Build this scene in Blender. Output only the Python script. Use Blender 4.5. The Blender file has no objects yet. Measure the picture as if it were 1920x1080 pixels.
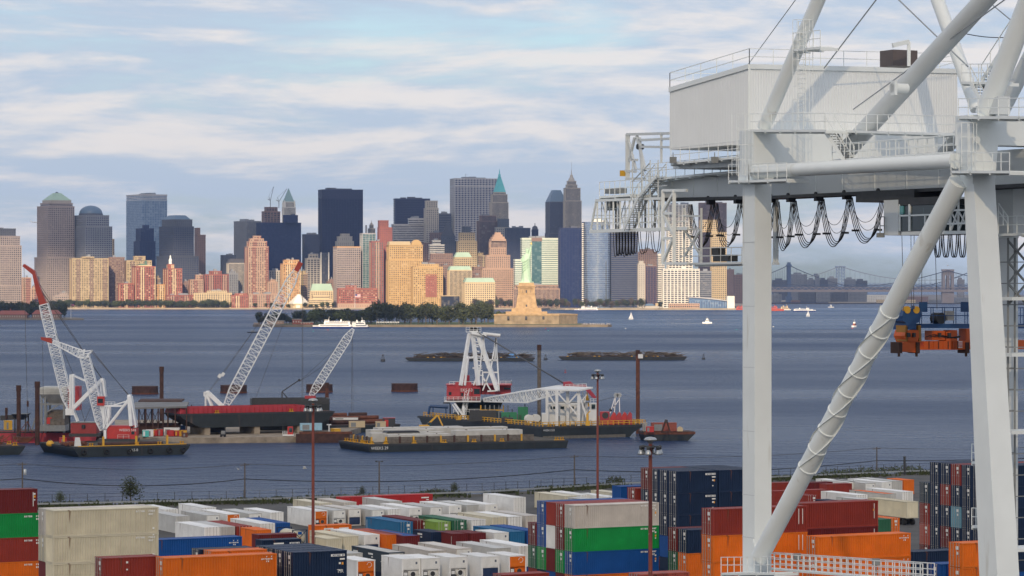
import bpy, bmesh, math, random
from mathutils import Vector, Matrix, noise
random.seed(7)
R = math.radians
SC = bpy.context.scene
COL = SC.collection
F = 5700.0      # focal length in pixels of the 1920 wide photograph
HZ = 537.0      # row of the horizon
CH = 46.0       # camera height above the water
# ------------------------------------------------------------------ camera
cam = bpy.data.cameras.new('camera')
cam.sensor_width = 36.0
cam.lens = 36.0 * F / 1920.0
cam.shift_y = -(540.0 - HZ) / 1920.0
cam.clip_start = 1.0
cam.clip_end = 90000.0
camo = bpy.data.objects.new('camera', cam)
camo.location = (0, 0, CH)
camo.rotation_euler = (R(90), 0, 0)
COL.objects.link(camo)
SC.camera = camo
# ------------------------------------------------------------------ sun, sky, exposure
SUN_EL, SUN_AZ = R(27.0), R(5.0)         # azimuth: degrees to the left of straight behind the camera
SUN_DIR = Vector((-math.sin(SUN_AZ) * math.cos(SUN_EL), -math.cos(SUN_AZ) * math.cos(SUN_EL), math.sin(SUN_EL)))
sun = bpy.data.lights.new('sun', 'SUN')
sun.energy = 3.9
sun.angle = R(0.53)
sun.color = (1.0, 0.79, 0.54)
suno = bpy.data.objects.new('sun', sun)
suno.rotation_euler = (-SUN_DIR).to_track_quat('-Z', 'Y').to_euler()
suno.location = (0, -200, 600)
COL.objects.link(suno)
SC.view_settings.view_transform = 'Standard'
SC.view_settings.look = 'None'
SC.view_settings.exposure = 0.74
SC.view_settings.gamma = 1.0
SC.view_settings.use_curve_mapping = False
SC.cycles.use_denoising = True
SC.cycles.max_bounces = 6
SC.cycles.diffuse_bounces = 3
SC.cycles.glossy_bounces = 3
SC.cycles.transparent_max_bounces = 8
SC.cycles.volume_bounces = 0
SC.cycles.caustics_reflective = False
SC.cycles.caustics_refractive = False

world = bpy.data.worlds.new('World')
SC.world = world
world.use_nodes = True
def build_world():
    nt = world.node_tree
    N, L = nt.nodes, nt.links
    N.clear()
    out = N.new('ShaderNodeOutputWorld')
    bg = N.new('ShaderNodeBackground'); bg.inputs['Strength'].default_value = 0.1
    sky = N.new('ShaderNodeTexSky'); sky.sky_type = 'NISHITA'
    sky.sun_disc = False
    sky.sun_elevation = SUN_EL
    sky.sun_rotation = math.pi + SUN_AZ
    sky.altitude = 20; sky.air_density = 1.0; sky.dust_density = 1.6; sky.ozone_density = 1.6
    tc = N.new('ShaderNodeTexCoord')
    def mapped(scale, off):
        m = N.new('ShaderNodeMapping'); m.vector_type = 'POINT'
        m.inputs['Scale'].default_value = scale
        m.inputs['Location'].default_value = off
        L.new(tc.outputs['Generated'], m.inputs['Vector'])
        return m
    def fbm(scale, off, detail, rough, sc=1.0, dist=0.0):
        m = mapped(scale, off)
        n = N.new('ShaderNodeTexNoise')
        n.inputs['Scale'].default_value = sc
        n.inputs['Detail'].default_value = detail
        n.inputs['Roughness'].default_value = rough
        n.inputs['Distortion'].default_value = dist
        L.new(m.outputs[0], n.inputs['Vector'])
        return n.outputs['Fac']
    def math_(op, a, b):
        m = N.new('ShaderNodeMath'); m.operation = op
        for i, v in enumerate((a, b)):
            if isinstance(v, (int, float)): m.inputs[i].default_value = v
            else: L.new(v, m.inputs[i])
        return m.outputs[0]
    def ramp(v, a, b, c0=0.0, c1=1.0):
        m = N.new('ShaderNodeMapRange'); m.interpolation_type = 'SMOOTHSTEP'
        m.inputs[1].default_value = a; m.inputs[2].default_value = b
        m.inputs[3].default_value = c0; m.inputs[4].default_value = c1
        L.new(v, m.inputs[0])
        return m.outputs[0]
    S = (7.0, 7.0, 44.0)
    o = (3.1, 1.7, 0.35)
    n1 = fbm(S, o, 9.0, 0.60, 1.0, 0.25)
    n1up = fbm(S, (o[0], o[1], o[2] + 0.26), 9.0, 0.60, 1.0, 0.25)
    big = fbm((3.2, 3.2, 16.0), (9.2, 4.0, 2.2), 3.0, 0.5)
    cover = math_('ADD', math_('MULTIPLY', n1, 0.68), math_('MULTIPLY', big, 0.45))
    mask = ramp(cover, 0.37, 0.57)
    lit = ramp(math_('SUBTRACT', n1, n1up), -0.07, 0.12)
    cc = N.new('ShaderNodeMix'); cc.data_type = 'RGBA'
    cc.inputs[6].default_value = (3.25, 3.8, 4.65, 1)
    cc.inputs[7].default_value = (5.45, 5.1, 4.95, 1)
    L.new(lit, cc.inputs[0])
    skyb = N.new('ShaderNodeMix'); skyb.data_type = 'RGBA'; skyb.blend_type = 'MULTIPLY'
    skyb.inputs[0].default_value = 1.0
    skyb.inputs[7].default_value = (0.77, 0.83, 0.88, 1)
    L.new(sky.outputs[0], skyb.inputs[6])
    mx = N.new('ShaderNodeMix'); mx.data_type = 'RGBA'
    L.new(math_('MULTIPLY', mask, 0.92), mx.inputs[0])
    L.new(skyb.outputs[2], mx.inputs[6]); L.new(cc.outputs[2], mx.inputs[7])
    L.new(mx.outputs[2], bg.inputs['Color'])
    L.new(bg.outputs[0], out.inputs['Surface'])
build_world()

# ------------------------------------------------------------------ helpers
def at(px, py, D): return Vector(((px - 960.0) * D / F, D, CH - (py - HZ) * D / F))
def PX(px, D): return (px - 960.0) * D / F
def PZ(py, D): return CH - (py - HZ) * D / F
def DW(py, z=0.0): return F * (CH - z) / (py - HZ)       # distance of a point of height z seen at row py
ROOTM = {}
def thing(name, label, cat, loc=(0, 0, 0), rz=0.0, group=None, kind=None):
    o = bpy.data.objects.new(name, None)
    COL.objects.link(o)
    o.empty_display_size = 0.5
    o.location = loc; o.rotation_euler = (0, 0, rz)
    o['label'] = label; o['category'] = cat
    if group: o['group'] = group
    if kind: o['kind'] = kind
    ROOTM[o.name] = Matrix.Translation(Vector(loc)) @ Matrix.Rotation(rz, 4, 'Z')
    return o
def tag(o, label=None, cat=None, group=None, kind=None):
    if label: o['label'] = label
    if cat: o['category'] = cat
    if group: o['group'] = group
    if kind: o['kind'] = kind
    return o
ZUP = Vector((0, 0, 1))
class MB:
    def __init__(s):
        s.v = []; s.f = []; s.sm = []
    def add(s, vs, fs, smooth=False):
        b = len(s.v)
        s.v.extend([Vector(q) for q in vs])
        s.f.extend([tuple(b + i for i in q) for q in fs])
        s.sm.extend([smooth] * len(fs))
        return s
    def box(s, c, size, ax=None):
        c = Vector(c); h = [q * 0.5 for q in size]
        if ax is None: ax = (Vector((1, 0, 0)), Vector((0, 1, 0)), Vector((0, 0, 1)))
        vs = []
        for i in (-1, 1):
            for j in (-1, 1):
                for k in (-1, 1):
                    vs.append(c + ax[0] * (i * h[0]) + ax[1] * (j * h[1]) + ax[2] * (k * h[2]))
        return s.add(vs, [(0, 1, 3, 2), (4, 6, 7, 5), (0, 4, 5, 1), (2, 3, 7, 6), (0, 2, 6, 4), (1, 5, 7, 3)])
    def bx(s, x0, x1, y0, y1, z0, z1):
        return s.box(((x0 + x1) / 2, (y0 + y1) / 2, (z0 + z1) / 2), (abs(x1 - x0), abs(y1 - y0), abs(z1 - z0)))
    def rbox(s, c, size, rz):
        ca, sa = math.cos(rz), math.sin(rz)
        return s.box(c, size, (Vector((ca, sa, 0)), Vector((-sa, ca, 0)), Vector((0, 0, 1))))
    def bar(s, p, q, w, h=None, up=None):
        p = Vector(p); q = Vector(q); d = q - p
        L = d.length
        if L < 1e-6: return s
        d = d / L
        up = Vector(up) if up is not None else ZUP
        side = d.cross(up)
        if side.length < 1e-3: side = d.cross(Vector((1, 0, 0)))
        side.normalize(); u2 = side.cross(d)
        return s.box((p + q) / 2, (L, w, h or w), (d, side, u2))
    def tube(s, p, q, r0, r1=None, n=8, caps=True):
        p = Vector(p); q = Vector(q); d = (q - p)
        if d.length < 1e-6: return s
        d.normalize(); r1 = r0 if r1 is None else r1
        a = d.cross(ZUP)
        if a.length < 1e-3: a = d.cross(Vector((1, 0, 0)))
        a.normalize(); b = d.cross(a)
        vs = []
        for c, r in ((p, r0), (q, r1)):
            for i in range(n):
                t = 2 * math.pi * i / n
                vs.append(c + (a * math.cos(t) + b * math.sin(t)) * r)
        s.add(vs, [(i, (i + 1) % n, n + (i + 1) % n, n + i) for i in range(n)], True)
        if caps:
            s.add(vs[:n], [tuple(range(n))[::-1]]); s.add(vs[n:], [tuple(range(n))])
        return s
    def path(s, pts, r, n=5):
        pts = [Vector(p) for p in pts]
        rings = []
        for i, p in enumerate(pts):
            d = (pts[min(i + 1, len(pts) - 1)] - pts[max(i - 1, 0)]).normalized()
            a = d.cross(Vector((0.13, 0.2, 0.97)))
            if a.length < 1e-3: a = d.cross(Vector((1, 0, 0)))
            a.normalize(); b = d.cross(a)
            rings.append([p + (a * math.cos(2 * math.pi * k / n) + b * math.sin(2 * math.pi * k / n)) * r for k in range(n)])
        return s.loft(rings, False)
    def loft(s, rings, caps=True, smooth=True):
        n = len(rings[0]); vs = [q for r in rings for q in r]; fs = []
        for j in range(len(rings) - 1):
            for i in range(n):
                fs.append((j * n + i, j * n + (i + 1) % n, (j + 1) * n + (i + 1) % n, (j + 1) * n + i))
        s.add(vs, fs, smooth)
        if caps:
            s.add(rings[0], [tuple(range(n))[::-1]]); s.add(rings[-1], [tuple(range(n))])
        return s
    def lathe(s, c, prof, n=16, caps=True, smooth=True):
        c = Vector(c)
        return s.loft([[c + Vector((r * math.cos(2 * math.pi * i / n), r * math.sin(2 * math.pi * i / n), z)) for i in range(n)] for r, z in prof], caps, smooth)
    def prism(s, pts, vec):
        pts = [Vector(p) for p in pts]; vec = Vector(vec); n = len(pts)
        vs = pts + [p + vec for p in pts]
        return s.add(vs, [tuple(range(n))[::-1], tuple(range(n, 2 * n))] + [(i, (i + 1) % n, n + (i + 1) % n, n + i) for i in range(n)])
    def hip(s, x0, x1, y0, y1, z0, z1, k=0.0, kx=None):
        kx = k if kx is None else kx
        mx, my = (x0 + x1) / 2, (y0 + y1) / 2
        a = [(x0, y0, z0), (x1, y0, z0), (x1, y1, z0), (x0, y1, z0)]
        b = [(mx + (p[0] - mx) * kx, my + (p[1] - my) * k, z1) for p in a]
        return s.add(a + b, [(3, 2, 1, 0), (4, 5, 6, 7)] + [(i, (i + 1) % 4, 4 + (i + 1) % 4, 4 + i) for i in range(4)])
    def build(s, name, m, parent=None, world=False):
        me = bpy.data.meshes.new(name)
        vs = s.v
        if parent is not None and world:
            inv = ROOTM[parent.name].inverted()
            vs = [inv @ q for q in vs]
        me.from_pydata([tuple(q) for q in vs], [], s.f)
        if any(s.sm): me.polygons.foreach_set('use_smooth', s.sm)
        bm = bmesh.new(); bm.from_mesh(me)
        bmesh.ops.recalc_face_normals(bm, faces=bm.faces[:])
        bm.to_mesh(me); bm.free()
        if m is not None: me.materials.append(m)
        o = bpy.data.objects.new(name, me)
        COL.objects.link(o)
        if parent is not None: o.parent = parent
        return o
def struct(name, mb, m):
    o = mb.build(name, m); o['kind'] = 'structure'
    return o
def inst(name, me, parent, m=None, loc=(0, 0, 0), rz=0.0):
    o = bpy.data.objects.new(name, me); COL.objects.link(o)
    o.parent = parent; o.location = loc; o.rotation_euler = (0, 0, rz)
    if m is not None:
        o.material_slots[0].link = 'OBJECT'; o.material_slots[0].material = m
    return o
def copy_tree(o, parent=None):
    c = o.copy(); COL.objects.link(c)
    if parent is not None: c.parent = parent
    for ch in list(o.children): copy_tree(ch, c)
    return c
def text(s, size, m, parent, loc, rot, name='lettering', align='CENTER', depth=0.0):
    cu = bpy.data.curves.new(name, 'FONT'); cu.body = s; cu.size = size; cu.align_x = align; cu.align_y = 'CENTER'; cu.extrude = depth
    t = bpy.data.objects.new(name, cu)
    me = bpy.data.meshes.new_from_object(t)
    bpy.data.objects.remove(t); bpy.data.curves.remove(cu)
    me.materials.clear(); me.materials.append(m)
    o = bpy.data.objects.new(name, me); COL.objects.link(o)
    if parent is not None: o.parent = parent
    o.location = loc; o.rotation_euler = rot
    return o
def lattice(mb, p, q, w0, w1, h0=None, h1=None, n=12, r=0.12, rd=0.06, side=None, wm=None, ends=0.12):
    """four-chord lattice boom from p to q; tapers to w0 and w1 at its ends"""
    p = Vector(p); q = Vector(q); d = (q - p).normalized()
    sd = Vector(side) if side is not None else d.cross(ZUP)
    sd.normalize(); up = sd.cross(d).normalized()
    h0 = h0 or w0; h1 = h1 or w1
    st = []
    for i in range(n + 1):
        t = i / n
        if wm is None: w = w0 + (w1 - w0) * t; h = h0 + (h1 - h0) * t
        else:
            k = min(1, t / ends, (1 - t) / ends) if ends > 0 else 1
            e = w0 if t < 0.5 else w1
            w = e + (wm - e) * k; h = w
        c = p.lerp(q, t)
        st.append([c + sd * (a * w / 2) + up * (b * h / 2) for a, b in ((-1, -1), (1, -1), (1, 1), (-1, 1))])
    for i in range(n):
        for k in range(4):
            mb.bar(st[i][k], st[i + 1][k], r)
            a, b = (k, (k + 1) % 4) if i % 2 else ((k + 1) % 4, k)
            mb.bar(st[i][a], st[i + 1][b], rd)
            mb.bar(st[i][k], st[i][(k + 1) % 4], rd)
    for k in range(4): mb.bar(st[n][k], st[n][(k + 1) % 4], r)
    return mb
def railing(mb, pts, h=1.1, r=0.025, step=1.6, rails=2, closed=False, up=ZUP):
    pts = [Vector(p) for p in pts]
    if closed: pts = pts + [pts[0]]
    for a, b in zip(pts[:-1], pts[1:]):
        for k in range(rails):
            z = h * (k + 1) / rails
            mb.bar(a + up * z, b + up * z, r * 2)
        m = max(1, int(round((b - a).length / step)))
        for i in range(m + 1):
            c = a.lerp(b, i / m)
            mb.bar(c, c + up * h, r * 2.2)
    return mb
def sag(a, b, drop, n=10):
    a = Vector(a); b = Vector(b)
    return [a.lerp(b, i / n) - ZUP * (drop * 4 * (i / n) * (1 - i / n)) for i in range(n + 1)]

# ------------------------------------------------------------------ materials
MATS = {}
def mat(name, col, rough=0.6, metal=0.0, var=0.12, scale=1.5, bump=0.0, bscale=8.0, rust=0.0, rcol=(0.16, 0.06, 0.025), rscale=0.6, streak=False, rnd=0.0, spec=0.5, trans=0.0):
    if name in MATS: return MATS[name]
    m = bpy.data.materials.new(name); m.use_nodes = True
    nt = m.node_tree; N, L = nt.nodes, nt.links
    bs = N['Principled BSDF']
    bs.inputs['Roughness'].default_value = rough
    bs.inputs['Metallic'].default_value = metal
    bs.inputs['Specular IOR Level'].default_value = spec
    tc = N.new('ShaderNodeTexCoord')
    def noise_(sc, det=4.0, stretch=None):
        n = N.new('ShaderNodeTexNoise'); n.inputs['Scale'].default_value = sc; n.inputs['Detail'].default_value = det
        if stretch:
            mp = N.new('ShaderNodeMapping'); mp.inputs['Scale'].default_value = stretch
            L.new(tc.outputs['Object'], mp.inputs['Vector']); L.new(mp.outputs[0], n.inputs['Vector'])
        else: L.new(tc.outputs['Object'], n.inputs['Vector'])
        return n.outputs['Fac']
    hs = N.new('ShaderNodeHueSaturation')
    hs.inputs['Color'].default_value = (*col, 1)
    mr = N.new('ShaderNodeMapRange'); mr.inputs[1].default_value = 0.25; mr.inputs[2].default_value = 0.75
    mr.inputs[3].default_value = 1 - var; mr.inputs[4].default_value = 1 + var
    L.new(noise_(scale), mr.inputs[0])
    val = mr.outputs[0]
    if rnd > 0:
        oi = N.new('ShaderNodeObjectInfo')
        m2 = N.new('ShaderNodeMapRange'); m2.inputs[3].default_value = 1 - rnd; m2.inputs[4].default_value = 1 + rnd
        L.new(oi.outputs['Random'], m2.inputs[0])
        mu = N.new('ShaderNodeMath'); mu.operation = 'MULTIPLY'
        L.new(val, mu.inputs[0]); L.new(m2.outputs[0], mu.inputs[1]); val = mu.outputs[0]
    L.new(val, hs.inputs['Value'])
    colout = hs.outputs[0]
    if rust > 0:
        rn = noise_(rscale, 7.0, (1, 1, 0.12) if streak else None)
        rr = N.new('ShaderNodeMapRange'); rr.inputs[1].default_value = 0.70 - rust * 0.3; rr.inputs[2].default_value = 0.80 - rust * 0.2
        L.new(rn, rr.inputs[0])
        mx = N.new('ShaderNodeMix'); mx.data_type = 'RGBA'
        L.new(rr.outputs[0], mx.inputs[0]); L.new(colout, mx.inputs[6]); mx.inputs[7].default_value = (*rcol, 1)
        colout = mx.outputs[2]
    L.new(colout, bs.inputs['Base Color'])
    if bump > 0:
        b = N.new('ShaderNodeBump'); b.inputs['Strength'].default_value = bump; b.inputs['Distance'].default_value = 0.1
        L.new(noise_(bscale, 5.0), b.inputs['Height']); L.new(b.outputs[0], bs.inputs['Normal'])
    if trans > 0:
        tr = N.new('ShaderNodeBsdfTranslucent'); L.new(colout, tr.inputs['Color'])
        ms = N.new('ShaderNodeMixShader'); ms.inputs[0].default_value = trans
        L.new(bs.outputs[0], ms.inputs[1]); L.new(tr.outputs[0], ms.inputs[2])
        L.new(ms.outputs[0], N['Material Output'].inputs['Surface'])
    MATS[name] = m
    return m
def glass_mat(name, dark, light, cell=(3.0, 3.0, 3.8), rough=0.12, share=0.35, spec=0.6, metal=0.0):
    """window glass seen from afar: each pane of the grid has its own tint, as blinds and rooms differ"""
    if name in MATS: return MATS[name]
    m = bpy.data.materials.new(name); m.use_nodes = True
    nt = m.node_tree; N, L = nt.nodes, nt.links
    bs = N['Principled BSDF']; bs.inputs['Roughness'].default_value = rough; bs.inputs['Specular IOR Level'].default_value = spec
    bs.inputs['Metallic'].default_value = metal
    tc = N.new('ShaderNodeTexCoord')
    dv = N.new('ShaderNodeVectorMath'); dv.operation = 'DIVIDE'; dv.inputs[1].default_value = cell
    fl = N.new('ShaderNodeVectorMath'); fl.operation = 'FLOOR'
    wn = N.new('ShaderNodeTexWhiteNoise'); wn.noise_dimensions = '3D'
    L.new(tc.outputs['Object'], dv.inputs[0]); L.new(dv.outputs[0], fl.inputs[0]); L.new(fl.outputs[0], wn.inputs['Vector'])
    mr = N.new('ShaderNodeMapRange'); mr.inputs[1].default_value = 1 - share; mr.inputs[2].default_value = 1.0
    L.new(wn.outputs['Value'], mr.inputs[0])
    mx = N.new('ShaderNodeMix'); mx.data_type = 'RGBA'
    mx.inputs[6].default_value = (*dark, 1); mx.inputs[7].default_value = (*light, 1)
    L.new(mr.outputs[0], mx.inputs[0]); L.new(mx.outputs[2], bs.inputs['Base Color'])
    MATS[name] = m
    return m
def water_mat():
    m = bpy.data.materials.new('harbour_water'); m.use_nodes = True
    nt = m.node_tree; N, L = nt.nodes, nt.links
    bs = N['Principled BSDF']
    bs.inputs['IOR'].default_value = 1.33
    bs.inputs['Specular IOR Level'].default_value = 0.25
    geo = N.new('ShaderNodeNewGeometry')
    def ns(stretch, sc, det, rg=0.55):
        mp = N.new('ShaderNodeMapping'); mp.inputs['Scale'].default_value = stretch
        mp.inputs['Rotation'].default_value = (0, 0, R(12))
        L.new(geo.outputs['Position'], mp.inputs['Vector'])
        n = N.new('ShaderNodeTexNoise'); n.inputs['Scale'].default_value = sc; n.inputs['Detail'].default_value = det; n.inputs['Roughness'].default_value = rg
        L.new(mp.outputs[0], n.inputs['Vector'])
        return n.outputs['Fac']
    lanes = ns((0.35, 1.0, 1), 0.0035, 4.0)
    rp = N.new('ShaderNodeMapRange'); rp.inputs[1].default_value = 0.3; rp.inputs[2].default_value = 0.7
    rp.inputs[3].default_value = 0.20; rp.inputs[4].default_value = 0.45
    L.new(lanes, rp.inputs[0]); L.new(rp.outputs[0], bs.inputs['Roughness'])
    cm = N.new('ShaderNodeMix'); cm.data_type = 'RGBA'
    cm.inputs[6].default_value = (0.013, 0.043, 0.122, 1); cm.inputs[7].default_value = (0.030, 0.066, 0.148, 1)
    L.new(lanes, cm.inputs[0]); L.new(cm.outputs[2], bs.inputs['Base Color'])
    w1 = ns((0.34, 1, 1), 0.15, 5.0, 0.60)
    w2 = ns((0.6, 1, 1), 0.55, 4.0, 0.6)
    ad = N.new('ShaderNodeMath'); ad.operation = 'MULTIPLY_ADD'; ad.inputs[1].default_value = 0.5
    L.new(w2, ad.inputs[0]); L.new(w1, ad.inputs[2])
    b = N.new('ShaderNodeBump'); b.inputs['Strength'].default_value = 1.0; b.inputs['Distance'].default_value = 6.5
    L.new(ad.outputs[0], b.inputs['Height']); L.new(b.outputs[0], bs.inputs['Normal'])
    return m
WHITE = mat('white_paint', (0.74, 0.75, 0.74), 0.45, var=0.05, scale=0.5)
CRANEW = mat('crane_white_paint', (0.83, 0.865, 0.85), 0.4, var=0.05, scale=0.35, rust=0.16, rcol=(0.58, 0.56, 0.49), rscale=0.9, streak=True)
BOOMW = mat('boom_white_paint', (0.84, 0.86, 0.87), 0.5, var=0.08, scale=0.6)
REDP = mat('red_paint', (0.42, 0.035, 0.045), 0.5, var=0.15, scale=0.6)
RED2 = mat('bright_red_paint', (0.5, 0.03, 0.025), 0.45, var=0.12, scale=0.8)
YEL = mat('yellow_paint', (0.68, 0.37, 0.03), 0.5, var=0.15, scale=1.0)
ORG = mat('orange_steel_paint', (0.58, 0.10, 0.012), 0.45, var=0.12, scale=0.7, rust=0.06, rscale=1.2)
BLUEP = mat('blue_steel_paint', (0.018, 0.07, 0.20), 0.4, var=0.1, scale=0.7)
GREENP = mat('green_paint', (0.02, 0.2, 0.09), 0.5)
TURQ = mat('turquoise_plastic', (0.08, 0.5, 0.45), 0.5)
BLK = mat('black_hull_paint', (0.016, 0.022, 0.024), 0.5, var=0.35, scale=0.4, rust=0.26, rscale=0.45, rcol=(0.09, 0.06, 0.045), streak=True)
DKGREY = mat('dark_steel', (0.035, 0.037, 0.04), 0.5, var=0.25)
GREYS = mat('grey_steel', (0.22, 0.23, 0.23), 0.5, var=0.15)
GALV = mat('galvanised_steel', (0.42, 0.44, 0.45), 0.35, metal=0.6, var=0.1)
CABLE = mat('black_cable', (0.012, 0.012, 0.014), 0.5, var=0.1)
WIRE = mat('steel_wire_rope', (0.06, 0.06, 0.065), 0.5, var=0.1)
RUST = mat('rusty_steel', (0.14, 0.05, 0.028), 0.85, var=0.45, scale=0.9, bump=0.3)
RUSTD = mat('dark_rusty_steel', (0.065, 0.03, 0.022), 0.85, var=0.45, scale=0.7, bump=0.3)
RMAST = mat('rust_red_mast_paint', (0.2, 0.045, 0.03), 0.55, var=0.25, scale=0.8, rust=0.06, rcol=(0.4, 0.33, 0.3), rscale=2.0)
TIMBER = mat('weathered_timber', (0.14, 0.12, 0.1), 0.9, var=0.4, scale=1.2, bump=0.3)
BROWNW = mat('driftwood', (0.12, 0.095, 0.07), 0.9, var=0.5, scale=0.4, rnd=0.4)
CONC = mat('pale_concrete', (0.50, 0.49, 0.46), 0.85, var=0.18, scale=0.5, bump=0.15)
CONCD = mat('stained_concrete', (0.30, 0.25, 0.19), 0.9, var=0.4, scale=0.35, bump=0.3, rust=0.12, rcol=(0.1, 0.08, 0.06))
ASPH = mat('yard_asphalt', (0.075, 0.073, 0.07), 0.9, var=0.3, scale=0.15, rust=0.1, rcol=(0.13, 0.12, 0.11), rscale=0.08)
EARTH = mat('dirt_and_stone', (0.075, 0.066, 0.05), 0.95, var=0.4, scale=0.2, bump=0.5)
GRASSM = mat('mown_grass', (0.06, 0.09, 0.03), 0.95, var=0.3, scale=0.1)
TYRE = mat('tyre_rubber', (0.012, 0.012, 0.012), 0.8)
WOOD = mat('grey_pole_wood', (0.12, 0.1, 0.085), 0.9, var=0.3, scale=3)
LEAF = mat('dark_leaves', (0.055, 0.066, 0.028), 0.8, var=0.45, scale=0.35, rnd=0.3, trans=0.25)
LEAF2 = mat('olive_leaves', (0.075, 0.092, 0.030), 0.8, var=0.4, scale=0.35, rnd=0.3, trans=0.25)
LEAF3 = mat('brown_leaves', (0.10, 0.078, 0.05), 0.8, var=0.4, scale=0.35, rnd=0.25, trans=0.25)
BARK = mat('bark', (0.1, 0.085, 0.065), 0.9)
GLASSD = glass_mat('dark_cab_glass', (0.02, 0.035, 0.04), (0.05, 0.09, 0.1), (1, 1, 1), 0.08)
TEAL = mat('teal_tinted_glass', (0.1, 0.32, 0.33), 0.1, var=0.02)
# ------------------------------------------------------------------ water, land, clouds
mb = MB(); mb.add([(-14000, -2500, 0), (14000, -2500, 0), (14000, 40000, 0), (-14000, 40000, 0)], [(0, 1, 2, 3)])
struct('water', mb, water_mat())
def slab(name, pts, z, m, zb=-2.0, bank=0.0):
    mb = MB(); n = len(pts)
    c = Vector((sum(p[0] for p in pts) / n, sum(p[1] for p in pts) / n, 0))
    top = [Vector((p[0], p[1], z)) for p in pts]
    bot = []
    for p in pts:
        d = (Vector((p[0], p[1], 0)) - c).normalized() * bank
        bot.append(Vector((p[0] + d.x, p[1] + d.y, zb)))
    mb.add(top, [tuple(range(n))])
    mb.add(top + bot, [(i, n + i, n + (i + 1) % n, (i + 1) % n) for i in range(n)])
    return struct(name, mb, m)
GZ = 4.2
SHORE = [(-400, 560), (-97, 576), (-52, 590), (-6, 612), (25, 640), (88, 680), (210, 720), (420, 780)]
slab('container_yard', [(-400, 50), (420, 50)] + SHORE[::-1], GZ, ASPH, -1.5)
mb = MB()
for (a, b) in zip(SHORE[:-1], SHORE[1:]):
    n = 14
    for i in range(n):
        p = Vector((a[0] + (b[0] - a[0]) * i / n, a[1] + (b[1] - a[1]) * i / n, 0)); q = Vector((a[0] + (b[0] - a[0]) * (i + 1) / n, a[1] + (b[1] - a[1]) * (i + 1) / n, 0))
        z = GZ + 0.03
        mb.add([(p.x, p.y - 7, z), (q.x, q.y - 7, z), (q.x, q.y + 1, z - 0.05), (p.x, p.y + 1, z - 0.05), (q.x, q.y + 9, -1.2), (p.x, p.y + 9, -1.2)], [(0, 1, 2, 3), (3, 2, 4, 5)])
struct('shore_bank', mb, EARTH)
ROCKW = mat('seawall_stone', (0.32, 0.27, 0.20), 0.9, var=0.25, scale=0.05)
slab('city_waterfront', [(-2600, 6080), (PX(980, 6080), 6080), (PX(1060, 5950), 5950), (PX(1380, 5950), 5950), (470, 6500), (900, 9500), (-2600, 9500)], 3.0, ROCKW)
slab('far_shore', [(520, 7950), (1250, 7930), (2600, 7900), (5200, 16000), (900, 16000), (700, 9000)], 2.5, EARTH)
BLOB = mat('cloud_vapour', (0.93, 0.93, 0.95), 1.0, var=0.0, trans=0.55, spec=0.0)
def thin(m, k):
    N, L = m.node_tree.nodes, m.node_tree.links
    src = N['Material Output'].inputs['Surface'].links[0].from_socket
    tp = N.new('ShaderNodeBsdfTransparent'); ms = N.new('ShaderNodeMixShader'); ms.inputs[0].default_value = k
    L.new(src, ms.inputs[1]); L.new(tp.outputs[0], ms.inputs[2]); L.new(ms.outputs[0], N['Material Output'].inputs['Surface'])
thin(BLOB, 0.39)       # a thin cloud: part of the sunlight comes straight through
def cloud(cx, cy, cz, rx, ry, rz, seed):
    bm = bmesh.new(); bmesh.ops.create_icosphere(bm, subdivisions=5, radius=1.0)
    for v in bm.verts:
        n = noise.fractal(v.co * 2.2 + Vector((seed, 0, 0)), 1.0, 2.0, 5)
        v.co *= 1.0 + 0.28 * n
        v.co = Vector((v.co.x * rx, v.co.y * ry, v.co.z * rz * (0.35 if v.co.z < 0 else 1.0)))
    me = bpy.data.meshes.new('cloud'); bm.to_mesh(me); bm.free()
    for p in me.polygons: p.use_smooth = True
    me.materials.append(BLOB)
    o = bpy.data.objects.new('cloud', me); COL.objects.link(o); o.location = (cx, cy, cz)
    o['kind'] = 'structure'
    return o
CB = 4000.0
OFF = Vector((SUN_DIR.x, SUN_DIR.y, 0)) * (CB / SUN_DIR.z)
cloud(0 + OFF.x, 800 + OFF.y, CB, 1300, 2150, 300, 3.0)           # shades the yard, the crane and the moorings
cloud(0 + OFF.x, 8150 + OFF.y, CB, 2600, 1500, 300, 11.0)      # shades the rear of the city
cloud(-500 + OFF.x, 3880 + OFF.y, CB, 400, 640, 200, 5.0)          # shades the grove and the small left island

# ------------------------------------------------------------------ the city
def wallm(name, col, rough=0.8, var=0.10, metal=0.0): return mat('facade_' + name, col, rough, metal, var=var, scale=0.03)
W_ = dict(
    tan=wallm('tan', (0.42, 0.33, 0.20)), gold=wallm('gold', (0.48, 0.32, 0.14)), brick=wallm('brick', (0.31, 0.105, 0.075)),
    brown=wallm('brown', (0.22, 0.145, 0.12)), redbrick=wallm('redbrick', (0.26, 0.09, 0.07)), pink=wallm('pink', (0.40, 0.27, 0.20)), cream=wallm('cream', (0.58, 0.46, 0.29)),
    stone=wallm('stone', (0.40, 0.37, 0.33)), grey=wallm('grey', (0.22, 0.235, 0.265)), dgrey=wallm('dgrey', (0.085, 0.095, 0.12)),
    white=wallm('white', (0.70, 0.68, 0.63)), black=wallm('black', (0.003, 0.008, 0.045), 0.6), navy=wallm('navy', (0.006, 0.015, 0.07), 0.5),
    blue=wallm('blue', (0.22, 0.30, 0.42), 0.4), granite=wallm('granite', (0.33, 0.28, 0.265)), orange=wallm('orange', (0.50, 0.29, 0.13)),
    paleg=wallm('pale_green', (0.56, 0.62, 0.54)), steel=wallm('steel', (0.42, 0.42, 0.44), 0.45), slate=wallm('slate', (0.10, 0.11, 0.13)))
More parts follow.
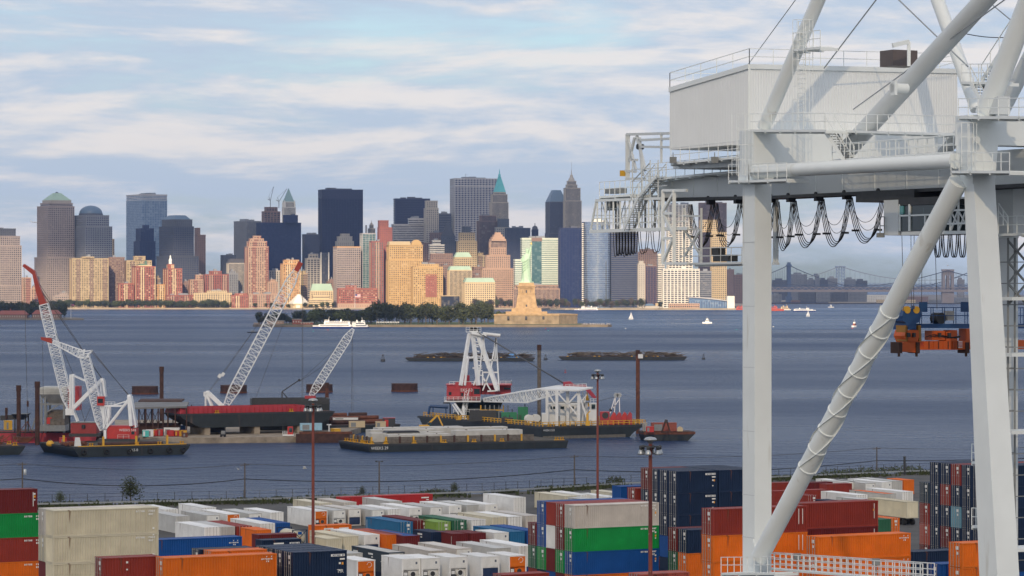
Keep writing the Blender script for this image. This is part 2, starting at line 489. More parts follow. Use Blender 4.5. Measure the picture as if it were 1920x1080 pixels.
G_ = dict(
    dark=glass_mat('window_dark', (0.018, 0.022, 0.035), (0.16, 0.15, 0.13), (4.1, 4.3, 3.7), 0.3, 0.25, 0.35),
    black=glass_mat('window_black', (0.004, 0.008, 0.04), (0.015, 0.022, 0.06), (4.1, 4.3, 3.9), 0.35, 0.2, 0.2),
    navy=glass_mat('window_navy', (0.008, 0.018, 0.075), (0.035, 0.05, 0.11), (4.1, 4.3, 3.9), 0.3, 0.25, 0.3),
    blue=glass_mat('window_blue', (0.10, 0.17, 0.30), (0.20, 0.28, 0.40), (5.1, 5.3, 3.9), 0.15, 0.5, 0.7),
    mirror=glass_mat('window_mirror', (0.28, 0.34, 0.44), (0.40, 0.44, 0.50), (5.1, 5.3, 3.9), 0.10, 0.5, 0.9, 0.75),
    warm=glass_mat('window_warm', (0.035, 0.032, 0.035), (0.6, 0.52, 0.38), (4.1, 4.3, 3.3), 0.35, 0.32, 0.35),
    green=glass_mat('window_green', (0.05, 0.12, 0.13), (0.14, 0.22, 0.22), (5.1, 5.3, 3.9), 0.15, 0.5, 0.7))
COPPER = mat('green_copper_roof', (0.33, 0.46, 0.37), 0.7, var=0.12, scale=0.05)
COPPERB = mat('turquoise_copper_roof', (0.10, 0.45, 0.50), 0.6, var=0.12, scale=0.05)
ROOFD = mat('dark_roof', (0.06, 0.06, 0.07), 0.8)
ROOFB = mat('blue_metal_roof', (0.10, 0.16, 0.24), 0.45)
BZ = 3.0
def solve(px0, pxc, px1, D, al, depth):
    k0, kc, k1 = (px0 - 960) / F, (pxc - 960) / F, (px1 - 960) / F
    cx = kc * D; ca, sa = math.cos(al), math.sin(al)
    Lr = (k1 * D - cx) / (ca - k1 * sa)
    if pxc - px0 < 0.5 or (sa + k0 * ca) < 0.03: Ll = depth
    else: Ll = (cx - k0 * D) / (sa + k0 * ca)
    return cx, Lr, min(max(Ll, 8.0), 90.0)
TRIM = dict(brick='cream', pink='redbrick', orange='cream', redbrick='pink', tan='brown')
STY = dict(  # floor height, bay width, pier share, spandrel share, proud
    grid=(4.4, 4.2, 0.40, 0.42), fine=(3.8, 3.6, 0.44, 0.46), apt=(3.6, 4.6, 0.46, 0.38), band=(3.9, 0, 0, 0.48), bandw=(3.9, 0, 0, 0.62), pier=(3.9, 2.6, 0.42, 0.0), pierw=(4.2, 7.0, 0.24, 0.34),
    solid=(3.9, 4.6, 0.70, 0.66), glass=(3.9, 6.0, 0.10, 0.14), glassv=(3.9, 3.2, 0.24, 0.08), stone=(4.2, 4.2, 0.50, 0.48), none=(0, 0, 0, 0))
def tower(name, label, D, tiers, wall='grey', glass='dark', sty='grid', al=0.0, depth=32.0, roof=True, cat='building', yb=None, step=3.0, group=None):
    """tiers: (left px, corner px, right px, top row[, style[, wall]]), from the ground up"""
    al = R(al)
    pxc = tiers[0][1]
    base = Vector((PX(pxc, D), D, BZ if yb is None else PZ(yb, D)))
    t = thing(name, label, cat, base, al, group)
    zb = 0.0; out = []
    walls = {}; core = MB(); roofs = MB()
    for ti, tr in enumerate(tiers):
        p0, pc, p1, yt = tr[:4]
        st = STY[tr[4] if len(tr) > 4 and tr[4] else sty]; wn = tr[5] if len(tr) > 5 and tr[5] else wall
        w = walls.setdefault(wn, MB())
        d = D + ti * step
        cx, Lr, Ll = solve(p0, pc, p1, d, al, depth)
        # local coordinates of the tier's near corner
        loc = Matrix.Rotation(-al, 3, 'Z') @ Vector((cx - base.x, d - base.y, 0))
        zt = PZ(yt, d) - base.z
        x0, y0, x1, y1 = loc.x, loc.y, loc.x + Lr, loc.y + Ll
        core.bx(x0, x1, y0, y1, zb, zt - 0.4)
        fh, bw, pf, sf = st
        pr = 0.45
        if sf > 0:
            nfl = max(1, int(round((zt - zb) / fh))); fh2 = (zt - zb) / nfl
            for i in range(nfl):
                z = zb + i * fh2
                w.bx(x0 - pr, x1 + pr, y0 - pr, y1 + pr, z, z + fh2 * sf)
        if bw > 0:
            for (a0, a1, horiz) in ((x0, x1, True), (y0, y1, False)):
                L_ = a1 - a0; nb = max(1, int(round(L_ / bw))); b2 = L_ / nb; hw = b2 * pf / 2
                for i in range(nb + 1):
                    if sty == 'apt' and wn in TRIM and (i // 2) % 3 == 1: w2 = walls.setdefault(TRIM[wn], MB())
                    else: w2 = w
                    c = a0 + i * b2; e0 = max(a0 - 0.5, c - hw); e1 = min(a1 + 0.5, c + hw)
                    if horiz:
                        w2.bx(e0, e1, y0 - 0.6, y0 + 0.1, zb, zt); w2.bx(e0, e1, y1 - 0.1, y1 + 0.6, zb, zt)
                    else:
                        w2.bx(x0 - 0.6, x0 + 0.1, e0, e1, zb, zt); w2.bx(x1 - 0.1, x1 + 0.6, e0, e1, zb, zt)
        # parapet
        w.bx(x0 - 0.8, x1 + 0.8, y0 - 0.8, y1 + 0.8, zt - 1.6, zt)
        out.append((x0, x1, y0, y1, zb, zt)); zb = zt - 0.2
    core.build('window_glass', G_[glass], t)
    for wn, w in walls.items():
        w.build('wall', W_[wn], t)
    if roof:
        x0, x1, y0, y1, _, zt = out[-1]
        rng = random.Random(int(pxc * 7 + D))
        w = x1 - x0; dd = y1 - y0
        for k in range(2 + int(w > 30)):
            a = x0 + w * rng.uniform(0.1, 0.6); bw = w * rng.uniform(0.12, 0.3)
            roofs.bx(a, min(a + bw, x1 - 1), y0 + dd * rng.uniform(0.1, 0.3), y0 + dd * 0.7, zt - 0.1, zt + rng.uniform(2.0, 4.5))
        roofs.build('roof_plant', W_['grey'] if wall not in ('black', 'navy') else W_['dgrey'], t)
    t['d'] = D
    return t, out
def top_hip(t, tier, z1, k, m, name='roof', grow=0.5):
    x0, x1, y0, y1, _, zt = tier
    return MB().hip(x0 - grow, x1 + grow, y0 - grow, y1 + grow, zt + 0.02, z1, k).build(name, m, t)
def zl(t, py): return PZ(py, t['d']) - t.location.z
def done(t):
    del t['d']

B = []
# --- far left office blocks
t, o = tower('office_tower', 'pinkish stone office tower with stepped dark cap at the left edge', 6250, [(-60, -20, 46, 535), (-55, -18, 40, 460), (-52, -17, 37, 442), (-45, -12, 29, 428, 'solid', 'dgrey')], 'granite', 'dark', 'grid', 30); B.append(t)
t, o = tower('apartment_house', 'small lit brick house between the left stone tower and the green pyramid tower', 6200, [(41, 43, 58, 520)], 'pink', 'dark', 'apt', 20, roof=True); B.append(t)
t, o = tower('office_tower', 'tall pinkish granite office tower with pale green pyramid roof', 6420, [(65, 88, 140, 482), (70, 90, 139, 386), (76, 93, 136, 380, 'band'), (80, 95, 133, 375, 'solid', 'stone')], 'granite', 'dark', 'grid', 32, roof=False)
top_hip(t, o[-1], zl(t, 361), 0.28, COPPER); mb = MB(); x0, x1, y0, y1, _, zt = o[-1]; mx, my = (x0 + x1) / 2, (y0 + y1) / 2
mb.hip(mx - 4.5, mx + 4.5, my - 4.5, my + 4.5, zl(t, 362), zl(t, 358.5), 0.05); mb.build('roof_cap', ROOFD, t); B.append(t)
t, o = tower('office_tower', 'grey granite and glass office tower topped by a blue dome', 6420, [(131, 160, 210, 424), (137, 162, 204, 403)], 'grey', 'navy', 'grid', 32, roof=False)
x0, x1, y0, y1, _, zt = o[-1]; mx, my = (x0 + x1) / 2, (y0 + y1) / 2; rr = 24.5
mb = MB(); mb.lathe((mx, my, zt), [(rr + 1, 0), (rr + 1, 4)], 28); mb.build('dome_drum', W_['dgrey'], t)
MB().lathe((mx, my, zt + 4), [(rr * math.cos(a), 17 * math.sin(a)) for a in [R(i * 9) for i in range(10)]] + [(0.3, 17.05)], 28).build('dome', ROOFB, t); B.append(t)
t, o = tower('office_tower', 'tan apartment tower sliver behind the domed tower', 6700, [(207, 208, 214, 448)], 'tan', 'dark', 'apt', 12, roof=False); B.append(t)
t, o = tower('glass_skyscraper', 'tall pale blue glass skyscraper with flat top behind the domed tower', 6950, [(225, 266, 313, 375), (225, 266, 313, 364, 'band', 'steel')], 'blue', 'blue', 'glass', 30); B.append(t)
t, o = tower('glass_tower', 'dark blue stepped glass shape in front of the pale blue skyscraper', 6700, [(251, 262, 291, 452), (255, 264, 288, 428), (267, 270, 279, 422, 'solid')], 'navy', 'navy', 'glass', 25, roof=False); B.append(t)  # dark stepped shape, built as a separate volume before the pale skyscraper
t, o = tower('office_tower', 'dark grey glass office tower with truncated blue pyramid roof', 6380, [(294, 322, 372, 480), (299, 326, 363, 424), (304, 327, 360, 411, 'solid', 'slate')], 'dgrey', 'navy', 'grid', 32, roof=False)
x0, x1, y0, y1, _, zt = o[-1]; MB().hip(x0 + 2, x1 - 2, y0 + 2, y1 - 2, zt, zl(t, 403), 0.62).build('roof', ROOFB, t); B.append(t)
t, o = tower('brick_tower', 'slim dark red brick slab right of the truncated pyramid tower', 6600, [(365, 371, 385, 440), (365, 369, 375, 427)], 'brown', 'dark', 'solid', 22, roof=False); B.append(t)
# --- waterfront housing
t, o = tower('apartment_tower', 'broad sunlit tan apartment slab above the waterfront trees', 6180, [(130, 136, 203, 484), (152, 155, 176, 481)], 'tan', 'warm', 'apt', 16, roof=True); B.append(t)
t, o = tower('apartment_tower', 'grey brown apartment slab beside the broad tan slab', 6260, [(203, 206, 233, 482)], 'brown', 'warm', 'apt', 18); B.append(t)
t, o = tower('apartment_tower', 'tan apartment tower behind the red brick tower with green crown', 6260, [(233, 238, 284, 488), (250, 253, 272, 480)], 'tan', 'warm', 'apt', 18, roof=False); B.append(t)
t, o = tower('apartment_house', 'low red brick block left of the green crowned brick tower', 6150, [(222, 226, 250, 531)], 'brick', 'warm', 'apt', 15); B.append(t)
t, o = tower('apartment_tower', 'red brick and cream apartment tower with dark green crown', 6140, [(248, 256, 291, 499), (256, 260, 284, 497, 'apt', 'cream')], 'brick', 'warm', 'apt', 15, roof=False)
x0, x1, y0, y1, _, zt = o[-1]; MB().bx(x0 + 3, x1 - 8, y0 + 2, y1 - 2, zt, zt + 3).bx(x0 + 13, x0 + 17, y0 + 3, y0 + 7, zt, zt + 9).build('crown', mat('dark_green_crown', (0.08, 0.16, 0.11), 0.6), t); B.append(t)
t, o = tower('apartment_house', 'low orange brick house between two red brick towers', 6160, [(290, 292, 309, 533)], 'orange', 'warm', 'apt', 14); B.append(t)
t, o = tower('apartment_tower', 'red brick apartment tower topped by a white lantern spire', 6130, [(306, 316, 341, 503), (313, 315, 326, 495, 'solid')], 'brick', 'warm', 'apt', 15, roof=False)
x0, x1, y0, y1, _, zt = o[-1]; mx = (x0 + x1) / 2; my = (y0 + y1) / 2
MB().lathe((mx, my, zt), [(3.4, 0), (3.2, 7), (3.9, 7.2), (2.6, 10), (1.7, 12), (1.5, 16), (0.2, 18)], 10, smooth=False).build('lantern', WHITE, t); B.append(t)
t, o = tower('apartment_house', 'long red brick apartment row under the lantern tower', 6110, [(311, 313, 364, 553)], 'redbrick', 'warm', 'apt', 12); B.append(t)
t, o = tower('apartment_house', 'stepped pink brick house right of the lantern tower', 6180, [(353, 357, 381, 524), (366, 368, 380, 515)], 'pink', 'warm', 'apt', 14); B.append(t)
t, o = tower('apartment_house', 'dark red brick apartment house with notched roofline', 6190, [(382, 385, 428, 514), (392, 394, 415, 508)], 'redbrick', 'dark', 'apt', 14); B.append(t)
t, o = tower('apartment_house', 'long low cream apartment row behind the esplanade trees', 6100, [(363, 365, 434, 549), (388, 390, 425, 545)], 'cream', 'dark', 'apt', 10); B.append(t)
t, o = tower('apartment_house', 'low red and white brick row right of the cream row', 6095, [(433, 435, 465, 553), (440, 442, 462, 550)], 'brick', 'warm', 'apt', 10); B.append(t)
t, o = tower('apartment_house', 'low pink brick row under the tall pink crowned tower', 6100, [(465, 467, 531, 551)], 'pink', 'warm', 'apt', 10); B.append(t)
t, o = tower('stone_building', 'grey stone building with dark mansard roof behind the red brick house', 6350, [(425, 429, 460, 493)], 'stone', 'dark', 'pier', 18, roof=False); top_hip(t, o[-1], zl(t, 485), 0.75, ROOFD); B.append(t)
t, o = tower('office_block', 'grey office block behind the mansard roofed stone building', 6500, [(414, 420, 442, 478)], 'dgrey', 'dark', 'solid', 18); B.append(t)
t, o = tower('office_tower', 'grey striped office slab with two differently lit faces', 6650, [(439, 462, 489, 414)], 'grey', 'dark', 'pier', 35); B.append(t)
t, o = tower('glass_tower', 'broad dark navy glass block below the gothic spire', 6550, [(481, 490, 564, 417), (531, 533, 558, 403)], 'navy', 'navy', 'glassv', 20, roof=True); B.append(t)
t, o = tower('unfinished_tower', 'unfinished concrete tower under construction above the navy block', 7000, [(491, 495, 525, 396), (496, 499, 520, 388)], 'brown', 'dark', 'pierw', 18, roof=False)
mb = MB()
for (a, b, c) in ((507, 388, (513, 350)), (523, 390, (538, 354))):
    p = at(a, b, 7000); q = at(a, b - 12, 7000); r_ = at(c[0], c[1], 7000)
    mb.bar(p, q, 1.6); mb.bar(q, r_, 1.1); mb.bar(q, at(a - 5, b - 15, 7000), 1.5); mb.bar(at(a - 3, b - 20, 7000), r_, 0.4); mb.bar(at(a - 3, b - 20, 7000), q, 0.9)
mb.build('tower_crane', GREYS, t, world=False) if False else None
mbw = MB(); mbw.v = mb.v; mbw.f = mb.f; mbw.sm = mb.sm; ROOTM.setdefault(t.name, Matrix()); mbw.build('tower_crane', W_['grey'], t, world=True); B.append(t)
t, o = tower('gothic_tower', 'white stone gothic tower with green pyramid spire behind the navy block', 6900, [(529, 533, 554, 388), (531, 534, 551, 378, 'pier')], 'white', 'dark', 'pier', 18, roof=False)
top_hip(t, o[-1], zl(t, 353), 0.04, mat('verdigris_slate', (0.22, 0.34, 0.36), 0.7)); mb = MB()
x0, x1, y0, y1, _, zt = o[0]
for (a, b) in ((x0 + 1.5, y0 + 1.5), (x1 - 1.5, y0 + 1.5), (x0 + 1.5, y1 - 1.5), (x1 - 1.5, y1 - 1.5)): mb.lathe((a, b, zt), [(2, 0), (2, 8), (0.1, 17)], 8)
mb.build('corner_turrets', W_['white'], t); B.append(t)
t, o = tower('office_tower', 'dark striped office tower left of the broad black slab', 6700, [(567, 571, 598, 439)], 'dgrey', 'navy', 'pier', 18); B.append(t)
t, o = tower('black_skyscraper', 'tall broad black steel slab, the largest black tower', 6750, [(597, 604, 680, 371), (597, 604, 680, 355, 'solid')], 'black', 'black', 'glass', 15, depth=40); B.append(t)
t, o = tower('apartment_tower', 'tall pink brick tower with stepped red crown', 6230, [(459, 466, 503, 462), (463, 468, 500, 452), (467, 470, 494, 447), (474, 476, 489, 442)], 'pink', 'warm', 'apt', 16, roof=False); B.append(t)
t, o = tower('apartment_house', 'grey tan apartment block right of the pink crowned tower', 6330, [(502, 505, 527, 507)], 'stone', 'dark', 'apt', 14); B.append(t)
t, o = tower('apartment_tower', 'sunlit orange cream apartment tower behind the raised crane boom tip', 6200, [(526, 531, 563, 494), (531, 534, 560, 487)], 'orange', 'warm', 'apt', 14); B.append(t)
t, o = tower('office_block', 'pale grid office block right of the orange tower', 6450, [(572, 576, 600, 484), (578, 580, 596, 476)], 'stone', 'dark', 'pierw', 14); B.append(t)
t, o = tower('office_tower', 'slim dark slab edged with white piers beside the pale grid block', 6460, [(599, 602, 616, 474)], 'dgrey', 'dark', 'pier', 14, roof=False)
x0, x1, y0, y1, _, zt = o[0]; MB().bx(x0 - 1.4, x0 + 0.8, y0 - 1.2, y0 + 1, 0, zt + 1).bx(x1 - 0.8, x1 + 1.4, y0 - 1.2, y0 + 1, 0, zt + 1).build('corner_pier', W_['white'], t); B.append(t)
t, o = tower('museum_hall', 'beige stepped museum hall right of the white stepped pavilion', 6110, [(578, 580, 622, 560), (585, 587, 617, 553, 'bandw')], 'cream', 'dark', 'bandw', 8, roof=False); B.append(t)
t, o = tower('school_building', 'yellow brick block with pale green roof above the museum hall', 6160, [(581, 583, 624, 545)], 'cream', 'dark', 'apt', 10, roof=False); top_hip(t, o[-1], zl(t, 532), 0.8, COPPER); B.append(t)
t = thing('museum_pavilion', 'white stepped six sided pavilion at the water', 'pavilion', at(559, 579, 6100))
mb = MB()
for k in range(6):
    mb.lathe((0, 20, 0), [(21 - 3.2 * k, 10 + 3.2 * k), (20 - 3.2 * k, 13.2 + 3.2 * k)], 6, smooth=False)
mb.build('stepped_roof', W_['white'], t); MB().lathe((0, 20, -1), [(20, 0), (20, 11.1)], 6, smooth=False).build('wall', W_['cream'], t)
MB().bx(-4, 4, 0.5, 3, -1, 7).build('portal', W_['white'], t)
t, o = tower('apartment_tower', 'tall brick and stone apartment tower with orange roof band', 6230, [(625, 632, 676, 464), (625, 632, 676, 462, 'solid', 'orange')], 'granite', 'dark', 'grid', 15, roof=False); B.append(t)
t, o = tower('old_tower', 'old grey stepped tower rising behind the orange banded apartment tower', 6500, [(629, 633, 663, 452), (632, 636, 660, 443), (638, 641, 655, 438)], 'stone', 'dark', 'solid', 15, roof=False); B.append(t)
t, o = tower('glass_tower', 'blue green glass tower with angled top between brick towers', 6260, [(675, 680, 704, 437)], 'steel', 'green', 'glass', 15, roof=False)
x0, x1, y0, y1, _, zt = o[0]; MB().bx(x0 + 7, x0 + 10, y0 + 4, y0 + 7, zt, zl(t, 422)).build('chimney', W_['dgrey'], t); B.append(t)
t, o = tower('cupola_tower', 'distant stone tower with slim cupola behind the blue green glass tower', 6900, [(690, 692, 703, 428), (693, 694, 700, 421)], 'stone', 'dark', 'pier', 10, roof=False)
x0, x1, y0, y1, _, zt = o[-1]; MB().lathe(((x0 + x1) / 2, (y0 + y1) / 2, zt), [(3, 0), (2.6, 3), (0.8, 5), (0.2, 11)], 8).build('cupola', W_['stone'], t); B.append(t)
t, o = tower('apartment_tower', 'glass fronted red brick tower edged in white right of the green glass tower', 6200, [(693, 697, 719, 452)], 'redbrick', 'green', 'apt', 13); B.append(t)
t, o = tower('hotel', 'long brick hotel with white window grid above the seawall', 6120, [(632, 635, 707, 540), (648, 650, 668, 535)], 'brick', 'warm', 'grid', 10); B.append(t)
t, o = tower('fire_station', 'low pink waterfront terrace below the hotel', 6090, [(632, 634, 700, 569)], 'pink', 'dark', 'solid', 8, roof=False); B.append(t)
t, o = tower('brick_tower', 'slim tall red brick tower with narrower top left of the gold building', 6250, [(708, 712, 735, 426), (709, 712, 728, 413)], 'redbrick', 'dark', 'solid', 13, roof=False); B.append(t)
# --- centre
t, o = tower('black_skyscraper', 'broad black office slab with low roof hut behind the gold building', 6900, [(738, 741, 806, 372)], 'black', 'black', 'band', 10); B.append(t)
t, o = tower('office_block', 'pale grey stepped office block in front of the broad black slab', 6600, [(734, 738, 797, 420), (765, 767, 796, 409)], 'steel', 'dark', 'band', 10); B.append(t)
t, o = tower('art_deco_tower', 'pale stone art deco tower with tapered top', 6560, [(795, 799, 822, 390), (797, 800, 820, 376)], 'stone', 'dark', 'stone', 12, roof=False); B.append(t)
t, o = tower('office_block', 'dark flat office block right of the art deco tower', 6900, [(820, 822, 846, 400)], 'slate', 'black', 'band', 8); B.append(t)
t, o = tower('pyramid_building', 'dark building with steep pyramid roof below the tall grey steel tower', 6450, [(826, 829, 853, 443)], 'dgrey', 'dark', 'solid', 10, roof=False); top_hip(t, o[-1], zl(t, 415), 0.06, ROOFD); B.append(t)
t, o = tower('steel_skyscraper', 'tall broad grey steel skyscraper with vertical piers', 6900, [(844, 853, 932, 348), (844, 853, 932, 334, 'pierw', 'steel')], 'steel', 'navy', 'pierw', 14, depth=40)
mb = MB(); p = at(873, 334, 6910); mb.bar(p, at(873, 325, 6910), 0.7); mb.bar(at(873, 328, 6910), at(877, 328, 6910), 0.5); mb.build('mast', W_['grey'], t, world=True); B.append(t)
t, o = tower('spired_tower', 'stone skyscraper with steep turquoise pyramid roof and needle', 6750, [(918, 923, 953, 379), (920, 924, 951, 364), (925, 927, 948, 360)], 'stone', 'dark', 'pier', 14, roof=False)
x0, x1, y0, y1, _, zt = o[-1]; mx, my = (x0 + x1) / 2, (y0 + y1) / 2; top_hip(t, o[-1], zl(t, 331), 0.22, COPPERB)
MB().lathe((mx, my, zl(t, 332)), [(3.2, 0), (2.6, 6), (1.2, 8), (0.9, 14), (0.15, 19)], 8).build('needle', COPPERB, t); B.append(t)
t, o = tower('office_tower', 'grey brown stone tower left of the dark capped tower', 6500, [(894, 899, 934, 414), (899, 903, 930, 404)], 'brown', 'dark', 'pier', 12); B.append(t)
t, o = tower('office_tower', 'stone tower with flat dark glass cap', 6480, [(928, 931, 956, 426), (933, 936, 954, 410, 'solid', 'slate')], 'stone', 'dark', 'stone', 12, roof=False); B.append(t)
t, o = tower('office_tower', 'wide dark striped office tower right of the stepped limestone tower', 6420, [(947, 951, 994, 427)], 'dgrey', 'navy', 'pier', 10); B.append(t)
t, o = tower('office_block', 'dark rounded roofed tower just behind the raised torch', 6600, [(996, 998, 1010, 446), (997, 999, 1009, 430)], 'black', 'black', 'glass', 8, roof=False)
x0, x1, y0, y1, _, zt = o[-1]; MB().lathe(((x0 + x1) / 2, (y0 + y1) / 2, zt), [(6.5, 0), (6, 4), (4, 7), (1, 8), (0.6, 14)], 12).build('roof', ROOFD, t); B.append(t)
t, o = tower('old_office', 'gold stone office building with arched gable at its right end', 6170, [(724, 729, 792, 486), (725, 730, 792, 459)], 'gold', 'warm', 'stone', 12, roof=False)
x0, x1, y0, y1, _, zt = o[-1]; mb = MB(); gx = x1 - 12; rr = 10.5
pts = [(gx + rr * math.cos(a), y0 - 1.0, zt + rr * math.sin(a)) for a in [R(180 - i * 15) for i in range(13)]]
mb.prism(pts, (0, 14, 0)); mb.build('arched_gable', W_['gold'], t)
mb = MB()
for z in (zt - 0.2, zt * 0.62, zt * 0.22): mb.bx(x0 - 1.6, x1 + 1.6, y0 - 1.6, y1 + 1, z - 1.2, z + 0.4)
mb.build('cornice', W_['gold'], t); MB().hip(x0, x1 - 24, y0, y1, zt, zt + 7, 0.7, 0.95).build('roof', W_['tan'], t); B.append(t)
t, o = tower('club_building', 'tan brick club building with red central panel right of the gold building', 6140, [(771, 775, 830, 500), (783, 785, 822, 495)], 'gold', 'warm', 'stone', 10)
x0, x1, y0, y1, _, zt = o[0]; mb = MB()
for i in range(6): mb.bx(x0 + 25 + i * 4, x0 + 27.6 + i * 4, y0 - 1.1, y0, zt * 0.26, zt * 0.78)
for i in range(12): mb.bx(x0 + 25, x0 + 48, y0 - 0.95, y0, zt * 0.26 + i * 4, zt * 0.26 + i * 4 + 1.8)
mb.build('red_panel', W_['brick'], t); B.append(t)
t, o = tower('old_office', 'brown stone office block behind the club building', 6330, [(802, 806, 852, 487), (806, 809, 848, 475)], 'brown', 'dark', 'stone', 10); B.append(t)
t, o = tower('office_block', 'white banded low tower in front of dark stone blocks', 6400, [(804, 806, 833, 458), (810, 812, 826, 450)], 'white', 'dark', 'band', 10); B.append(t)
t, o = tower('office_block', 'dark brown block left of the white banded low tower', 6460, [(786, 789, 818, 455), (806, 808, 836, 436)], 'brown', 'dark', 'stone', 10); B.append(t)
t, o = tower('office_block', 'dark stone block with low hipped roof right of the white banded tower', 6500, [(836, 839, 868, 452)], 'dgrey', 'dark', 'stone', 10); B.append(t)
t, o = tower('office_block', 'brown block sliver between club building and cream building', 6200, [(828, 830, 842, 497)], 'brown', 'dark', 'stone', 8); B.append(t)
t, o = tower('stone_building', 'cream stone building with green copper roof edge', 6160, [(839, 843, 884, 506)], 'cream', 'dark', 'pier', 9, roof=False); top_hip(t, o[-1], zl(t, 499), 0.85, COPPER); B.append(t)
t, o = tower('stone_building', 'white stone building with green mansard roof above the island trees', 6120, [(868, 872, 928, 529)], 'cream', 'dark', 'stone', 9, roof=False); top_hip(t, o[-1], zl(t, 521), 0.86, COPPER); B.append(t)
t, o = tower('stone_building', 'ornate block with small green mansard behind the cream building', 6280, [(850, 853, 884, 482)], 'tan', 'dark', 'stone', 9, roof=False); top_hip(t, o[-1], zl(t, 473), 0.7, COPPER); B.append(t)
t, o = tower('office_tower', 'slim tan stone tower with dark water tank top left of the grey brown tower', 6400, [(856, 860, 894, 452), (860, 863, 890, 436), (866, 868, 882, 424, 'solid', 'dgrey')], 'tan', 'dark', 'stone', 10, roof=False); B.append(t)
t, o = tower('low_block', 'plain tan low block above the island trees', 6110, [(826, 828, 862, 554)], 'tan', 'dark', 'none', 8, roof=False); B.append(t)
t, o = tower('limestone_tower', 'sunlit stepped limestone tower with columned top and pyramid', 6200, [(901, 905, 966, 503), (910, 913, 956, 478), (917, 920, 949, 464), (917, 920, 949, 452, 'pier')], 'pink', 'dark', 'stone', 10, roof=False)
x0, x1, y0, y1, _, zt = o[-1]; mb = MB(); mx, my = (x0 + x1) / 2, (y0 + y1) / 2
for k, w in enumerate((15, 12.5, 9, 6)): mb.bx(mx - w, mx + w, my - w, my + w, zt + k * 4.5 - 0.1, zt + (k + 1) * 4.5)
mb.build('stepped_roof', W_['pink'], t); B.append(t)
t, o = tower('old_office', 'pinkish brown stepped block left of the limestone tower', 6280, [(880, 883, 912, 508), (886, 889, 908, 500)], 'brown', 'dark', 'stone', 9); B.append(t)
# --- right
t, o = tower('banded_tower', 'pale green and white banded office tower behind the statue', 6140, [(963, 966, 985, 486)], 'paleg', 'green', 'bandw', 8, roof=False); B.append(t)
t, o = tower('banded_tower', 'taller white banded office tower with dark glass centre bay behind the statue', 6190, [(976, 979, 1046, 446)], 'paleg', 'green', 'bandw', 8, roof=True)
x0, x1, y0, y1, _, zt = o[0]; MB().bx(x0 + 20, x0 + 40, y0 - 0.9, y0, 0, zt - 7).build('glass_bay', G_['green'], t); MB().bx(x0 + 19, x0 + 41, y0 - 1.1, y0, zt - 7, zt + 0.5).build('bay_top', W_['brown'], t); B.append(t)
t, o = tower('customs_house', 'low columned stone customs house right of the pedestal', 6090, [(962, 964, 1049, 541), (965, 967, 1046, 534, 'pier')], 'pink', 'dark', 'pier', 6, roof=True); B.append(t)
t, o = tower('postmodern_tower', 'dark blue striped tower with hipped dark roof beside the crowned stone skyscraper', 6900, [(1022, 1030, 1062, 437), (1023, 1031, 1062, 378)], 'slate', 'navy', 'pier', 12, roof=False); top_hip(t, o[-1], zl(t, 356), 0.45, ROOFB); B.append(t)
t, o = tower('crowned_tower', 'pale stone skyscraper with stepped crown and needle spire', 6850, [(1056, 1060, 1090, 376), (1057, 1061, 1088, 352), (1061, 1064, 1082, 346), (1063, 1065, 1080, 339)], 'stone', 'dark', 'pier', 10, roof=False)
x0, x1, y0, y1, _, zt = o[-1]; MB().lathe(((x0 + x1) / 2, (y0 + y1) / 2, zt), [(7.5, 0), (6.5, 5), (4, 8), (3.5, 12), (1.2, 15), (0.9, 20), (0.3, 26), (0.25, 42)], 8).build('spire', W_['stone'], t); B.append(t)
t, o = tower('glass_tower', 'dark glass office tower between banded tower and curved mirror tower', 6120, [(1047, 1051, 1095, 427)], 'navy', 'navy', 'glass', 7); B.append(t)
t = thing('mirror_tower', 'tall curved mirror glass tower with white edge strip', 'building', Vector((PX(1120, 6100), 6100, BZ)))
hw = PX(1145, 6100) - PX(1120, 6100); zt = PZ(416, 6100) - BZ
ring = lambda z, e=0.0: [Vector(((hw + e) * -math.cos(a), 22 - (24 + e) * math.sin(a), z)) for a in [R(180 * i / 20) for i in range(21)]] + [Vector((hw + e, 40 + e, z)), Vector((-hw - e, 40 + e, z))]
MB().loft([ring(0), ring(zt)], True, True).build('curved_glass', G_['mirror'], t)
mb = MB()
n = int(zt / 3.9)
for i in range(n): mb.loft([ring(i * 3.9, 0.25), ring(i * 3.9 + 0.7, 0.25)], True, True)
mb.build('floor_band', W_['blue'], t)
mb = MB()
for i in range(n): mb.bx(-hw - 4, -hw - 0.5, 16, 40, i * 3.9, i * 3.9 + 2.2)
mb.build('edge_strip', W_['white'], t); MB().bx(-hw - 3.6, -hw - 0.6, 16.4, 39, 0, zt).build('edge_glass', G_['navy'], t)
mb = MB(); mb.lathe((2, 24, zt), [(13, 0), (13, 3), (8, 3.1), (8, 7)], 20); mb.build('roof_drum', W_['white'], t)
t, o = tower('glass_tower', 'wide dark blue office tower below the hanging cables at the girder end', 6120, [(1143, 1146, 1196, 435)], 'slate', 'navy', 'band', 6); B.append(t)
t, o = tower('office_tower', 'pinkish brown office tower right of the wide dark blue tower', 6400, [(1194, 1197, 1232, 472), (1199, 1201, 1226, 467)], 'brown', 'dark', 'stone', 6); B.append(t)
t, o = tower('church_tower', 'slim pale rounded apartment block below the pinkish brown tower', 6080, [(1195, 1197, 1209, 494), (1197, 1199, 1206, 489)], 'stone', 'dark', 'solid', 6, roof=False); B.append(t)
t, o = tower('office_tower', 'slim dark brown tower left of the white grid towers', 6250, [(1208, 1211, 1237, 498)], 'brown', 'navy', 'glassv', 6); B.append(t)
t, o = tower('grid_tower', 'tall white grid office tower behind the hanging power cables', 6300, [(1250, 1254, 1298, 383)], 'white', 'dark', 'pierw', 6); B.append(t)
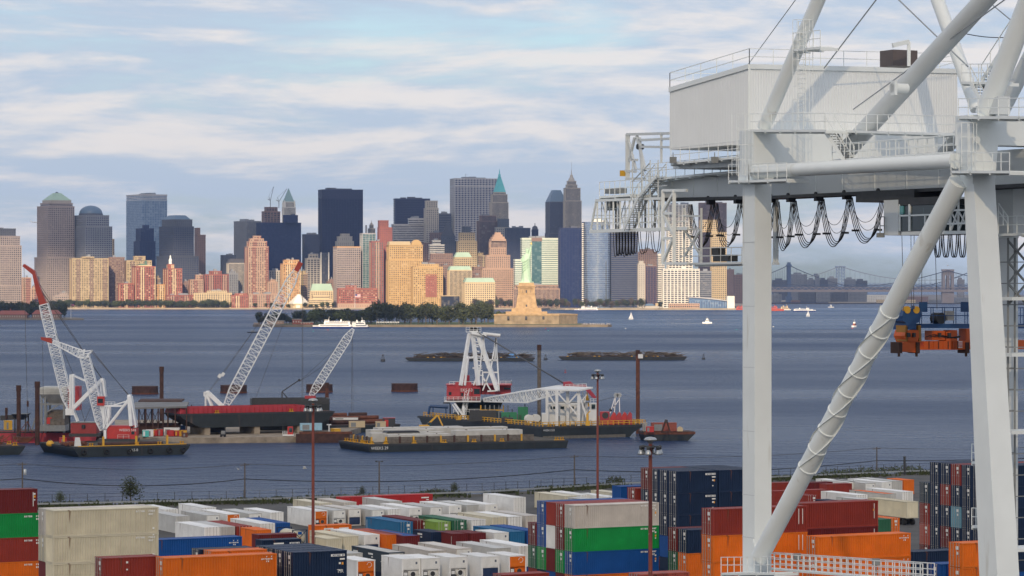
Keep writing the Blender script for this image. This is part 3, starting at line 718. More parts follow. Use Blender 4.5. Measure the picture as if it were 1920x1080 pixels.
t, o = tower('office_block', 'white banded narrow block left of the white grid slab', 6200, [(1232, 1234, 1246, 476)], 'white', 'dark', 'band', 6); B.append(t)
t, o = tower('grid_tower', 'broad white grid office slab at the waterfront below the girder', 6080, [(1241, 1244, 1311, 504), (1278, 1279, 1284, 500, 'solid', 'white')], 'white', 'dark', 'pierw', 5, roof=False); B.append(t)
t, o = tower('office_block', 'grey lower slab right of the broad white grid slab', 6090, [(1309, 1310, 1334, 508)], 'grey', 'dark', 'band', 5); B.append(t)
t, o = tower('office_tower', 'dark red striped tower seen through the power cables', 6600, [(1310, 1313, 1362, 380)], 'brown', 'dark', 'pier', 6); B.append(t)
t, o = tower('office_tower', 'sunlit tan slab left of the near crane leg', 6250, [(1332, 1335, 1362, 435), (1312, 1313, 1345, 412)], 'tan', 'dark', 'stone', 5, roof=False); B.append(t)
for i, (a, b, y, w, D) in enumerate([(56, 72, 540, 'pink', 6300), (100, 131, 553, 'granite', 6230), (284, 300, 521, 'tan', 6330), (340, 356, 531, 'brown', 6260), (424, 446, 512, 'grey', 6300), (500, 520, 528, 'pink', 6210), (560, 576, 512, 'tan', 6330), (612, 628, 527, 'brown', 6260), (640, 662, 505, 'grey', 6420), (776, 800, 470, 'tan', 6480), (816, 840, 512, 'cream', 6250), (880, 906, 520, 'brown', 6200), (888, 910, 478, 'tan', 6420), (1010, 1030, 470, 'dgrey', 6450)]):
    t, o = tower('infill_block', 'low infill block, %s from left among those between the waterfront towers' % ('first', 'second', 'third', 'fourth', 'fifth', 'sixth', 'seventh', 'eighth', 'ninth', 'tenth', 'eleventh', 'twelfth', 'thirteenth', 'fourteenth')[i], D, [(a, a + 3, b, y), (a + (b - a) * .3, a + (b - a) * .4, b - (b - a) * .2, y - 4)], w, 'dark', 'stone' if i % 2 else 'apt', 14, group='infill blocks of the waterfront'); B.append(t)
# ferry terminal
t = thing('ferry_terminal', 'blue glass ferry terminal with pale curved roof at the water', 'terminal', Vector((PX(1333, 5970), 5985, BZ)))
a = PX(1293, 5985) - PX(1333, 5985); b = PX(1364, 5985) - PX(1333, 5985); h0 = PZ(556, 5985) - BZ; h1 = PZ(563, 5985) - BZ
MB().prism([(a, 0, 0), (b, 0, 0), (b, 0, h1 - 1.2), (a, 0, h0 - 1.2)], (0, 40, 0)).build('glass_front', G_['blue'], t)
mb = MB()
for i in range(16): x = a + (b - a) * i / 15; mb.bx(x - 0.4, x + 0.4, -0.6, 0.2, 0, h1 - 2)
mb.build('mullion', W_['navy'], t)
pts = [(a - 3 + (b - a + 3) * i / 8, -3, h0 + (h1 - h0) * (i / 8) ** 1.5) for i in range(9)]
MB().prism(pts + [(p[0], p[1], p[2] - 1.8) for p in pts[::-1]], (0, 46, 0)).build('roof', W_['steel'], t)
c0 = b; c1 = PX(1378, 5985) - PX(1333, 5985)
MB().bx(c0 + 0.5, c1, -3, 30, 0, PZ(555, 5985) - BZ).build('end_tower', W_['white'], t)
t, o = tower('ferry_building', 'long low pink brick pier building left of the ferry terminal', 5975, [(1254, 1255, 1311, 569)], 'pink', 'dark', 'grid', 4, roof=False); B.append(t)
t = thing('park_pavilion', 'small park pavilion with blue hipped roof among waterfront trees', 'pavilion', Vector((PX(1220, 5985), 5985, BZ)))
MB().bx(-12, 14, 0, 16, 0, 5).build('wall', W_['stone'], t); MB().hip(-13, 9, -1, 17, 5, 9, 0.5).build('roof', ROOFB, t); MB().bx(9.5, 15, 1, 12, 5, 10).build('stair_block', W_['tan'], t)
# distant quarter behind the bridges and behind the left leg
t, o = tower('office_tower', 'hazy distant tower left of the near crane leg behind the tan slab', 8200, [(1361, 1362, 1376, 505)], 'brown', 'dark', 'solid', 6); B.append(t)
t, o = tower('office_block', 'low hazy brick block beside the near crane leg', 7600, [(1375, 1376, 1400, 515)], 'brown', 'dark', 'stone', 6); B.append(t)
fg = 'hazy housing blocks behind the suspension bridges'
for i, (a, b, y, w, lb) in enumerate([(1448, 1476, 525, 'dgrey', 'low hazy block at the left end of the far housing row'), (1482, 1513, 514, 'grey', 'broad hazy slab right of the blue bridge pylon'), (1513, 1530, 524, 'grey', 'hazy stepped block right of the broad slab'),
        (1528, 1536, 516, 'grey', 'slim hazy tower in the far housing row'), (1536, 1552, 524, 'dgrey', 'hazy block left of the far lattice bridge pylon'), (1551, 1570, 521, 'grey', 'hazy low block just left of the lattice pylon foot'), (1583, 1604, 523, 'grey', 'hazy jagged block right of the lattice bridge pylon'),
        (1602, 1626, 526, 'dgrey', 'hazy right end block of the far housing row'), (1448, 1465, 552, 'grey', 'hazy dark shore block below the bridge deck at left'), (1530, 1556, 546, 'grey', 'hazy brick shore block below the bridge deck'), (1556, 1590, 548, 'slate', 'hazy dark shore block below the lattice pylon'), (1590, 1625, 546, 'grey', 'hazy shore block at the right below the deck'),
        (1497, 1530, 548, 'slate', 'hazy dark slab on the shore right of the blue pylon foot'), (1795, 1808, 524, 'dgrey', 'small hazy tower right of the stone bridge pylon')]):
    t, o = tower('housing_block', lb, 9600 + 40 * (i % 3) if y < 530 else 8150 + 30 * (i % 3), [(a, a + 1, b, y), (a + (b - a) * 0.2, a + (b - a) * 0.25, b - (b - a) * 0.35, y - 3)], w, 'dark', 'fine', 6, roof=False, group=fg); B.append(t)
for i, (a, b, y, w) in enumerate([(1448, 1553, 567, 'navy'), (1553, 1640, 566, 'stone'), (1643, 1716, 562, 'cream'), (1625, 1690, 553, 'white'), (1690, 1740, 556, 'brown'), (1790, 1830, 558, 'grey'), (1483, 1500, 563, 'brown')]):
    lb = ['long low blue pier shed on the far shore', 'long pale pier shed with bays on the far shore', 'white pier shed right of the diagonal crane strut', 'pale warehouses on the far shore under the bridge deck', 'brick warehouses left of the stone bridge pylon', 'grey warehouse right of the stone bridge pylon', 'small brown shed on the far shore by the blue pylon'][i]
    t, o = tower('pier_shed', lb, 7960 + 12 * i if y > 558 else 8300, [(a, a + 1, b, y)], w, 'dark', 'solid', 4, roof=False, depth=20, group='sheds on the far shore'); B.append(t)
for t in B: done(t) if 'd' in t else None
for o_ in bpy.data.objects:
    if 'd' in o_: del o_['d']

# ------------------------------------------------------------------ bridges
def cable(mb, pts, r):
    for a, b in zip(pts[:-1], pts[1:]): mb.bar(a, b, r)
def bridge(label, D, pylons, pw, ydeck, ytop, xl, xr, wallmat, style, deck=8.0, sagy=None, dy=24.0):
    t = thing('suspension_bridge', label, 'bridge', at(pylons[0], ydeck, D))
    zd = PZ(ydeck, D); zt = PZ(ytop, D)
    MB().bx(PX(xl, D), PX(xr, D), D - dy / 2, D + dy / 2, zd - deck, zd).build('deck', wallmat, t, True)
    mb = MB(); x = PX(xl, D)
    while x < PX(xr, D):
        for s in (-1, 1):
            mb.bar((x, D + s * (dy / 2 + .3), zd), (x + 9, D + s * (dy / 2 + .3), zd + 6), 0.9); mb.bar((x + 9, D + s * (dy / 2 + .3), zd + 6), (x + 18, D + s * (dy / 2 + .3), zd), 0.9)
        x += 18
    for s in (-1, 1): mb.bar((PX(xl, D), D + s * dy / 2, zd + 6), (PX(xr, D), D + s * dy / 2, zd + 6), 1.0)
    mb.build('deck_truss', wallmat, t, True)
    for p in pylons:
        x = PX(p, D); w = PX(p + pw, D) - x
        mb = MB()
        if style == 'stone':
            for k in (-1, 0, 1): mb.bx(x + k * w * 0.40 - w * 0.13, x + k * w * 0.40 + w * 0.13, D - 8, D + 8, -2, zt - 9)
            mb.bx(x - w * 0.5, x + w * 0.5, D - 7.5, D + 7.5, zt - 16, zt - 5); mb.bx(x - w * 0.54, x + w * 0.54, D - 9, D + 9, zt - 5, zt)
            mb.bx(x - w * 0.5, x + w * 0.5, D - 7.4, D + 7.4, -2, zd - 2)
        elif style == 'slim':
            mb.bx(x - w / 2, x + w / 2, D - 14, D - 8, -2, zt - 6); mb.bx(x - w / 2, x + w / 2, D + 8, D + 14, -2, zt - 6)
            mb.bx(x - w * .7, x + w * .7, D - 16, D + 16, zt - 8, zt - 3); mb.bx(x - w * .4, x + w * .4, D - 15, D + 15, zt - 3, zt + 3); mb.bx(x - w * .8, x + w * .8, D - 15.5, D + 15.5, -2, 18)
        else:
            for k in (-1, -0.33, 0.33, 1):
                mb.bar((x + k * w * 0.5, D, zd - 30), (x + k * w * 0.36, D, zt - 4), 2.6)
            for j in range(6):
                z0 = zd + (zt - zd) * j / 6; z1 = zd + (zt - zd) * (j + 1) / 6
                mb.bar((x - w * .45, D, z1 - 2), (x + w * .45, D, z1 - 2), 2.0)
                mb.bar((x - w * .44, D, z0), (x - w * .14, D, z1), 1.3); mb.bar((x - w * .14, D, z0), (x - w * .44, D, z1), 1.3); mb.bar((x + w * .44, D, z0), (x + w * .14, D, z1), 1.3); mb.bar((x + w * .14, D, z0), (x + w * .44, D, z1), 1.3)
            mb.bx(x - w * .5, x + w * .5, D - 4, D + 4, zt - 4, zt)
        mb.build('pylon', wallmat if style != 'stone' else W_['granite'], t, True)
    mb = MB()
    ext = [xl] + list(pylons) + [xr]
    for s in (-1, 1):
        y = D + s * (dy / 2 - 2)
        def run(pa, za, pb, zb, drop):
            pts = [Vector((PX(pa + (pb - pa) * i / 24, D), y, za + (zb - za) * i / 24 - drop * 4 * (i / 24) * (1 - i / 24))) for i in range(25)]
            cable(mb, pts, 1.3)
            for i, p in enumerate(pts):
                if p.z > zd + 2: mb.bar(p, (p.x, p.y, zd), 0.35)
        for (pa, za, pb, zb, dr) in (sagy or []):
            run(pa, PZ(za, D), pb, PZ(zb, D), dr)
    mb.build('suspension_cable', W_['dgrey'], t, True)
    return t
STEELB = wallm('bridge_blue', (0.06, 0.10, 0.19), 0.6)
bridge('blue steel suspension bridge with slim pylon crossing behind the crane', 8400, [1479], 6.5, 538, 494, 1440, 1830, STEELB, 'slim', 8, [(1380, 530, 1479, 497, 6), (1479, 497, 1830, 505, 62)])
bridge('far suspension bridge with wide lattice pylon', 10600, [1575.5], 19, 534, 499, 1440, 1830, STEELB, 'lattice', 7, [(1440, 534, 1575, 499, 10), (1575, 499, 1800, 520, 26)], 30)
bridge('nearest suspension bridge with tall stone pylon right of the hanging spreader', 8000, [1777], 21, 543, 505, 1440, 1850, W_['granite'], 'stone', 6, [(1440, 530, 1520, 536, 0.1), (1520, 536, 1777, 507, 18), (1777, 507, 1900, 520, 10)])
# ------------------------------------------------------------------ trees
def crown_mesh(seed, h, w, nleaf, leaf, base=0.25, mname='crown'):
    rng = random.Random(seed); mb = MB()
    lobes = []
    for k in range(11):
        a = rng.uniform(0, 6.28); rr = w * 0.5 * rng.uniform(0.1, 0.62); z = h * rng.uniform(base + 0.08, 0.86)
        s = w * rng.uniform(0.17, 0.30) * (1.15 - 0.5 * abs(z / h - 0.55))
        lobes.append((Vector((rr * math.cos(a), rr * math.sin(a), z)), s))
    lobes.append((Vector((0, 0, h * 0.62)), w * 0.3))
    for i in range(nleaf):
        c, s = lobes[rng.randrange(len(lobes))]
        d = Vector((rng.gauss(0, 1), rng.gauss(0, 1), rng.gauss(0, 1))).normalized()
        p = c + d * s * (rng.random() ** 0.45) * (1.25 if rng.random() < 0.08 else 1.0)
        nrm = (d + Vector((rng.gauss(0, .6), rng.gauss(0, .6), rng.gauss(0, .6) + 0.3))).normalized()
        a = nrm.cross(ZUP)
        if a.length < 1e-3: a = Vector((1, 0, 0))
        a.normalize(); b = nrm.cross(a); q = leaf * rng.uniform(0.6, 1.3)
        mb.add([p - a * q, p + b * q * 0.7, p + a * q, p - b * q * 0.7], [(0, 1, 2, 3)])
    me_o = mb.build(mname, LEAF); me = me_o.data; bpy.data.objects.remove(me_o)
    tr = MB(); tr.tube((0, 0, -0.3), (0, 0, h * 0.5), w * 0.035, w * 0.022, 6)
    for c, s in lobes[:6]: tr.tube((0, 0, h * rng.uniform(0.2, 0.4)), tuple(c), w * 0.016, w * 0.006, 4)
    to = tr.build('trunk', BARK); tm = to.data; bpy.data.objects.remove(to)
    return me, tm
CROWNS = [crown_mesh(i, 10.0, 10.5, 1100, 0.52) for i in range(5)]
def tree(x, y, z, h, w, label, group, m=LEAF, k=None, rz=None, name='tree'):
    k = random.randrange(5) if k is None else k
    t = thing(name, label, 'tree', (x, y, z), random.uniform(0, 6.28) if rz is None else rz, group)
    t.scale = (w / 10.5, w / 10.5, h / 10.0)
    inst('crown', CROWNS[k][0], t, m); inst('trunk', CROWNS[k][1], t)
    return t
rng = random.Random(5)
# waterfront esplanade, left
for i in range(72):
    px = 100 + i * 4.5 + rng.uniform(-2, 2); D = 6092 + rng.uniform(0, 14)
    if 430 < px < 438: continue
    tree(PX(px, D), D, BZ, rng.uniform(12, 17), rng.uniform(14, 19), 'green esplanade tree in the row along the far seawall', 'trees along the far seawall', LEAF2 if i % 3 else LEAF)
for i in range(20):
    px = 425 + i * 10.5; D = 6098 + rng.uniform(0, 12)
    tree(PX(px, D), D, BZ, rng.uniform(7, 13), rng.uniform(9, 13), 'small green waterfront tree below the museum and hotel', 'trees below the museum and hotel', LEAF2)
# battery park
for i in range(44):
    px = 890 + i * 8.1 + rng.uniform(-2, 2)
    if 1205 < px < 1232: continue
    D = (6100 if px < 985 else 5975) + rng.uniform(0, 60)
    tree(PX(px, D), D, BZ, rng.uniform(13, 20), rng.uniform(14, 20), 'brown green park tree on the point behind the statue' , 'park trees on the point', (LEAF3, LEAF2, LEAF3, LEAF)[i % 4])
# ------------------------------------------------------------------ statue island
ISZ = 2.6
slab('island', [(PX(470, 3440), 3470), (PX(500, 3440), 3442), (PX(930, 3430), 3432), (PX(1140, 3440), 3440), (PX(1147, 3452), 3452), (PX(1100, 3560), 3560), (PX(940, 3700), 3700), (PX(560, 3700), 3700)], ISZ, mat('island_seawall', (0.17, 0.14, 0.105), 0.9, var=0.3, scale=0.08))
mb = MB(); mb.add([(PX(520, 3446), 3446, ISZ + .05), (PX(1090, 3446), 3446, ISZ + .05), (PX(1090, 3550), 3550, ISZ + .05), (PX(940, 3690), 3690, ISZ + .05), (PX(570, 3690), 3690, ISZ + .05)], [(0, 1, 2, 3, 4)])
struct('island_lawn', mb, GRASSM)
for i in range(58):
    px = 585 + (i * 37 % 345) + rng.uniform(-4, 4); D = 3475 + (i % 5) * 34 + rng.uniform(-6, 6)
    if px > 900: D = max(D, 3580)
    h = rng.uniform(17, 26) if px > 690 else rng.uniform(14, 19)
    if px < 690 and i % 2: D = 3560
    tree(PX(px, D), D, ISZ, h, rng.uniform(15, 21), 'dark full crowned tree in the island grove left of the statue', 'trees of the island grove', LEAF if i % 4 else LEAF2)
for i in range(16):
    px = 484 + i * 6.6; D = 3500 + rng.uniform(0, 60)
    tree(PX(px, D), D, ISZ, rng.uniform(6, 16) if px > 540 else rng.uniform(8, 14), rng.uniform(11, 16), 'low dark tree at the thin left tip of the statue island', 'trees at the island tip', LEAF)
for px in (931, 938, 946, 953):
    tree(PX(px, 3560), 3560, ISZ, rng.uniform(12, 15), 13, 'tree beside the pedestal wall on its left', 'trees beside the pedestal', LEAF2)
STONEP = mat('pedestal_granite', (0.38, 0.265, 0.15), 0.9, var=0.25, scale=0.25)
STONEW = mat('fort_wall_stone', (0.25, 0.195, 0.135), 0.9, var=0.35, scale=0.15)
SD = 3540.0
scx = PX(987, SD)
def zs(y): return PZ(y, SD)
t = thing('star_fort', 'broad tan stone fort wall under the statue pedestal', 'fort', (scx, SD, ISZ))
fz = zs(589) - ISZ
a, b = PX(927, SD) - scx, PX(1082, SD) - scx
MB().prism([(a, -48, 0), (b - 22, -52, 0), (b, -20, 0), (b - 14, 60, 0), (a + 8, 60, 0)], (0, 0, fz)).build('wall', STONEW, t)
MB().prism([(a - .4, -48.5, fz - 1.2), (b - 22, -52.6, fz - 1.2), (b + .5, -20, fz - 1.2), (b - 14, 60.4, fz - 1.2), (a + 8, 60.4, fz - 1.2)], (0, 0, 1.6)).build('coping', STONEP, t)
mb = MB()
for px in (953, 986, 1018): mb.bx(PX(px, SD) - scx - 1.2, PX(px, SD) - scx + 1.2, -52.3, -47, fz - 5.2, fz - 2)
mb.build('gun_port', ROOFD, t)
t = thing('statue_pedestal', 'tapered tan granite pedestal carrying the green statue', 'pedestal', (scx, SD, zs(589.4)))
mb = MB(); z0 = 0.2
def sq(w, z, d=None): return [Vector((-w, -(d or w), z)), Vector((w, -(d or w), z)), Vector((w, d or w, z)), Vector((-w, d or w, z))]
pz = lambda y: zs(y) - zs(589.4)
mb.loft([sq(24, z0), sq(24, pz(584))], True, False).loft([sq(17.5, pz(584)), sq(17, pz(577))], True, False)
mb.build('step', STONEP, t)
mb = MB(); mb.loft([sq(12.4, pz(577)), sq(11, pz(562)), sq(10.2, pz(553))], True, False).loft([sq(8.6, pz(553)), sq(8.4, pz(541))], True, False)
for x in (-8.6, -3.4, 3.4, 8.6):
    mb.bx(x - 1.1, x + 1.1, -9.6, -8, pz(553), pz(541)); mb.bx(x - 1.1, x + 1.1, 8, 9.6, pz(553), pz(541)); mb.bx(-9.6, -8, x - 1.1, x + 1.1, pz(553), pz(541)); mb.bx(8, 9.6, x - 1.1, x + 1.1, pz(553), pz(541))
mb.build('shaft', STONEP, t)
MB().loft([sq(9.8, pz(541)), sq(9.9, pz(538)), sq(11, pz(537.6)), sq(11, pz(536)), sq(9.2, pz(535.8)), sq(8.8, pz(530))], True, False).build('cornice', STONEP, t)
mb = MB()
for x in (-4, 0, 4): mb.bx(x - .8, x + .8, -8.75, -8, pz(549), pz(544))
mb.bx(-.9, .9, -12.2, -10, pz(575), pz(571)); mb.build('window', ROOFD, t)
GREENC = mat('statue_green_copper', (0.42, 0.60, 0.46), 0.75, var=0.12, scale=0.35, bump=0.3, bscale=1.2)
t = thing('statue', 'green copper robed statue raising a gilded torch', 'statue', (scx, SD, zs(530)), R(-20))
MB().loft([sq(6.8, 0), sq(6.4, 1.4)], True, False).build('plinth', GREENC, t)
rings = []
prof = [(1.2, 6.0, 5.2, 0), (4, 5.6, 4.9, 0), (9, 5.1, 4.5, -.1), (14, 4.9, 4.4, -.2), (19, 4.8, 4.3, -.2), (23, 4.9, 4.2, -.1), (27, 4.6, 3.8, 0), (30, 4.4, 3.2, .2), (32, 3.9, 2.7, .4), (33.4, 2.2, 2.0, .7), (34.2, 1.3, 1.4, .9), (35.2, 1.7, 1.9, 1.0), (36.6, 1.9, 2.2, 1.1), (38, 1.8, 2.0, 1.1), (39, 1.1, 1.3, 1.1), (39.4, .3, .4, 1.1)]
for z, rx, ry, ox in prof:
    r = []
    for i in range(28):
        a = 2 * math.pi * i / 28
        fold = 1 + (0.10 * math.sin(a * 7 + z * 0.22) + 0.05 * math.sin(a * 12 - z * 0.4)) * (1 if z < 31 else 0)
        r.append(Vector((ox + rx * fold * math.cos(a), ry * fold * math.sin(a) - 0.2, z)))
    rings.append(r)
mb = MB(); mb.loft(rings, True, True)
# raised right arm, draped sleeve, bent left arm
mb.tube((3.0, 0, 30.6), (4.4, -.2, 34.5), 1.9, 1.5, 10); mb.tube((4.3, -.2, 34.2), (5.9, -.2, 41.5), 1.45, 0.85, 10); mb.tube((2.0, .3, 27), (4.2, -.1, 33.5), 2.6, 1.6, 10)
mb.tube((-3.6, -.3, 30.5), (-4.8, -2.0, 25.5), 1.6, 1.3, 8); mb.tube((-4.8, -2.0, 25.5), (-3.2, -4.0, 24.4), 1.2, 0.8, 8)
for k in range(4): mb.path([(-4 + k * 0.6, -4.6, 12 + k * 4), (0 + k * .4, -5.3, 15 + k * 3.4), (4, -4.0, 19 + k * 3)], 0.5, 6)
mb.build('robed_figure', GREENC, t)
mb = MB()
for i in range(7):
    a = R(-75 + i * 25); mb.tube((1.1 + 1.6 * math.sin(a), -0.4, 38.2 + 1.1 * math.cos(a)), (1.1 + 3.4 * math.sin(a), -0.5, 38.2 + 3.0 * math.cos(a)), 0.28, 0.05, 5)
mb.lathe((1.1, -.2, 37.6), [(2.1, 0), (2.2, .9)], 16); mb.build('crown', GREENC, t)
mb = MB(); mb.lathe((6.0, -.2, 41.2), [(0.5, 0), (0.6, 1.5), (1.5, 2.2), (1.5, 2.9), (0.9, 3.0)], 12); mb.build('torch', GREENC, t)
MB().lathe((6.0, -.2, 44.2), [(0.8, 0), (1.1, 1.0), (0.6, 2.2), (0.05, 3.2)], 10).build('flame', mat('gilded_flame', (0.85, 0.5, 0.12), 0.3, metal=0.8), t)
mb = MB(); mb.box((-4.4, -3.4, 26.2), (2.4, 0.7, 4.2), (Vector((.9, -.4, 0)).normalized(), Vector((.4, .9, 0)).normalized(), ZUP)); mb.build('tablet', GREENC, t)
# people on the seawall: a far crowd, seen as one line of specks
mb = MB(); cols = 0
for i in range(60):
    px = 1094 + 50 * rng.random(); D = 3452 + rng.uniform(0, 6); p = Vector((PX(px, D), D, ISZ))
    mb.loft([[p + Vector((r * math.cos(k * 1.05), r * .7 * math.sin(k * 1.05), z)) for k in range(6)] for r, z in ((.16, 0), (.2, .85), (.27, 1.3), (.24, 1.45), (.09, 1.5), (.12, 1.65), (.04, 1.78))])
tag(mb.build('visitor_crowd', mat('mixed_clothing', (0.3, 0.3, 0.34), 0.9, var=0.9, scale=0.6)), 'line of tiny visitors on the seawall right of the fort', 'crowd', kind='stuff')
# low buildings on the island
for (a, b, y0, y1, D, m, lb) in ((548, 565, 599, 611, 3470, 'brick', 'square red brick hut on the island left of the white ferry'), (563, 587, 605, 611, 3460, 'brick', 'long low brick wall building beside the brick hut'), (500, 532, 602, 607, 3490, 'pink', 'low pink brick house with white windows on the island tip'), (476, 486, 606, 610, 3500, 'pink', 'tiny brick shed at the far left of the island tip')):
    x0, x1 = PX(a, D), PX(b, D); z = PZ(y0, D)
    t = thing('island_house', lb, 'building', (x0, D, ISZ)); MB().bx(0, x1 - x0, 0, 10, -.1, z - ISZ).build('wall', W_[m], t)
    MB().bx(-.5, x1 - x0 + .5, -.5, 10.5, z - ISZ, z - ISZ + .6).build('roof', W_['stone'], t)
    mb = MB(); n = max(1, int((x1 - x0) / 3))
    for i in range(n): mb.bx(i * 3 + 1, i * 3 + 1.8, -.15, .1, (z - ISZ) * .4, (z - ISZ) * .7)
    mb.build('window', W_['white'], t)
mb = MB()
for i in range(14):
    x = PX(706 + i * 3.1, 3462); mb.bx(x, x + 1.3, 3460, 3464, ISZ + 2.2, ISZ + 3.2); mb.bar((x, 3462, ISZ), (x, 3462, ISZ + 2.4), .15)
tag(mb.build('market_stalls', WHITE), 'row of small white stall awnings before the island grove', 'stall', kind='stuff')
# ------------------------------------------------------------------ left island with brick hospital
ED = 4150.0
slab('small_island', [(PX(-60, ED), ED + 5), (PX(100, ED), ED - 5), (PX(157, ED), ED), (PX(157, ED + 20), ED + 20), (PX(110, ED), ED + 160), (PX(-60, ED), ED + 200)], 2.2, mat('small_island_wall', (0.2, 0.18, 0.15), 0.9, var=0.3, scale=0.08))
for (a, b, y0, lb) in ((-8, 48, 590, 'long low brick ward with red hipped roof at the left edge'), (58, 110, 589, 'low brick ward with red roof right of the dark boom')):
    x0, x1 = PX(a, ED), PX(b, ED); h = PZ(y0, ED) - 2.2
    t = thing('brick_ward', lb, 'building', (x0, ED + 12, 2.2)); w = x1 - x0
    MB().bx(0, w, 0, 14, -.1, h).build('wall', W_['brown'], t); MB().hip(-1, w + 1, -1, 15, h, h + 5.5, 0.1, 0.75).build('roof', W_['redbrick'], t)
    mb = MB(); n = int(w / 3.2)
    for i in range(n): mb.bx(i * 3.2 + 1, i * 3.2 + 2, -.15, .1, h * .3, h * .75)
    mb.build('window', W_['stone'], t)
    MB().bx(w * .4, w * .4 + 1.5, 6, 8, h + 3, h + 8).build('chimney', W_['redbrick'], t)
for i in range(26):
    px = -5 + i * 5.0; D = ED + 45 + (i % 3) * 18
    tree(PX(px, D), D, 2.2, rng.uniform(17, 24), rng.uniform(15, 20), 'dark tree on the small brick hospital island at left', 'trees of the small left island', LEAF)
mb = MB(); p = at(133, 597, ED); mb.tube(p, at(133, 569, ED), .35, .15, 6); t = tag(mb.build('flagpole', WHITE), 'tall white flagpole at the tip of the small left island', 'flagpole')
fl = MB(); q = at(133, 570, ED); fl.add([q, q + Vector((4.5, .5, -.4)), q + Vector((4.5, .3, -2.8)), q + Vector((0, 0, -2.6))], [(0, 1, 2, 3)]); fo = fl.build('flag', mat('flag_cloth', (0.25, 0.09, 0.13), 0.8, var=0.6, scale=0.5)); fo.parent = t
# flag on its pole in front of the hotel
p = at(665.5, 580, 6085); mb = MB(); mb.tube(p, at(665.5, 536, 6085), .45, .2, 6); t = tag(mb.build('flagpole', WHITE), 'tall flagpole with large striped flag before the brick hotel', 'flagpole')
q = at(666, 551.5, 6085); L_, H_ = 10.5, 6.6; st = MB(); st2 = MB()
for k in range(13):
    (st if k % 2 == 0 else st2).add([q + Vector((0, 0, -H_ * k / 13)), q + Vector((L_, 1, -H_ * k / 13)), q + Vector((L_, 1, -H_ * (k + 1) / 13)), q + Vector((0, 0, -H_ * (k + 1) / 13))], [(0, 1, 2, 3)])
o1 = st.build('red_stripes', mat('flag_red', (.5, .05, .06), .8)); o2 = st2.build('white_stripes', mat('flag_white', (.75, .75, .75), .8)); o3 = MB().add([q + Vector((0, -.1, 0)), q + Vector((L_ * .4, .3, 0)), q + Vector((L_ * .4, .3, -H_ * .54)), q + Vector((0, -.1, -H_ * .54))], [(0, 1, 2, 3)]).build('canton', mat('flag_blue', (.04, .06, .22), .8))
for o_ in (o1, o2, o3): o_.parent = t

# ------------------------------------------------------------------ boats
HULLB = mat('navy_boat_hull', (0.02, 0.04, 0.16), 0.4); HULLW = mat('white_boat_paint', (0.8, 0.8, 0.78), 0.4, var=0.05)
def hull(mb, L, Bm, zb, zt, bow=0.25, stern=0.85, flare=1.0):
    """boat hull along +x (bow at +x)"""
    rings = []
    for z, k in ((zb, 0.82), ((zb + zt) / 2, 0.95), (zt, 1.0)):
        r = []
        for (x, y) in ((-0.5, -0.5 * stern), (-0.2, -0.5), (0.5 - bow, -0.47), (0.42, -0.22), (0.5, 0), (0.42, 0.22), (0.5 - bow, 0.47), (-0.2, 0.5), (-0.5, 0.5 * stern)):
            r.append(Vector((x * L * (0.94 + 0.06 * k) , y * Bm * k, z)))
        rings.append(r)
    mb.loft(rings, True, False)
def ferry(px0, px1, yw, label, rz=0.0, flip=1, decks=2, hullm=HULLB, bodym=HULLW, name='ferry'):
    D = DW(yw); L = (PX(px1, D) - PX(px0, D)) / max(0.3, abs(math.cos(rz)))
    t = thing(name, label, 'boat', (PX((px0 + px1) / 2, D), D, 0), rz if flip > 0 else math.pi + rz)
    mb = MB(); hull(mb, L, L * .24, -.6, L * .035 + .5); mb.build('hull', hullm, t)
    z = L * .035 + .5; mb = MB(); gl = MB(); w = L * .22
    mb2 = MB(); hull(mb2, L * .995, L * .245, z, z + L * .03); mb2.build('bulwark', bodym, t)
    for k in range(decks):
        a, b = -L * (.46 - .02 * k), L * (.34 - .13 * k)
        mb.bx(a, b, -w / 2 + k * .3, w / 2 - k * .3, z + .1 + 2.5 * k, z + 2.5 + 2.5 * k)
        gl.bx(a + 2, b - 1.5, -w / 2 + k * .3 - .06, w / 2 - k * .3 + .06, z + 1.15 + 2.5 * k, z + 2.0 + 2.5 * k)
    z2 = z + 2.5 * decks
    mb.build('deckhouse', bodym, t); gl.build('window_band', G_['navy'], t)
    MB().bx(L * .08, L * .2, -w * .3, w * .3, z2, z2 + 2.4).build('wheelhouse', bodym, t)
    MB().bx(L * .1, L * .205, -w * .31, w * .31, z2 + 1.1, z2 + 1.8).build('wheelhouse_window', G_['navy'], t)
    mb = MB(); mb.tube((L * .1, 0, z2 + 2.3), (L * .08, 0, z2 + 6), .2, .1, 6); mb.tube((-L * .2, 0, z2), (-L * .22, 0, z2 + 2.8), .9, .8, 8); mb.build('mast_and_funnel', bodym, t)
    mb = MB(); railing(mb, [(-L * .44, -w / 2, z2), (L * .06, -w / 2, z2), (L * .06, w / 2, z2), (-L * .44, w / 2, z2)], 1.0, .05, 2.5, 2, True); mb.build('railing', bodym, t)
    return t
ferry(586, 661, 616, 'long white ferry with blue waterline moored at the island', 0, -1)
ferry(661, 691, 615.5, 'short white and blue ferry seen end on beside the long white ferry', R(40), 1)
ferry(1077, 1122, 583.5, 'white ferry passing below the park point', 0, -1)
ferry(1487, 1530, 584.5, 'white excursion boat with red trim right of the red ferry', 0, 1, 1)
REDF = mat('orange_red_ferry_paint', (0.5, 0.09, 0.05), 0.5)
ferry(1425, 1470, 583, 'orange red harbour ferry partly hidden by the near crane leg', 0, 1, 2, REDF, REDF)
ferry(1380, 1397, 581, 'orange red ferry just left of the near crane leg', 0, 1, 2, REDF, REDF)
ferry(1463, 1483, 581.5, 'pale cream ferry behind the orange red ferry', 0, 1, 2, HULLW, W_['cream'])
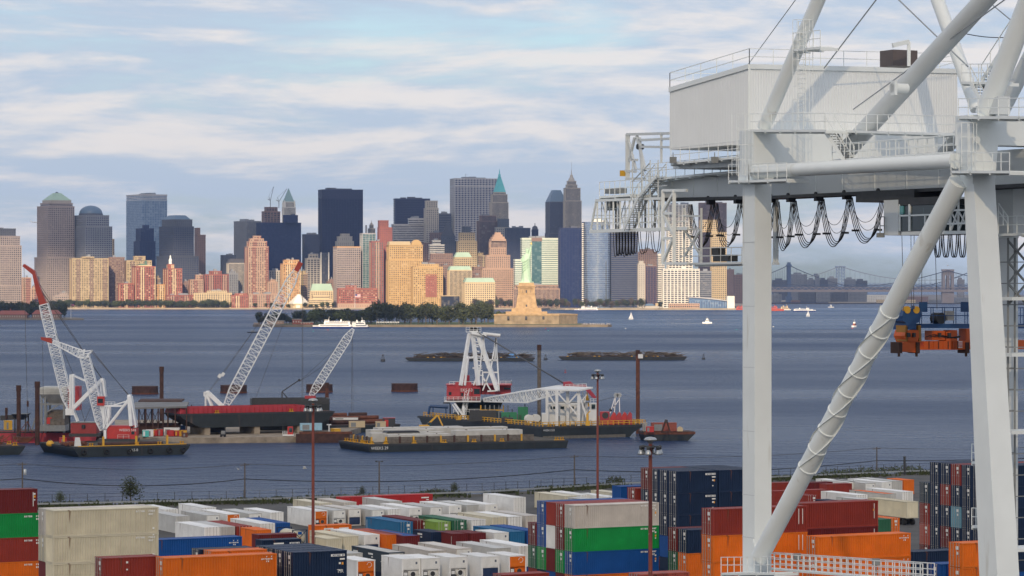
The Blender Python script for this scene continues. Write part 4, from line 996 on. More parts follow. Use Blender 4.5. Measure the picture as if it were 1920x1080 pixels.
def sailboat(px, yw, yt, label):
    D = DW(yw); h = PZ(yt, D)
    t = thing('sailboat', label, 'boat', (PX(px, D), D, 0)); L = h * .62
    mb = MB(); hull(mb, L, L * .28, -.3, .9); mb.build('hull', HULLW, t); MB().tube((L * .05, 0, .6), (L * .05, 0, h), .09, .06, 6).build('mast', GALV, t)
    mb = MB(); mb.add([(L * .04, 0, h), (L * .03, .1, 1.7), (-L * .46, .5, 1.7), (-L * .15, .35, h * .55)], [(0, 1, 2, 3)]); mb.build('mainsail', mat('sailcloth', (.8, .8, .8), .8, trans=.3), t)
    MB().add([(L * .08, 0, h * .92), (L * .47, 0, 1.2), (L * .1, -.3, 1.5)], [(0, 1, 2)]).build('jib', MATS['sailcloth'], t)
    MB().bar((L * .05, 0, 1.6), (-L * .46, .5, 1.6), .14).build('boom', GALV, t)
sailboat(1183, 598.5, 584.5, 'white sailboat with full sails in open water right of the island')
sailboat(1515, 593, 581.5, 'small sailboat below the white excursion boat')
def motorboat(px, yw, L, label, cab=HULLW, rz=0.0, flip=1):
    D = DW(yw); t = thing('motorboat', label, 'boat', (PX(px, D), D, 0), rz if flip > 0 else math.pi - rz)
    mb = MB(); hull(mb, L, L * .32, -.4, 1.9); mb.build('hull', HULLW, t)
    MB().bx(-L * .2, L * .2, -L * .12, L * .12, 1.8, 4.2).build('cabin', cab, t); MB().bx(-L * .18, L * .21, -L * .125, L * .125, 2.9, 3.7).build('window', GLASSD, t)
    MB().bx(-L * .1, L * .1, -L * .1, L * .1, 4.2, 6.0).build('flybridge', HULLW, t); MB().tube((0, 0, 6), (-.3, 0, 9), .12, .08, 5).build('mast', HULLW, t)
    return t
motorboat(1326, 606.5, 12, 'white motor cruiser pulling a long white wake')
motorboat(1602, 613.5, 10, 'small white and brown workboat right of the diagonal strut', mat('brown_cabin', (.25, .08, .06), .5), R(60))
motorboat(1558, 577, 13, 'tiny white launch near the far shore', HULLW)
FOAM = mat('white_foam', (.75, .78, .8), .9, var=.3, scale=.2)
D = DW(606.5); mb = MB(); pts0 = []; pts1 = []
for i in range(40):
    px = 1340 - i * 2.1; w = 1.2 + 1.8 * (1 - i / 40) * rng.uniform(.5, 1.3)
    x = PX(px, D); pts0.append((x, D - w - 2 * rng.random(), .06)); pts1.append((x, D + w + 3 * rng.random(), .06))
for i in range(39): mb.add([pts0[i], pts0[i + 1], pts1[i + 1], pts1[i]], [(0, 1, 2, 3)])
tag(mb.build('wake', FOAM), 'white foam wake trailing left behind the motor cruiser', 'wake', kind='stuff')
# buoys
def buoy(px, yw, yt, label, m, kind=0):
    D = DW(yw); h = PZ(yt, D); t = thing('buoy', label, 'buoy', (PX(px, D), D, 0)); r = h * .33
    MB().lathe((0, 0, -.4), [(r, 0), (r, h * .35), (r * .8, h * .42)], 14).build('float', m, t)
    mb = MB()
    for k in range(4):
        a = k * math.pi / 2; mb.bar((r * .7 * math.cos(a), r * .7 * math.sin(a), h * .25), (r * .25 * math.cos(a), r * .25 * math.sin(a), h * .85), r * .16)
    mb.lathe((0, 0, h * .8), [(r * .3, 0), (r * .32, h * .12), (r * .1, h * .2)], 10); mb.build('lantern_cage', m, t)
buoy(718, 678, 664, 'dark buoy left of the driftwood barges', DKGREY)
buoy(1023, 675, 664, 'dark buoy between the two driftwood barges', DKGREY)
buoy(1319, 674, 663.5, 'dark buoy right of the right driftwood barge', DKGREY)
buoy(1060, 699, 693, 'small red buoy below the gap between the driftwood barges', RED2)
for i, (px, y, c, lb) in enumerate(((1173, 616.5, 'w', 'tiny white float right of the island seawall'), (1023, 617, 'r', 'tiny red float below the fort wall'), (1028, 620.5, 'g', 'tiny turquoise float below the fort wall'), (1381, 618.5, 'g', 'tiny turquoise float left of the near crane leg'), (1450, 613, 'w', 'tiny white float right of the near crane leg'), (587, 621.5, 'g', 'tiny turquoise float below the long ferry'), (615, 619, 'r', 'tiny red float below the long ferry'), (1598, 616, 'r', 'tiny red float below the small workboat'), (392, 941, 'w', 'white ball float close to the shore fence'))):
    D = DW(y); r = .75 if D > 1000 else .28; t = thing('float', lb, 'float', (PX(px, D), D, 0)); m = {'w': HULLW, 'r': RED2, 'g': TURQ}[c]
    MB().lathe((0, 0, 0), [(r * .2, -r * .9), (r, -r * .2), (r, r * .3), (r * .5, r * .95), (r * .1, r)], 10).build('ball', m, t); MB().lathe((0, 0, r), [(r * .15, 0), (r * .12, r * .5)], 6).build('eye', DKGREY, t)
t = thing('skiff', 'small dark skiff in open water left of the raised boom', 'boat', at(474, 624, DW(624))); mb = MB(); hull(mb, 11, 3, -.3, 1.0); mb.build('hull', DKGREY, t); MB().bx(-2, 1.5, -1, 1, .9, 2.2).build('cabin', GREYS, t)
# gulls
def gull(px, py, D, label, rz=0.3):
    p = at(px, py, D); t = thing('gull', label, 'bird', p, rz)
    rings = [[Vector((x, r * math.cos(k * 1.05), r * math.sin(k * 1.05))) for k in range(6)] for x, r in ((-.3, .02), (-.2, .07), (0, .1), (.18, .07), (.25, .06), (.34, .015))]
    mb = MB(); mb.loft(rings)
    for s in (-1, 1): mb.add([(.1, 0, .05), (-.1, 0, .05), (-.08, s * .35, .25), (.1, s * .35, .27), (-.12, s * .72, .17), (-.02, s * .72, .17)], [(0, 1, 2, 3), (3, 2, 4, 5)])
    mb.build('body', mat('gull_feathers', (.55, .54, .52), .8), t)
gull(571, 878, 420, 'gull flying low over the water left of the light mast')
gull(447, 880, 480, 'white gull beside the wooden utility pole', 1.2)
gull(1777, 498, 900, 'dark bird above the stone bridge pylon', .6)

p = at(66, 416.5, 7600); t = thing('aircraft', 'tiny white aircraft left of the green pyramid tower', 'aircraft', p)
mb = MB(); mb.loft([[Vector((x, r * math.cos(k * .785), r * math.sin(k * .785))) for k in range(8)] for x, r in ((-11, .2), (-8, .9), (-2, 1.3), (6, 1.3), (9, .9), (10.5, .2))]); mb.build('fuselage', HULLW, t)
mb = MB(); mb.add([(1.5, -13, .2), (-1.5, -13, .2), (-2, 0, -.3), (2.5, 0, -.3), (1.5, 13, .2), (-1.5, 13, .2)], [(0, 1, 2, 3), (3, 2, 5, 4)]); mb.build('wing', HULLW, t)
mb = MB(); mb.add([(-8, 0, .6), (-11, 0, .5), (-12, 0, 4), (-10, 0, 4)], [(0, 1, 2, 3)]); mb.build('tail_fin', HULLW, t)
# ------------------------------------------------------------------ moorings: helper
YAW = R(27.0)
U = Vector((math.cos(YAW), math.sin(YAW), 0)); V = Vector((-math.sin(YAW), math.cos(YAW), 0))
def hullbox(mb, L, W, zb, zt, rake0=0.0, rake1=0.0, sheer=0.0):
    """barge hull, x from 0 to L, y from 0 to W, raked ends"""
    a = [(rake0, 0, zb), (L - rake1, 0, zb), (L - rake1, W, zb), (rake0, W, zb)]
    m_ = zb + (zt - zb) * .72
    b = [(rake0 * .1, 0, m_), (L - rake1 * .1, 0, m_), (L - rake1 * .1, W, m_), (rake0 * .1, W, m_)]
    c = [(0, 0, zt), (L, 0, zt), (L, W, zt), (0, W, zt)]
    mb.loft([[Vector(q) for q in r] for r in (a, b, c)], True, False)
    return mb
def barge(name, label, near, L, W, zt, rz=YAW, r0=3.0, r1=3.0, m=BLK, deckm=None, zb=-1.0, group=None):
    t = thing(name, label, 'barge', (near[0], near[1], 0), rz, group)
    hullbox(MB(), L, W, zb, zt, r0, r1).build('hull', m, t)
    MB().bx(.3, L - .3, .3, W - .3, zt, zt + .05).build('deck', deckm or EARTH, t)
    MB().bx(-.08, L + .08, -.08, W + .08, zt - .45, zt - .08).build('rub_rail', DKGREY, t)
    return t
def tyres(t, xs, z, r=.85, y=-.25):
    for x in xs:
        mb = MB(); n = 14
        rings = []
        for i in range(n + 1):
            a = 2 * math.pi * i / n; c = Vector((x + r * .7 * math.cos(a), y, z + r * .7 * math.sin(a))); d = Vector((math.cos(a), 0, math.sin(a)))
            rings.append([c + d * (.3 * r * math.cos(k * 1.047)) + Vector((0, .28 * r * math.sin(k * 1.047), 0)) for k in range(6)])
        mb.loft(rings, False); mb.build('tyre_fender', TYRE, t)
def bitts(t, pts, z, m=YEL):
    for (x, y) in pts:
        mb = MB()
        for k in (-.35, .35): mb.lathe((x + k, y, z), [(.22, 0), (.22, .7), (.3, .72), (.3, .85)], 8)
        mb.bx(x - .8, x + .8, y - .3, y + .3, z, z + .12); mb.build('mooring_bitt', m, t)
def crate(name, label, px, py, D, w, d, h, m, cat='equipment', rz=YAW, lid=None, group=None, z=None):
    """a box shaped unit with plinth, lid and door; px, py: its near bottom corner"""
    p = at(px, py, D)
    if z is not None: p.z = z
    t = thing(name, label, cat, p, rz, group)
    MB().bx(0, w, 0, d, .12, h).build('body', m, t)
    MB().bx(-.06, w + .06, -.06, d + .06, h, h + .1).build('lid', lid or m, t)
    mb = MB(); mb.bx(.1, w - .1, .1, d - .1, 0, .12); mb.build('skid', DKGREY, t)
    mb = MB(); mb.bx(w * .1, w * .42, -.04, .02, .3, h * .85); mb.build('door', lid or GREYS, t)
    return t
def pile(px, y0, y1, D, w, label, m=RUST, cap=True, z0=None):
    p = at(px, y1, D); q = at(px, y0, D)
    if z0 is not None: p.z = z0
    t = thing('steel_pile', label, 'pile', p)
    h = q.z - p.z
    MB().lathe((0, 0, 0), [(w, 0), (w, h)], 14).build('shaft', m, t)
    MB().lathe((0, 0, h - 1.6), [(w * 1.18, 0), (w * 1.18, 1.7)], 14).build('collar', RUSTD, t)
    return t
# --- pier and things standing in the water
PZT = 1.7
pier = MB(); pa = [(PX(215, 905), 905), (PX(300, 888), 888), (PX(562, 896), 896), (PX(640, 915), 915), (PX(720, 1010), 1010), (PX(215, 1010), 1010)]
pier.prism([(a, b, -2) for a, b in pa], (0, 0, PZT + 2)); struct('pier', pier, CONCD)
t = None
for i, (px, lb) in enumerate(((272, 'rusty ring dolphin left of the tall brown pile'), (438, 'rusty ring dolphin behind the large boom foot'), (599, 'rusty ring dolphin behind the short boom foot'), (758.5, 'rusty ring dolphin standing alone right of the booms'))):
    yw = (739, 737, 735.5, 734)[i]; D = DW(yw); r = 24.5 * D / F
    t = thing('mooring_ring', lb, 'dolphin', (PX(px, D), D, 0), group='round rusty mooring rings'); h = 14.5 * D / F
    mb = MB(); n = 40
    for k in range(n):
        a = 2 * math.pi * k / n; a2 = 2 * math.pi * (k + .5) / n
        for (b0, rr) in ((a, r), (a2, r * 1.012)):
            b1 = b0 + math.pi / n
            mb.add([(rr * math.cos(b0), rr * math.sin(b0), -1), (rr * math.cos(b1), rr * math.sin(b1), -1), (rr * math.cos(b1), rr * math.sin(b1), h), (rr * math.cos(b0), rr * math.sin(b0), h)], [(0, 1, 2, 3)])
    mb.lathe((0, 0, -.9), [(r * .985, 0), (r * .985, h + .5)], 40); mb.build('sheet_wall', RUSTD, t)
    MB().lathe((0, 0, 0), [(r * 1.03, -.2), (r * 1.03, .7)], 40).build('tide_band', RUST, t)
    MB().lathe((0, 0, h), [(r * 1.01, -.2), (r * 1.01, .15)], 40).build('cap_slab', RUSTD, t)
pile(35, 723, 828, 862, .62, 'thick brown spud pile at the far left', RUSTD)
pile(70, 716, 834, 842, .66, 'thick brown spud pile with collar left of the red house', RUSTD)
pile(12, 765, 785, 880, .35, 'short dark pile at the far left edge', RUSTD)
pile(303, 688, 780, 1000, .66, 'tall brown pile behind the shed roof', RUSTD, z0=-2)
pile(1011, 647, 790, 985, .62, 'tall grey brown pile standing behind the green generators', TIMBER, z0=-2)
pile(1196, 657, 782, 950, .62, 'tall rust red pile at the end of the crane barge', RUST, z0=-2)
pile(613, 718, 752, 1000, .6, 'rusty pile in front of the ring behind the short boom', RUST, z0=-2)
mb = at(1201, 668, 948); t = tag(MB().box(mb, (1.5, .2, 1.3)).build('notice_board', WHITE), 'small white board fixed to the rust red pile', 'sign')
# --- left barges
A = at(140, 858, DW(858)); A.z = 0
bg = barge('deck_barge', 'dark grey deck barge with tyre fenders under the two white cranes', A, 33, 30, 2.8, YAW, 2.0, 3.0, BLK)
tyres(bg, (2.5, 9, 15.5, 21.5, 27, 31), 1.3)
bitts(bg, ((5, 1), (18, .9), (24.5, 1), (31, 1)), 2.85)
for x, y in ((8.2, .8), (17.6, .8), (26.5, .8), (-.2 + 1, 12)): MB().bx(x, x + .5, y, y + .5, 2.8, 5.4).build('yellow_post', YEL, bg)
MB().bx(1, 32, .1, .35, 2.84, 3.05).build('yellow_edge', YEL, bg)
text('TKS 8', 1.0, WHITE, bg, (16.7, -.12, 1.6), (R(90), 0, 0))
MB().prism([(1.2, 3, 2.85), (2.9, 3, 2.85), (2.5, 3, 5.2), (1.5, 3, 5.2)], (0, 1, 0)).build('white_fairlead', WHITE, bg)
mb = MB()
for k in range(5): mb.tube((8 + k * .2, 2.5 + k * .9, 3.2 + .0 * k), (26, 2.5 + k * .9, 3.2), .4, n=8)
mb.build('stacked_pipe', RUSTD, bg)
for k in range(6): MB().tube((-.5 + k * 1.1, 5.5, 3.4), (-.5 + k * 1.1, 9, 3.4), .55, n=10).build('pipe_end', RUST, bg)
A2 = at(47, 852.5, DW(852.5)); A2.z = 0
bg2 = barge('deck_barge', 'brown cluttered deck barge at the left edge of the moorings', A2 - U * 30, 30, 24, 2.5, YAW, 2, 2.5, BLK, RUSTD)
bitts(bg2, ((22, 1), (27.5, 1), (28, 8)), 2.55)
rngd = random.Random(21)
mb = MB()
for k in range(70):
    x = rngd.uniform(8, 29); y = rngd.uniform(2, 16); mb.bar((x, y, 2.6 + rngd.random() * .8), (x + rngd.uniform(-4, 4), y + rngd.uniform(-2, 2), 2.7 + rngd.random() * 2.6), rngd.uniform(.15, .45))
tag(mb.build('scrap_heap', RUST, bg2), kind='stuff')
A3 = at(135, 833, DW(833)); A3.z = 0
bg3 = barge('hopper_barge', 'long red sided hopper barge behind the left cranes', at(0, 833, DW(830)) * 1 - U * 6 + Vector((0, 0, 0)), 34, 12, 3.4, R(6), 1, 1, REDP, RUSTD)
bg3.location.z = 0
bg3b = barge('deck_barge', 'rust brown flat barge carrying the grey hopper plant', at(60, 826, DW(826)) - Vector((0, 0, at(60, 826, DW(826)).z)), 26, 14, 2.4, R(8), 1, 1, RUSTD, RUSTD)
# hopper plant
HD = 885
t = thing('hopper_plant', 'grey hopper plant on steel legs beside the brown pile', 'plant', at(82, 812, HD))
mb = MB(); z = lambda y: PZ(y, HD)
X_ = lambda p: PX(p, HD)
mb.loft([[Vector((X_(90), HD + 2, z(757))), Vector((X_(118), HD + 2, z(757))), Vector((X_(118), HD + 8, z(757))), Vector((X_(90), HD + 8, z(757)))], [Vector((X_(75), HD - 1, z(740))), Vector((X_(124), HD - 1, z(740))), Vector((X_(124), HD + 11, z(740))), Vector((X_(75), HD + 11, z(740)))], [Vector((X_(75), HD - 1, z(726))), Vector((X_(124), HD - 1, z(726))), Vector((X_(124), HD + 11, z(726))), Vector((X_(75), HD + 11, z(726)))]], True, False)
for y in (730, 734, 738): mb.bx(X_(74.5), X_(124.5), HD - 1.25, HD - 1, z(y) - .1, z(y) + .1)
mb.build('hopper_bin', mat('dirty_white_steel', (.45, .45, .42), .7, var=.3, scale=.4, rust=.15), t, True)
mb = MB()
for p in (78, 85, 120):
    for dy in (0, 9): mb.bar((X_(p), HD + dy, z(812)), (X_(p), HD + dy, z(730)), .55)
mb.bar((X_(84), HD, z(775)), (X_(112), HD, z(758)), .35); mb.bar((X_(60), HD, z(806)), (X_(74), HD, z(755)), .35); mb.bar((X_(74), HD, z(800)), (X_(79), HD, z(755)), .35); mb.bar((X_(75), HD, z(758)), (X_(122), HD, z(758)), .5)
mb.build('frame', GREYS, t, True)
mb = MB(); mb.bx(X_(88), X_(120), HD + 1, HD + 9, z(795), z(770)); mb.bx(X_(95), X_(122), HD - 1, HD + 10, z(803), z(785)); mb.build('screen_deck', TIMBER, t, True)
MB().bx(X_(88), X_(97), HD - .5, HD + 1, z(795), z(783)).build('motor_box', RED2, t, True)
MB().bx(X_(75), X_(124), HD - 2, HD + 12, z(808), z(797)).build('base_frame', GREYS, t, True)
MB().bx(X_(124), X_(146), HD + 3, HD + 8, z(770), z(725)).build('red_tower', REDP, t, True)
t = thing('charging_hopper', 'dark funnel hopper on legs at the far left', 'hopper', at(37, 812, 880)); X_ = lambda p: PX(p, 880); z = lambda y: PZ(y, 880)
MB().loft([[Vector((X_(31), 880, z(787))), Vector((X_(44), 880, z(787))), Vector((X_(44), 884, z(787))), Vector((X_(31), 884, z(787)))], [Vector((X_(23), 878, z(776))), Vector((X_(52), 878, z(776))), Vector((X_(52), 886, z(776))), Vector((X_(23), 886, z(776)))]], True, False).build('funnel', DKGREY, t, True)
mb = MB()
for p in (28, 48): mb.bar((X_(p), 880, z(812)), (X_(p), 880, z(780)), .4); mb.bar((X_(p), 885, z(812)), (X_(p), 885, z(780)), .4)
mb.bar((X_(0), 881, z(784)), (X_(30), 881, z(782)), 1.4); mb.build('legs', DKGREY, t, True)
crate('engine_box', 'orange engine box beside the thick left pile', 11, 807, 872, 1.9, 2, 2.7, YEL)
crate('deck_box', 'small red deck box below the crane counterweight', 114, 833, 838, 1.7, 1.5, 1.7, RED2)
t = thing('air_tank', 'round yellow buoy tank on the left barge', 'tank', at(94, 837, 835)); MB().lathe((0, 0, 0), [(.6, 0), (1.1, .4), (1.1, 1.0), (.5, 1.6)], 12).build('shell', YEL, t); MB().lathe((0, 0, 1.5), [(.3, 0), (.3, .4)], 8).build('valve', DKGREY, t)
t = thing('grab_bucket', 'rusty grab bucket with chain legs on the left barge', 'bucket', at(45, 830, 842)); mb = MB(); mb.loft([[Vector((x * .4, y * .6, 0)) for x, y in ((-3, -1), (3, -1), (3, 1), (-3, 1))], [Vector((x, y, 1.6)) for x, y in ((-3, -1), (3, -1), (3, 1), (-3, 1))]], True, False); mb.build('shell', RUST, t)
mb = MB(); [mb.bar((x, 0, 1.5), (1, 0, 6), .15) for x in (-2.6, 0, 2.8)]; mb.build('chain', RUST, t)

# --- left crane 1 (tall boom with red head)
def redpart(p): return p
C1 = 846.0
t = thing('barge_crane', 'white lattice barge crane with red boom head, the tallest boom at left', 'crane', at(140, 812, C1))
X_ = lambda p: PX(p, C1); z = lambda y: PZ(y, C1); P = lambda p, y, d=0: at(p, y, C1) + Vector((0, d, 0))
mb = MB(); lattice(mb, P(131, 768), P(82.5, 571), 1.0, 2.3, n=30, r=.22, rd=.12, wm=2.6, ends=.12); mb.build('boom', BOOMW, t, True)
mb = MB(); mb.prism([P(76, 573, -1.2), P(89, 571, -1.2), P(75, 537, -1.2), P(66, 508, -1.2), P(46, 495, -1.2), P(43, 499, -1.2), P(62, 515, -1.2), P(68, 545, -1.2)], (0, 2.4, 0)); mb.build('boom_head', mat('boom_red', (.36, .035, .02), .5), t, True)
mb = MB(); lattice(mb, P(131, 815), P(131, 768), 2.2, 2.2, n=6, r=.28, rd=.14); mb.bx(X_(124), X_(140), C1 - 1.6, C1 + 1.6, z(778), z(766)); mb.build('boom_tower', BOOMW, t, True)
mb = MB()
for d in (-1.4, 1.4):
    mb.bar(P(137, 766, d), P(193, 711, d), .75, 1.0); mb.bar(P(133, 766, d), P(133, 702, d), .45); mb.bar(P(137.5, 762, d), P(137.5, 703, d), .45); mb.bar(P(138, 704, d), P(163, 715, d), .35); mb.bar(P(189, 712, d), P(192, 745, d), .5); mb.bar(P(194, 712, d), P(198, 744, d), .5); mb.bar(P(138, 770, d), P(146, 790, d), .4)
for (a, b) in (((137, 766), (193, 711)), ((133, 702), (138, 703))): mb.bar(P(*b, -1.4), P(*b, 1.4), .5)
for k in range(6): q = .15 + k * .14; mb.bar(P(137 + 56 * q, 766 - 55 * q, -1.4), P(137 + 56 * q, 766 - 55 * q, 1.4), .35)
mb.build('gantry', BOOMW, t, True)
mb = MB(); mb.bx(X_(135), X_(183), C1 - 2.5, C1 + 4.5, z(812), z(792)); mb.build('machinery_house', mat('dark_red_house', (.3, .03, .03), .5), t, True)
MB().bx(X_(134), X_(184), C1 - 2.7, C1 + 4.7, z(792), z(790.8)).build('house_roof', GREYS, t, True)
MB().lathe((X_(159), C1 - 2.5, z(799)), [(.55, -.5), (.55, .5)], 12).build('vent', DKGREY, t, True)
MB().bx(X_(132), X_(186), C1 - 3, C1 + 5, z(818), z(812.2)).build('turntable', DKGREY, t, True)
mb = MB()
for (a, b) in (((45, 500), (52, 790)), ((68, 530), (192, 712)), ((70, 535), (193, 712)), ((72, 545), (138, 703)), ((66, 520), (193, 713)), ((192, 712), (158, 792)), ((150, 760), (162, 800)), ((80, 640), (81, 740))): mb.bar(P(*a), P(*b), .11)
mb.build('hoist_rope', WIRE, t, True)
mb = MB(); mb.box(P(52, 757), (.5, .5, 1.6)); mb.build('hook_block', RUSTD, t, True)
# --- left crane 2 (boom and jib)
C2 = 833.0
t = thing('barge_crane', 'white lattice barge crane with horizontal red tipped jib in front of the tall boom', 'crane', at(200, 822, C2))
X_ = lambda p: PX(p, C2); z = lambda y: PZ(y, C2); P = lambda p, y, d=0: at(p, y, C2) + Vector((0, d, 0))
mb = MB(); lattice(mb, P(193, 806), P(158, 664), 1.4, 2.4, n=22, r=.22, rd=.12, wm=2.5, ends=.12); mb.build('boom', BOOMW, t, True)
mb = MB(); lattice(mb, P(152, 664), P(100, 641), 2.2, .9, n=9, r=.2, rd=.11)
for d in (-1, 1): mb.bar(P(146, 660, d), P(173, 657, d), .3); mb.bar(P(173, 657, d), P(160, 672, d), .3); mb.bar(P(160, 672, d), P(148, 668, d), .3); mb.bar(P(158, 655, d), P(156, 668, d), .25)
mb.build('jib', BOOMW, t, True)
mb = MB(); mb.prism([P(97, 634, -.8), P(98, 644, -.8), P(92, 642, -.8), P(78, 637, -.8), P(77, 632, -.8)], (0, 1.6, 0)); mb.build('jib_head', MATS['boom_red'], t, True)
mb = MB()
for d in (-1.6, 1.6):
    mb.bar(P(200, 803, d), P(240, 751, d), .5); mb.bar(P(188, 761, d), P(229, 761, d), .4); mb.bar(P(243, 743, d), P(247, 798, d), .9); mb.bar(P(246, 743, d), P(256, 801, d), .4); mb.bar(P(212, 760, d), P(241, 751, d), .35)
    for k in range(5): mb.bar(P(190 + 4 * k, 762, d), P(198 + 2 * k, 800 - 4 * k, d), .28)
    mb.bar(P(206, 760, d), P(202, 800, d), .35); mb.bar(P(195, 762, d), P(196, 803, d), .4)
mb.bar(P(240, 751, -1.6), P(240, 751, 1.6), .5); mb.bar(P(243, 743, -1.6), P(243, 743, 1.6), .9)
railing(mb, [P(196, 760, -1.6), P(217, 760, -1.6)], 1.0, .05, 1)
mb.build('gantry', BOOMW, t, True)
MB().bx(X_(184), X_(197), C2 - 2.2, C2 + .2, z(760), z(743)).build('operator_cab', RED2, t, True); MB().bx(X_(185.5), X_(195), C2 - 2.26, C2 - 2.1, z(755), z(747)).build('cab_window', GLASSD, t, True)
mb = MB(); mb.bx(X_(202), X_(246), C2 - 1.5, C2 + 5, z(822), z(800)); mb.bx(X_(246), X_(257), C2 - 2, C2 + 3, z(823), z(803)); mb.bx(X_(228), X_(240), C2 - 1.8, C2, z(816), z(803)); mb.build('machinery_house', RED2, t, True)
MB().bx(X_(204), X_(256), C2 - 1, C2 + 4, z(800), z(798)).build('house_roof', REDP, t, True)
MB().bx(X_(248), X_(254), C2 - 2.06, C2 - 1.9, z(814), z(808)).build('window', GLASSD, t, True)
mb = MB(); lattice(mb, P(191, 822), P(191, 805), 1.6, 1.6, n=3, r=.25, rd=.14); mb.bx(X_(196), X_(201), C2 - 2, C2 + 2, z(822), z(806)); mb.build('boom_foot', BOOMW, t, True)
mb = MB(); railing(mb, [P(223, 822, -2.6), P(244, 822, -2.6)], 1.1, .028, 1.5); mb.build('railing', WHITE, t, True)
MB().bx(X_(186), X_(258), C2 - 2.2, C2 + 5, z(827), z(822.5)).build('turntable', DKGREY, t, True)
text('WEEKS 518', .95, WHITE, t, (X_(241) - t.location.x, -2.1, z(806) - t.location.z), (R(90), 0, 0))
mb = MB()
for (a, b) in (((172, 658), (243, 743)), ((170, 659), (245, 744)), ((174, 658), (241, 742)), ((80, 640), (81, 735))): mb.bar(P(*a), P(*b), .1)
mb.build('hoist_rope', WIRE, t, True)
# --- shed on the pier and clutter
SDp = 905.0
t = thing('open_shed', 'open sided shed with flat grey roof on the pier', 'shed', at(300, 815, SDp)); X_ = lambda p: PX(p, SDp); z = lambda y: PZ(y, SDp)
mb = MB(); mb.prism([(X_(240), SDp - 3, z(767)), (X_(352), SDp - 3, z(764)), (X_(345), SDp + 14, z(760)), (X_(243), SDp + 14, z(760))], (0, 0, .5)); mb.build('roof', mat('grey_sheet_roof', (.17, .17, .17), .7, var=.25, scale=.3), t, True)
MB().prism([(X_(248), SDp + 14.5, z(757.5)), (X_(331), SDp + 14.5, z(757)), (X_(331), SDp + 22, z(755)), (X_(248), SDp + 22, z(755))], (0, 0, .4)).build('rear_roof', RUSTD, t, True)
for p in (251, 262, 275, 288, 298, 307, 316, 330, 351):
    mb = MB(); mb.bar((X_(p), SDp - 2, PZT), (X_(p), SDp - 2, z(765)), .35); mb.bar((X_(p), SDp + 12, PZT), (X_(p), SDp + 12, z(762)), .3); mb.build('post', RUSTD, t, True)
mb = MB()
for a, b in ((252, 262), (263, 275), (276, 288), (288, 298)): mb.bar((X_(a), SDp + 12, z(800)), (X_(b), SDp + 12, z(772)), .15); mb.bar((X_(b), SDp + 12, z(800)), (X_(a), SDp + 12, z(772)), .15)
mb.bx(X_(250), X_(331), SDp + 8, SDp + 12, PZT, z(796)); mb.build('rear_bracing', RUSTD, t, True)
PD = 893.0
crate('toilet_cabin', 'turquoise portable toilet on the pier', 267, 819, PD, 1.9, 1.5, 2.0, TURQ, 'toilet', 0, WHITE, z=PZT)
crate('tank_box', 'white slanted box beside the turquoise toilet', 278, 820, PD, 1.6, 1.8, 2.1, WHITE, z=PZT)
crate('pump_unit', 'red pump unit on yellow skid, left of the white tank', 285, 817, PD + 4, 1.6, 1.6, 1.9, RED2, lid=YEL, z=PZT)
crate('pump_unit', 'red pump unit with grey top in yellow frame near the shed post', 296, 817, PD + 5, 1.6, 1.6, 2.1, RED2, lid=GREYS, z=PZT)
crate('storage_tank', 'long white storage tank on the pier', 307, 813, PD + 8, 4.6, 2, 2.3, WHITE, 'tank', 0, z=PZT)
crate('pump_unit', 'dark red engine unit in front of the white tank', 316, 815, PD + 3, 1.7, 1.4, 1.8, RED2, lid=REDP, z=PZT)
crate('pump_unit', 'red engine unit with yellow rails right of the white tank', 328, 815, PD + 4, 1.5, 1.4, 1.7, REDP, lid=YEL, z=PZT)
crate('pump_unit', 'orange engine unit at the end of the shed', 339, 816, PD + 3, 1.9, 1.4, 1.9, YEL, lid=RUST, z=PZT)
crate('engine_box', 'rusty red machine on the pier edge by the shed', 343, 820, PD - 2, 1.5, 1.2, 1.3, RUST, z=PZT)
crate('roll_box', 'blue steel box under the shed', 333, 803, 925, 2.6, 2, 1.9, BLUEP, z=PZT)
crate('scrap_bin', 'dark steel bin under the left of the shed', 270, 808, 915, 4, 2.5, 3.0, DKGREY, z=PZT)
t = thing('utility_cart', 'small dark utility cart parked on the pier', 'vehicle', (PX(413, 894), 894, PZT)); MB().bx(0, 1.6, 0, 1.2, .3, .9).build('body', DKGREY, t); MB().bx(.2, 1.4, .1, 1.1, .9, 1.8).build('cab', GREYS, t)
for (x, y) in ((.2, 0), (1.3, 0), (.2, 1.1), (1.3, 1.1)): MB().tube((x, y, .3), (x, y + .15, .3), .3, n=12).build('wheel', TYRE, t)
t = thing('tracked_loader', 'small red and white cab machine on the pier edge', 'vehicle', (PX(530, 897), 897, PZT)); MB().bx(0, 3.2, 0, 1.6, .2, .6).build('deck', WHITE, t); MB().bx(1.4, 3.0, .1, 1.5, .6, 2.9).build('cab', RED2, t); MB().bx(1.9, 2.8, .05, .2, 1.3, 2.5).build('window', GLASSD, t)
mb = MB(); railing(mb, [(0, 0, .6), (1.3, 0, .6)], 1.0, .05, .6); mb.build('railing', WHITE, t)
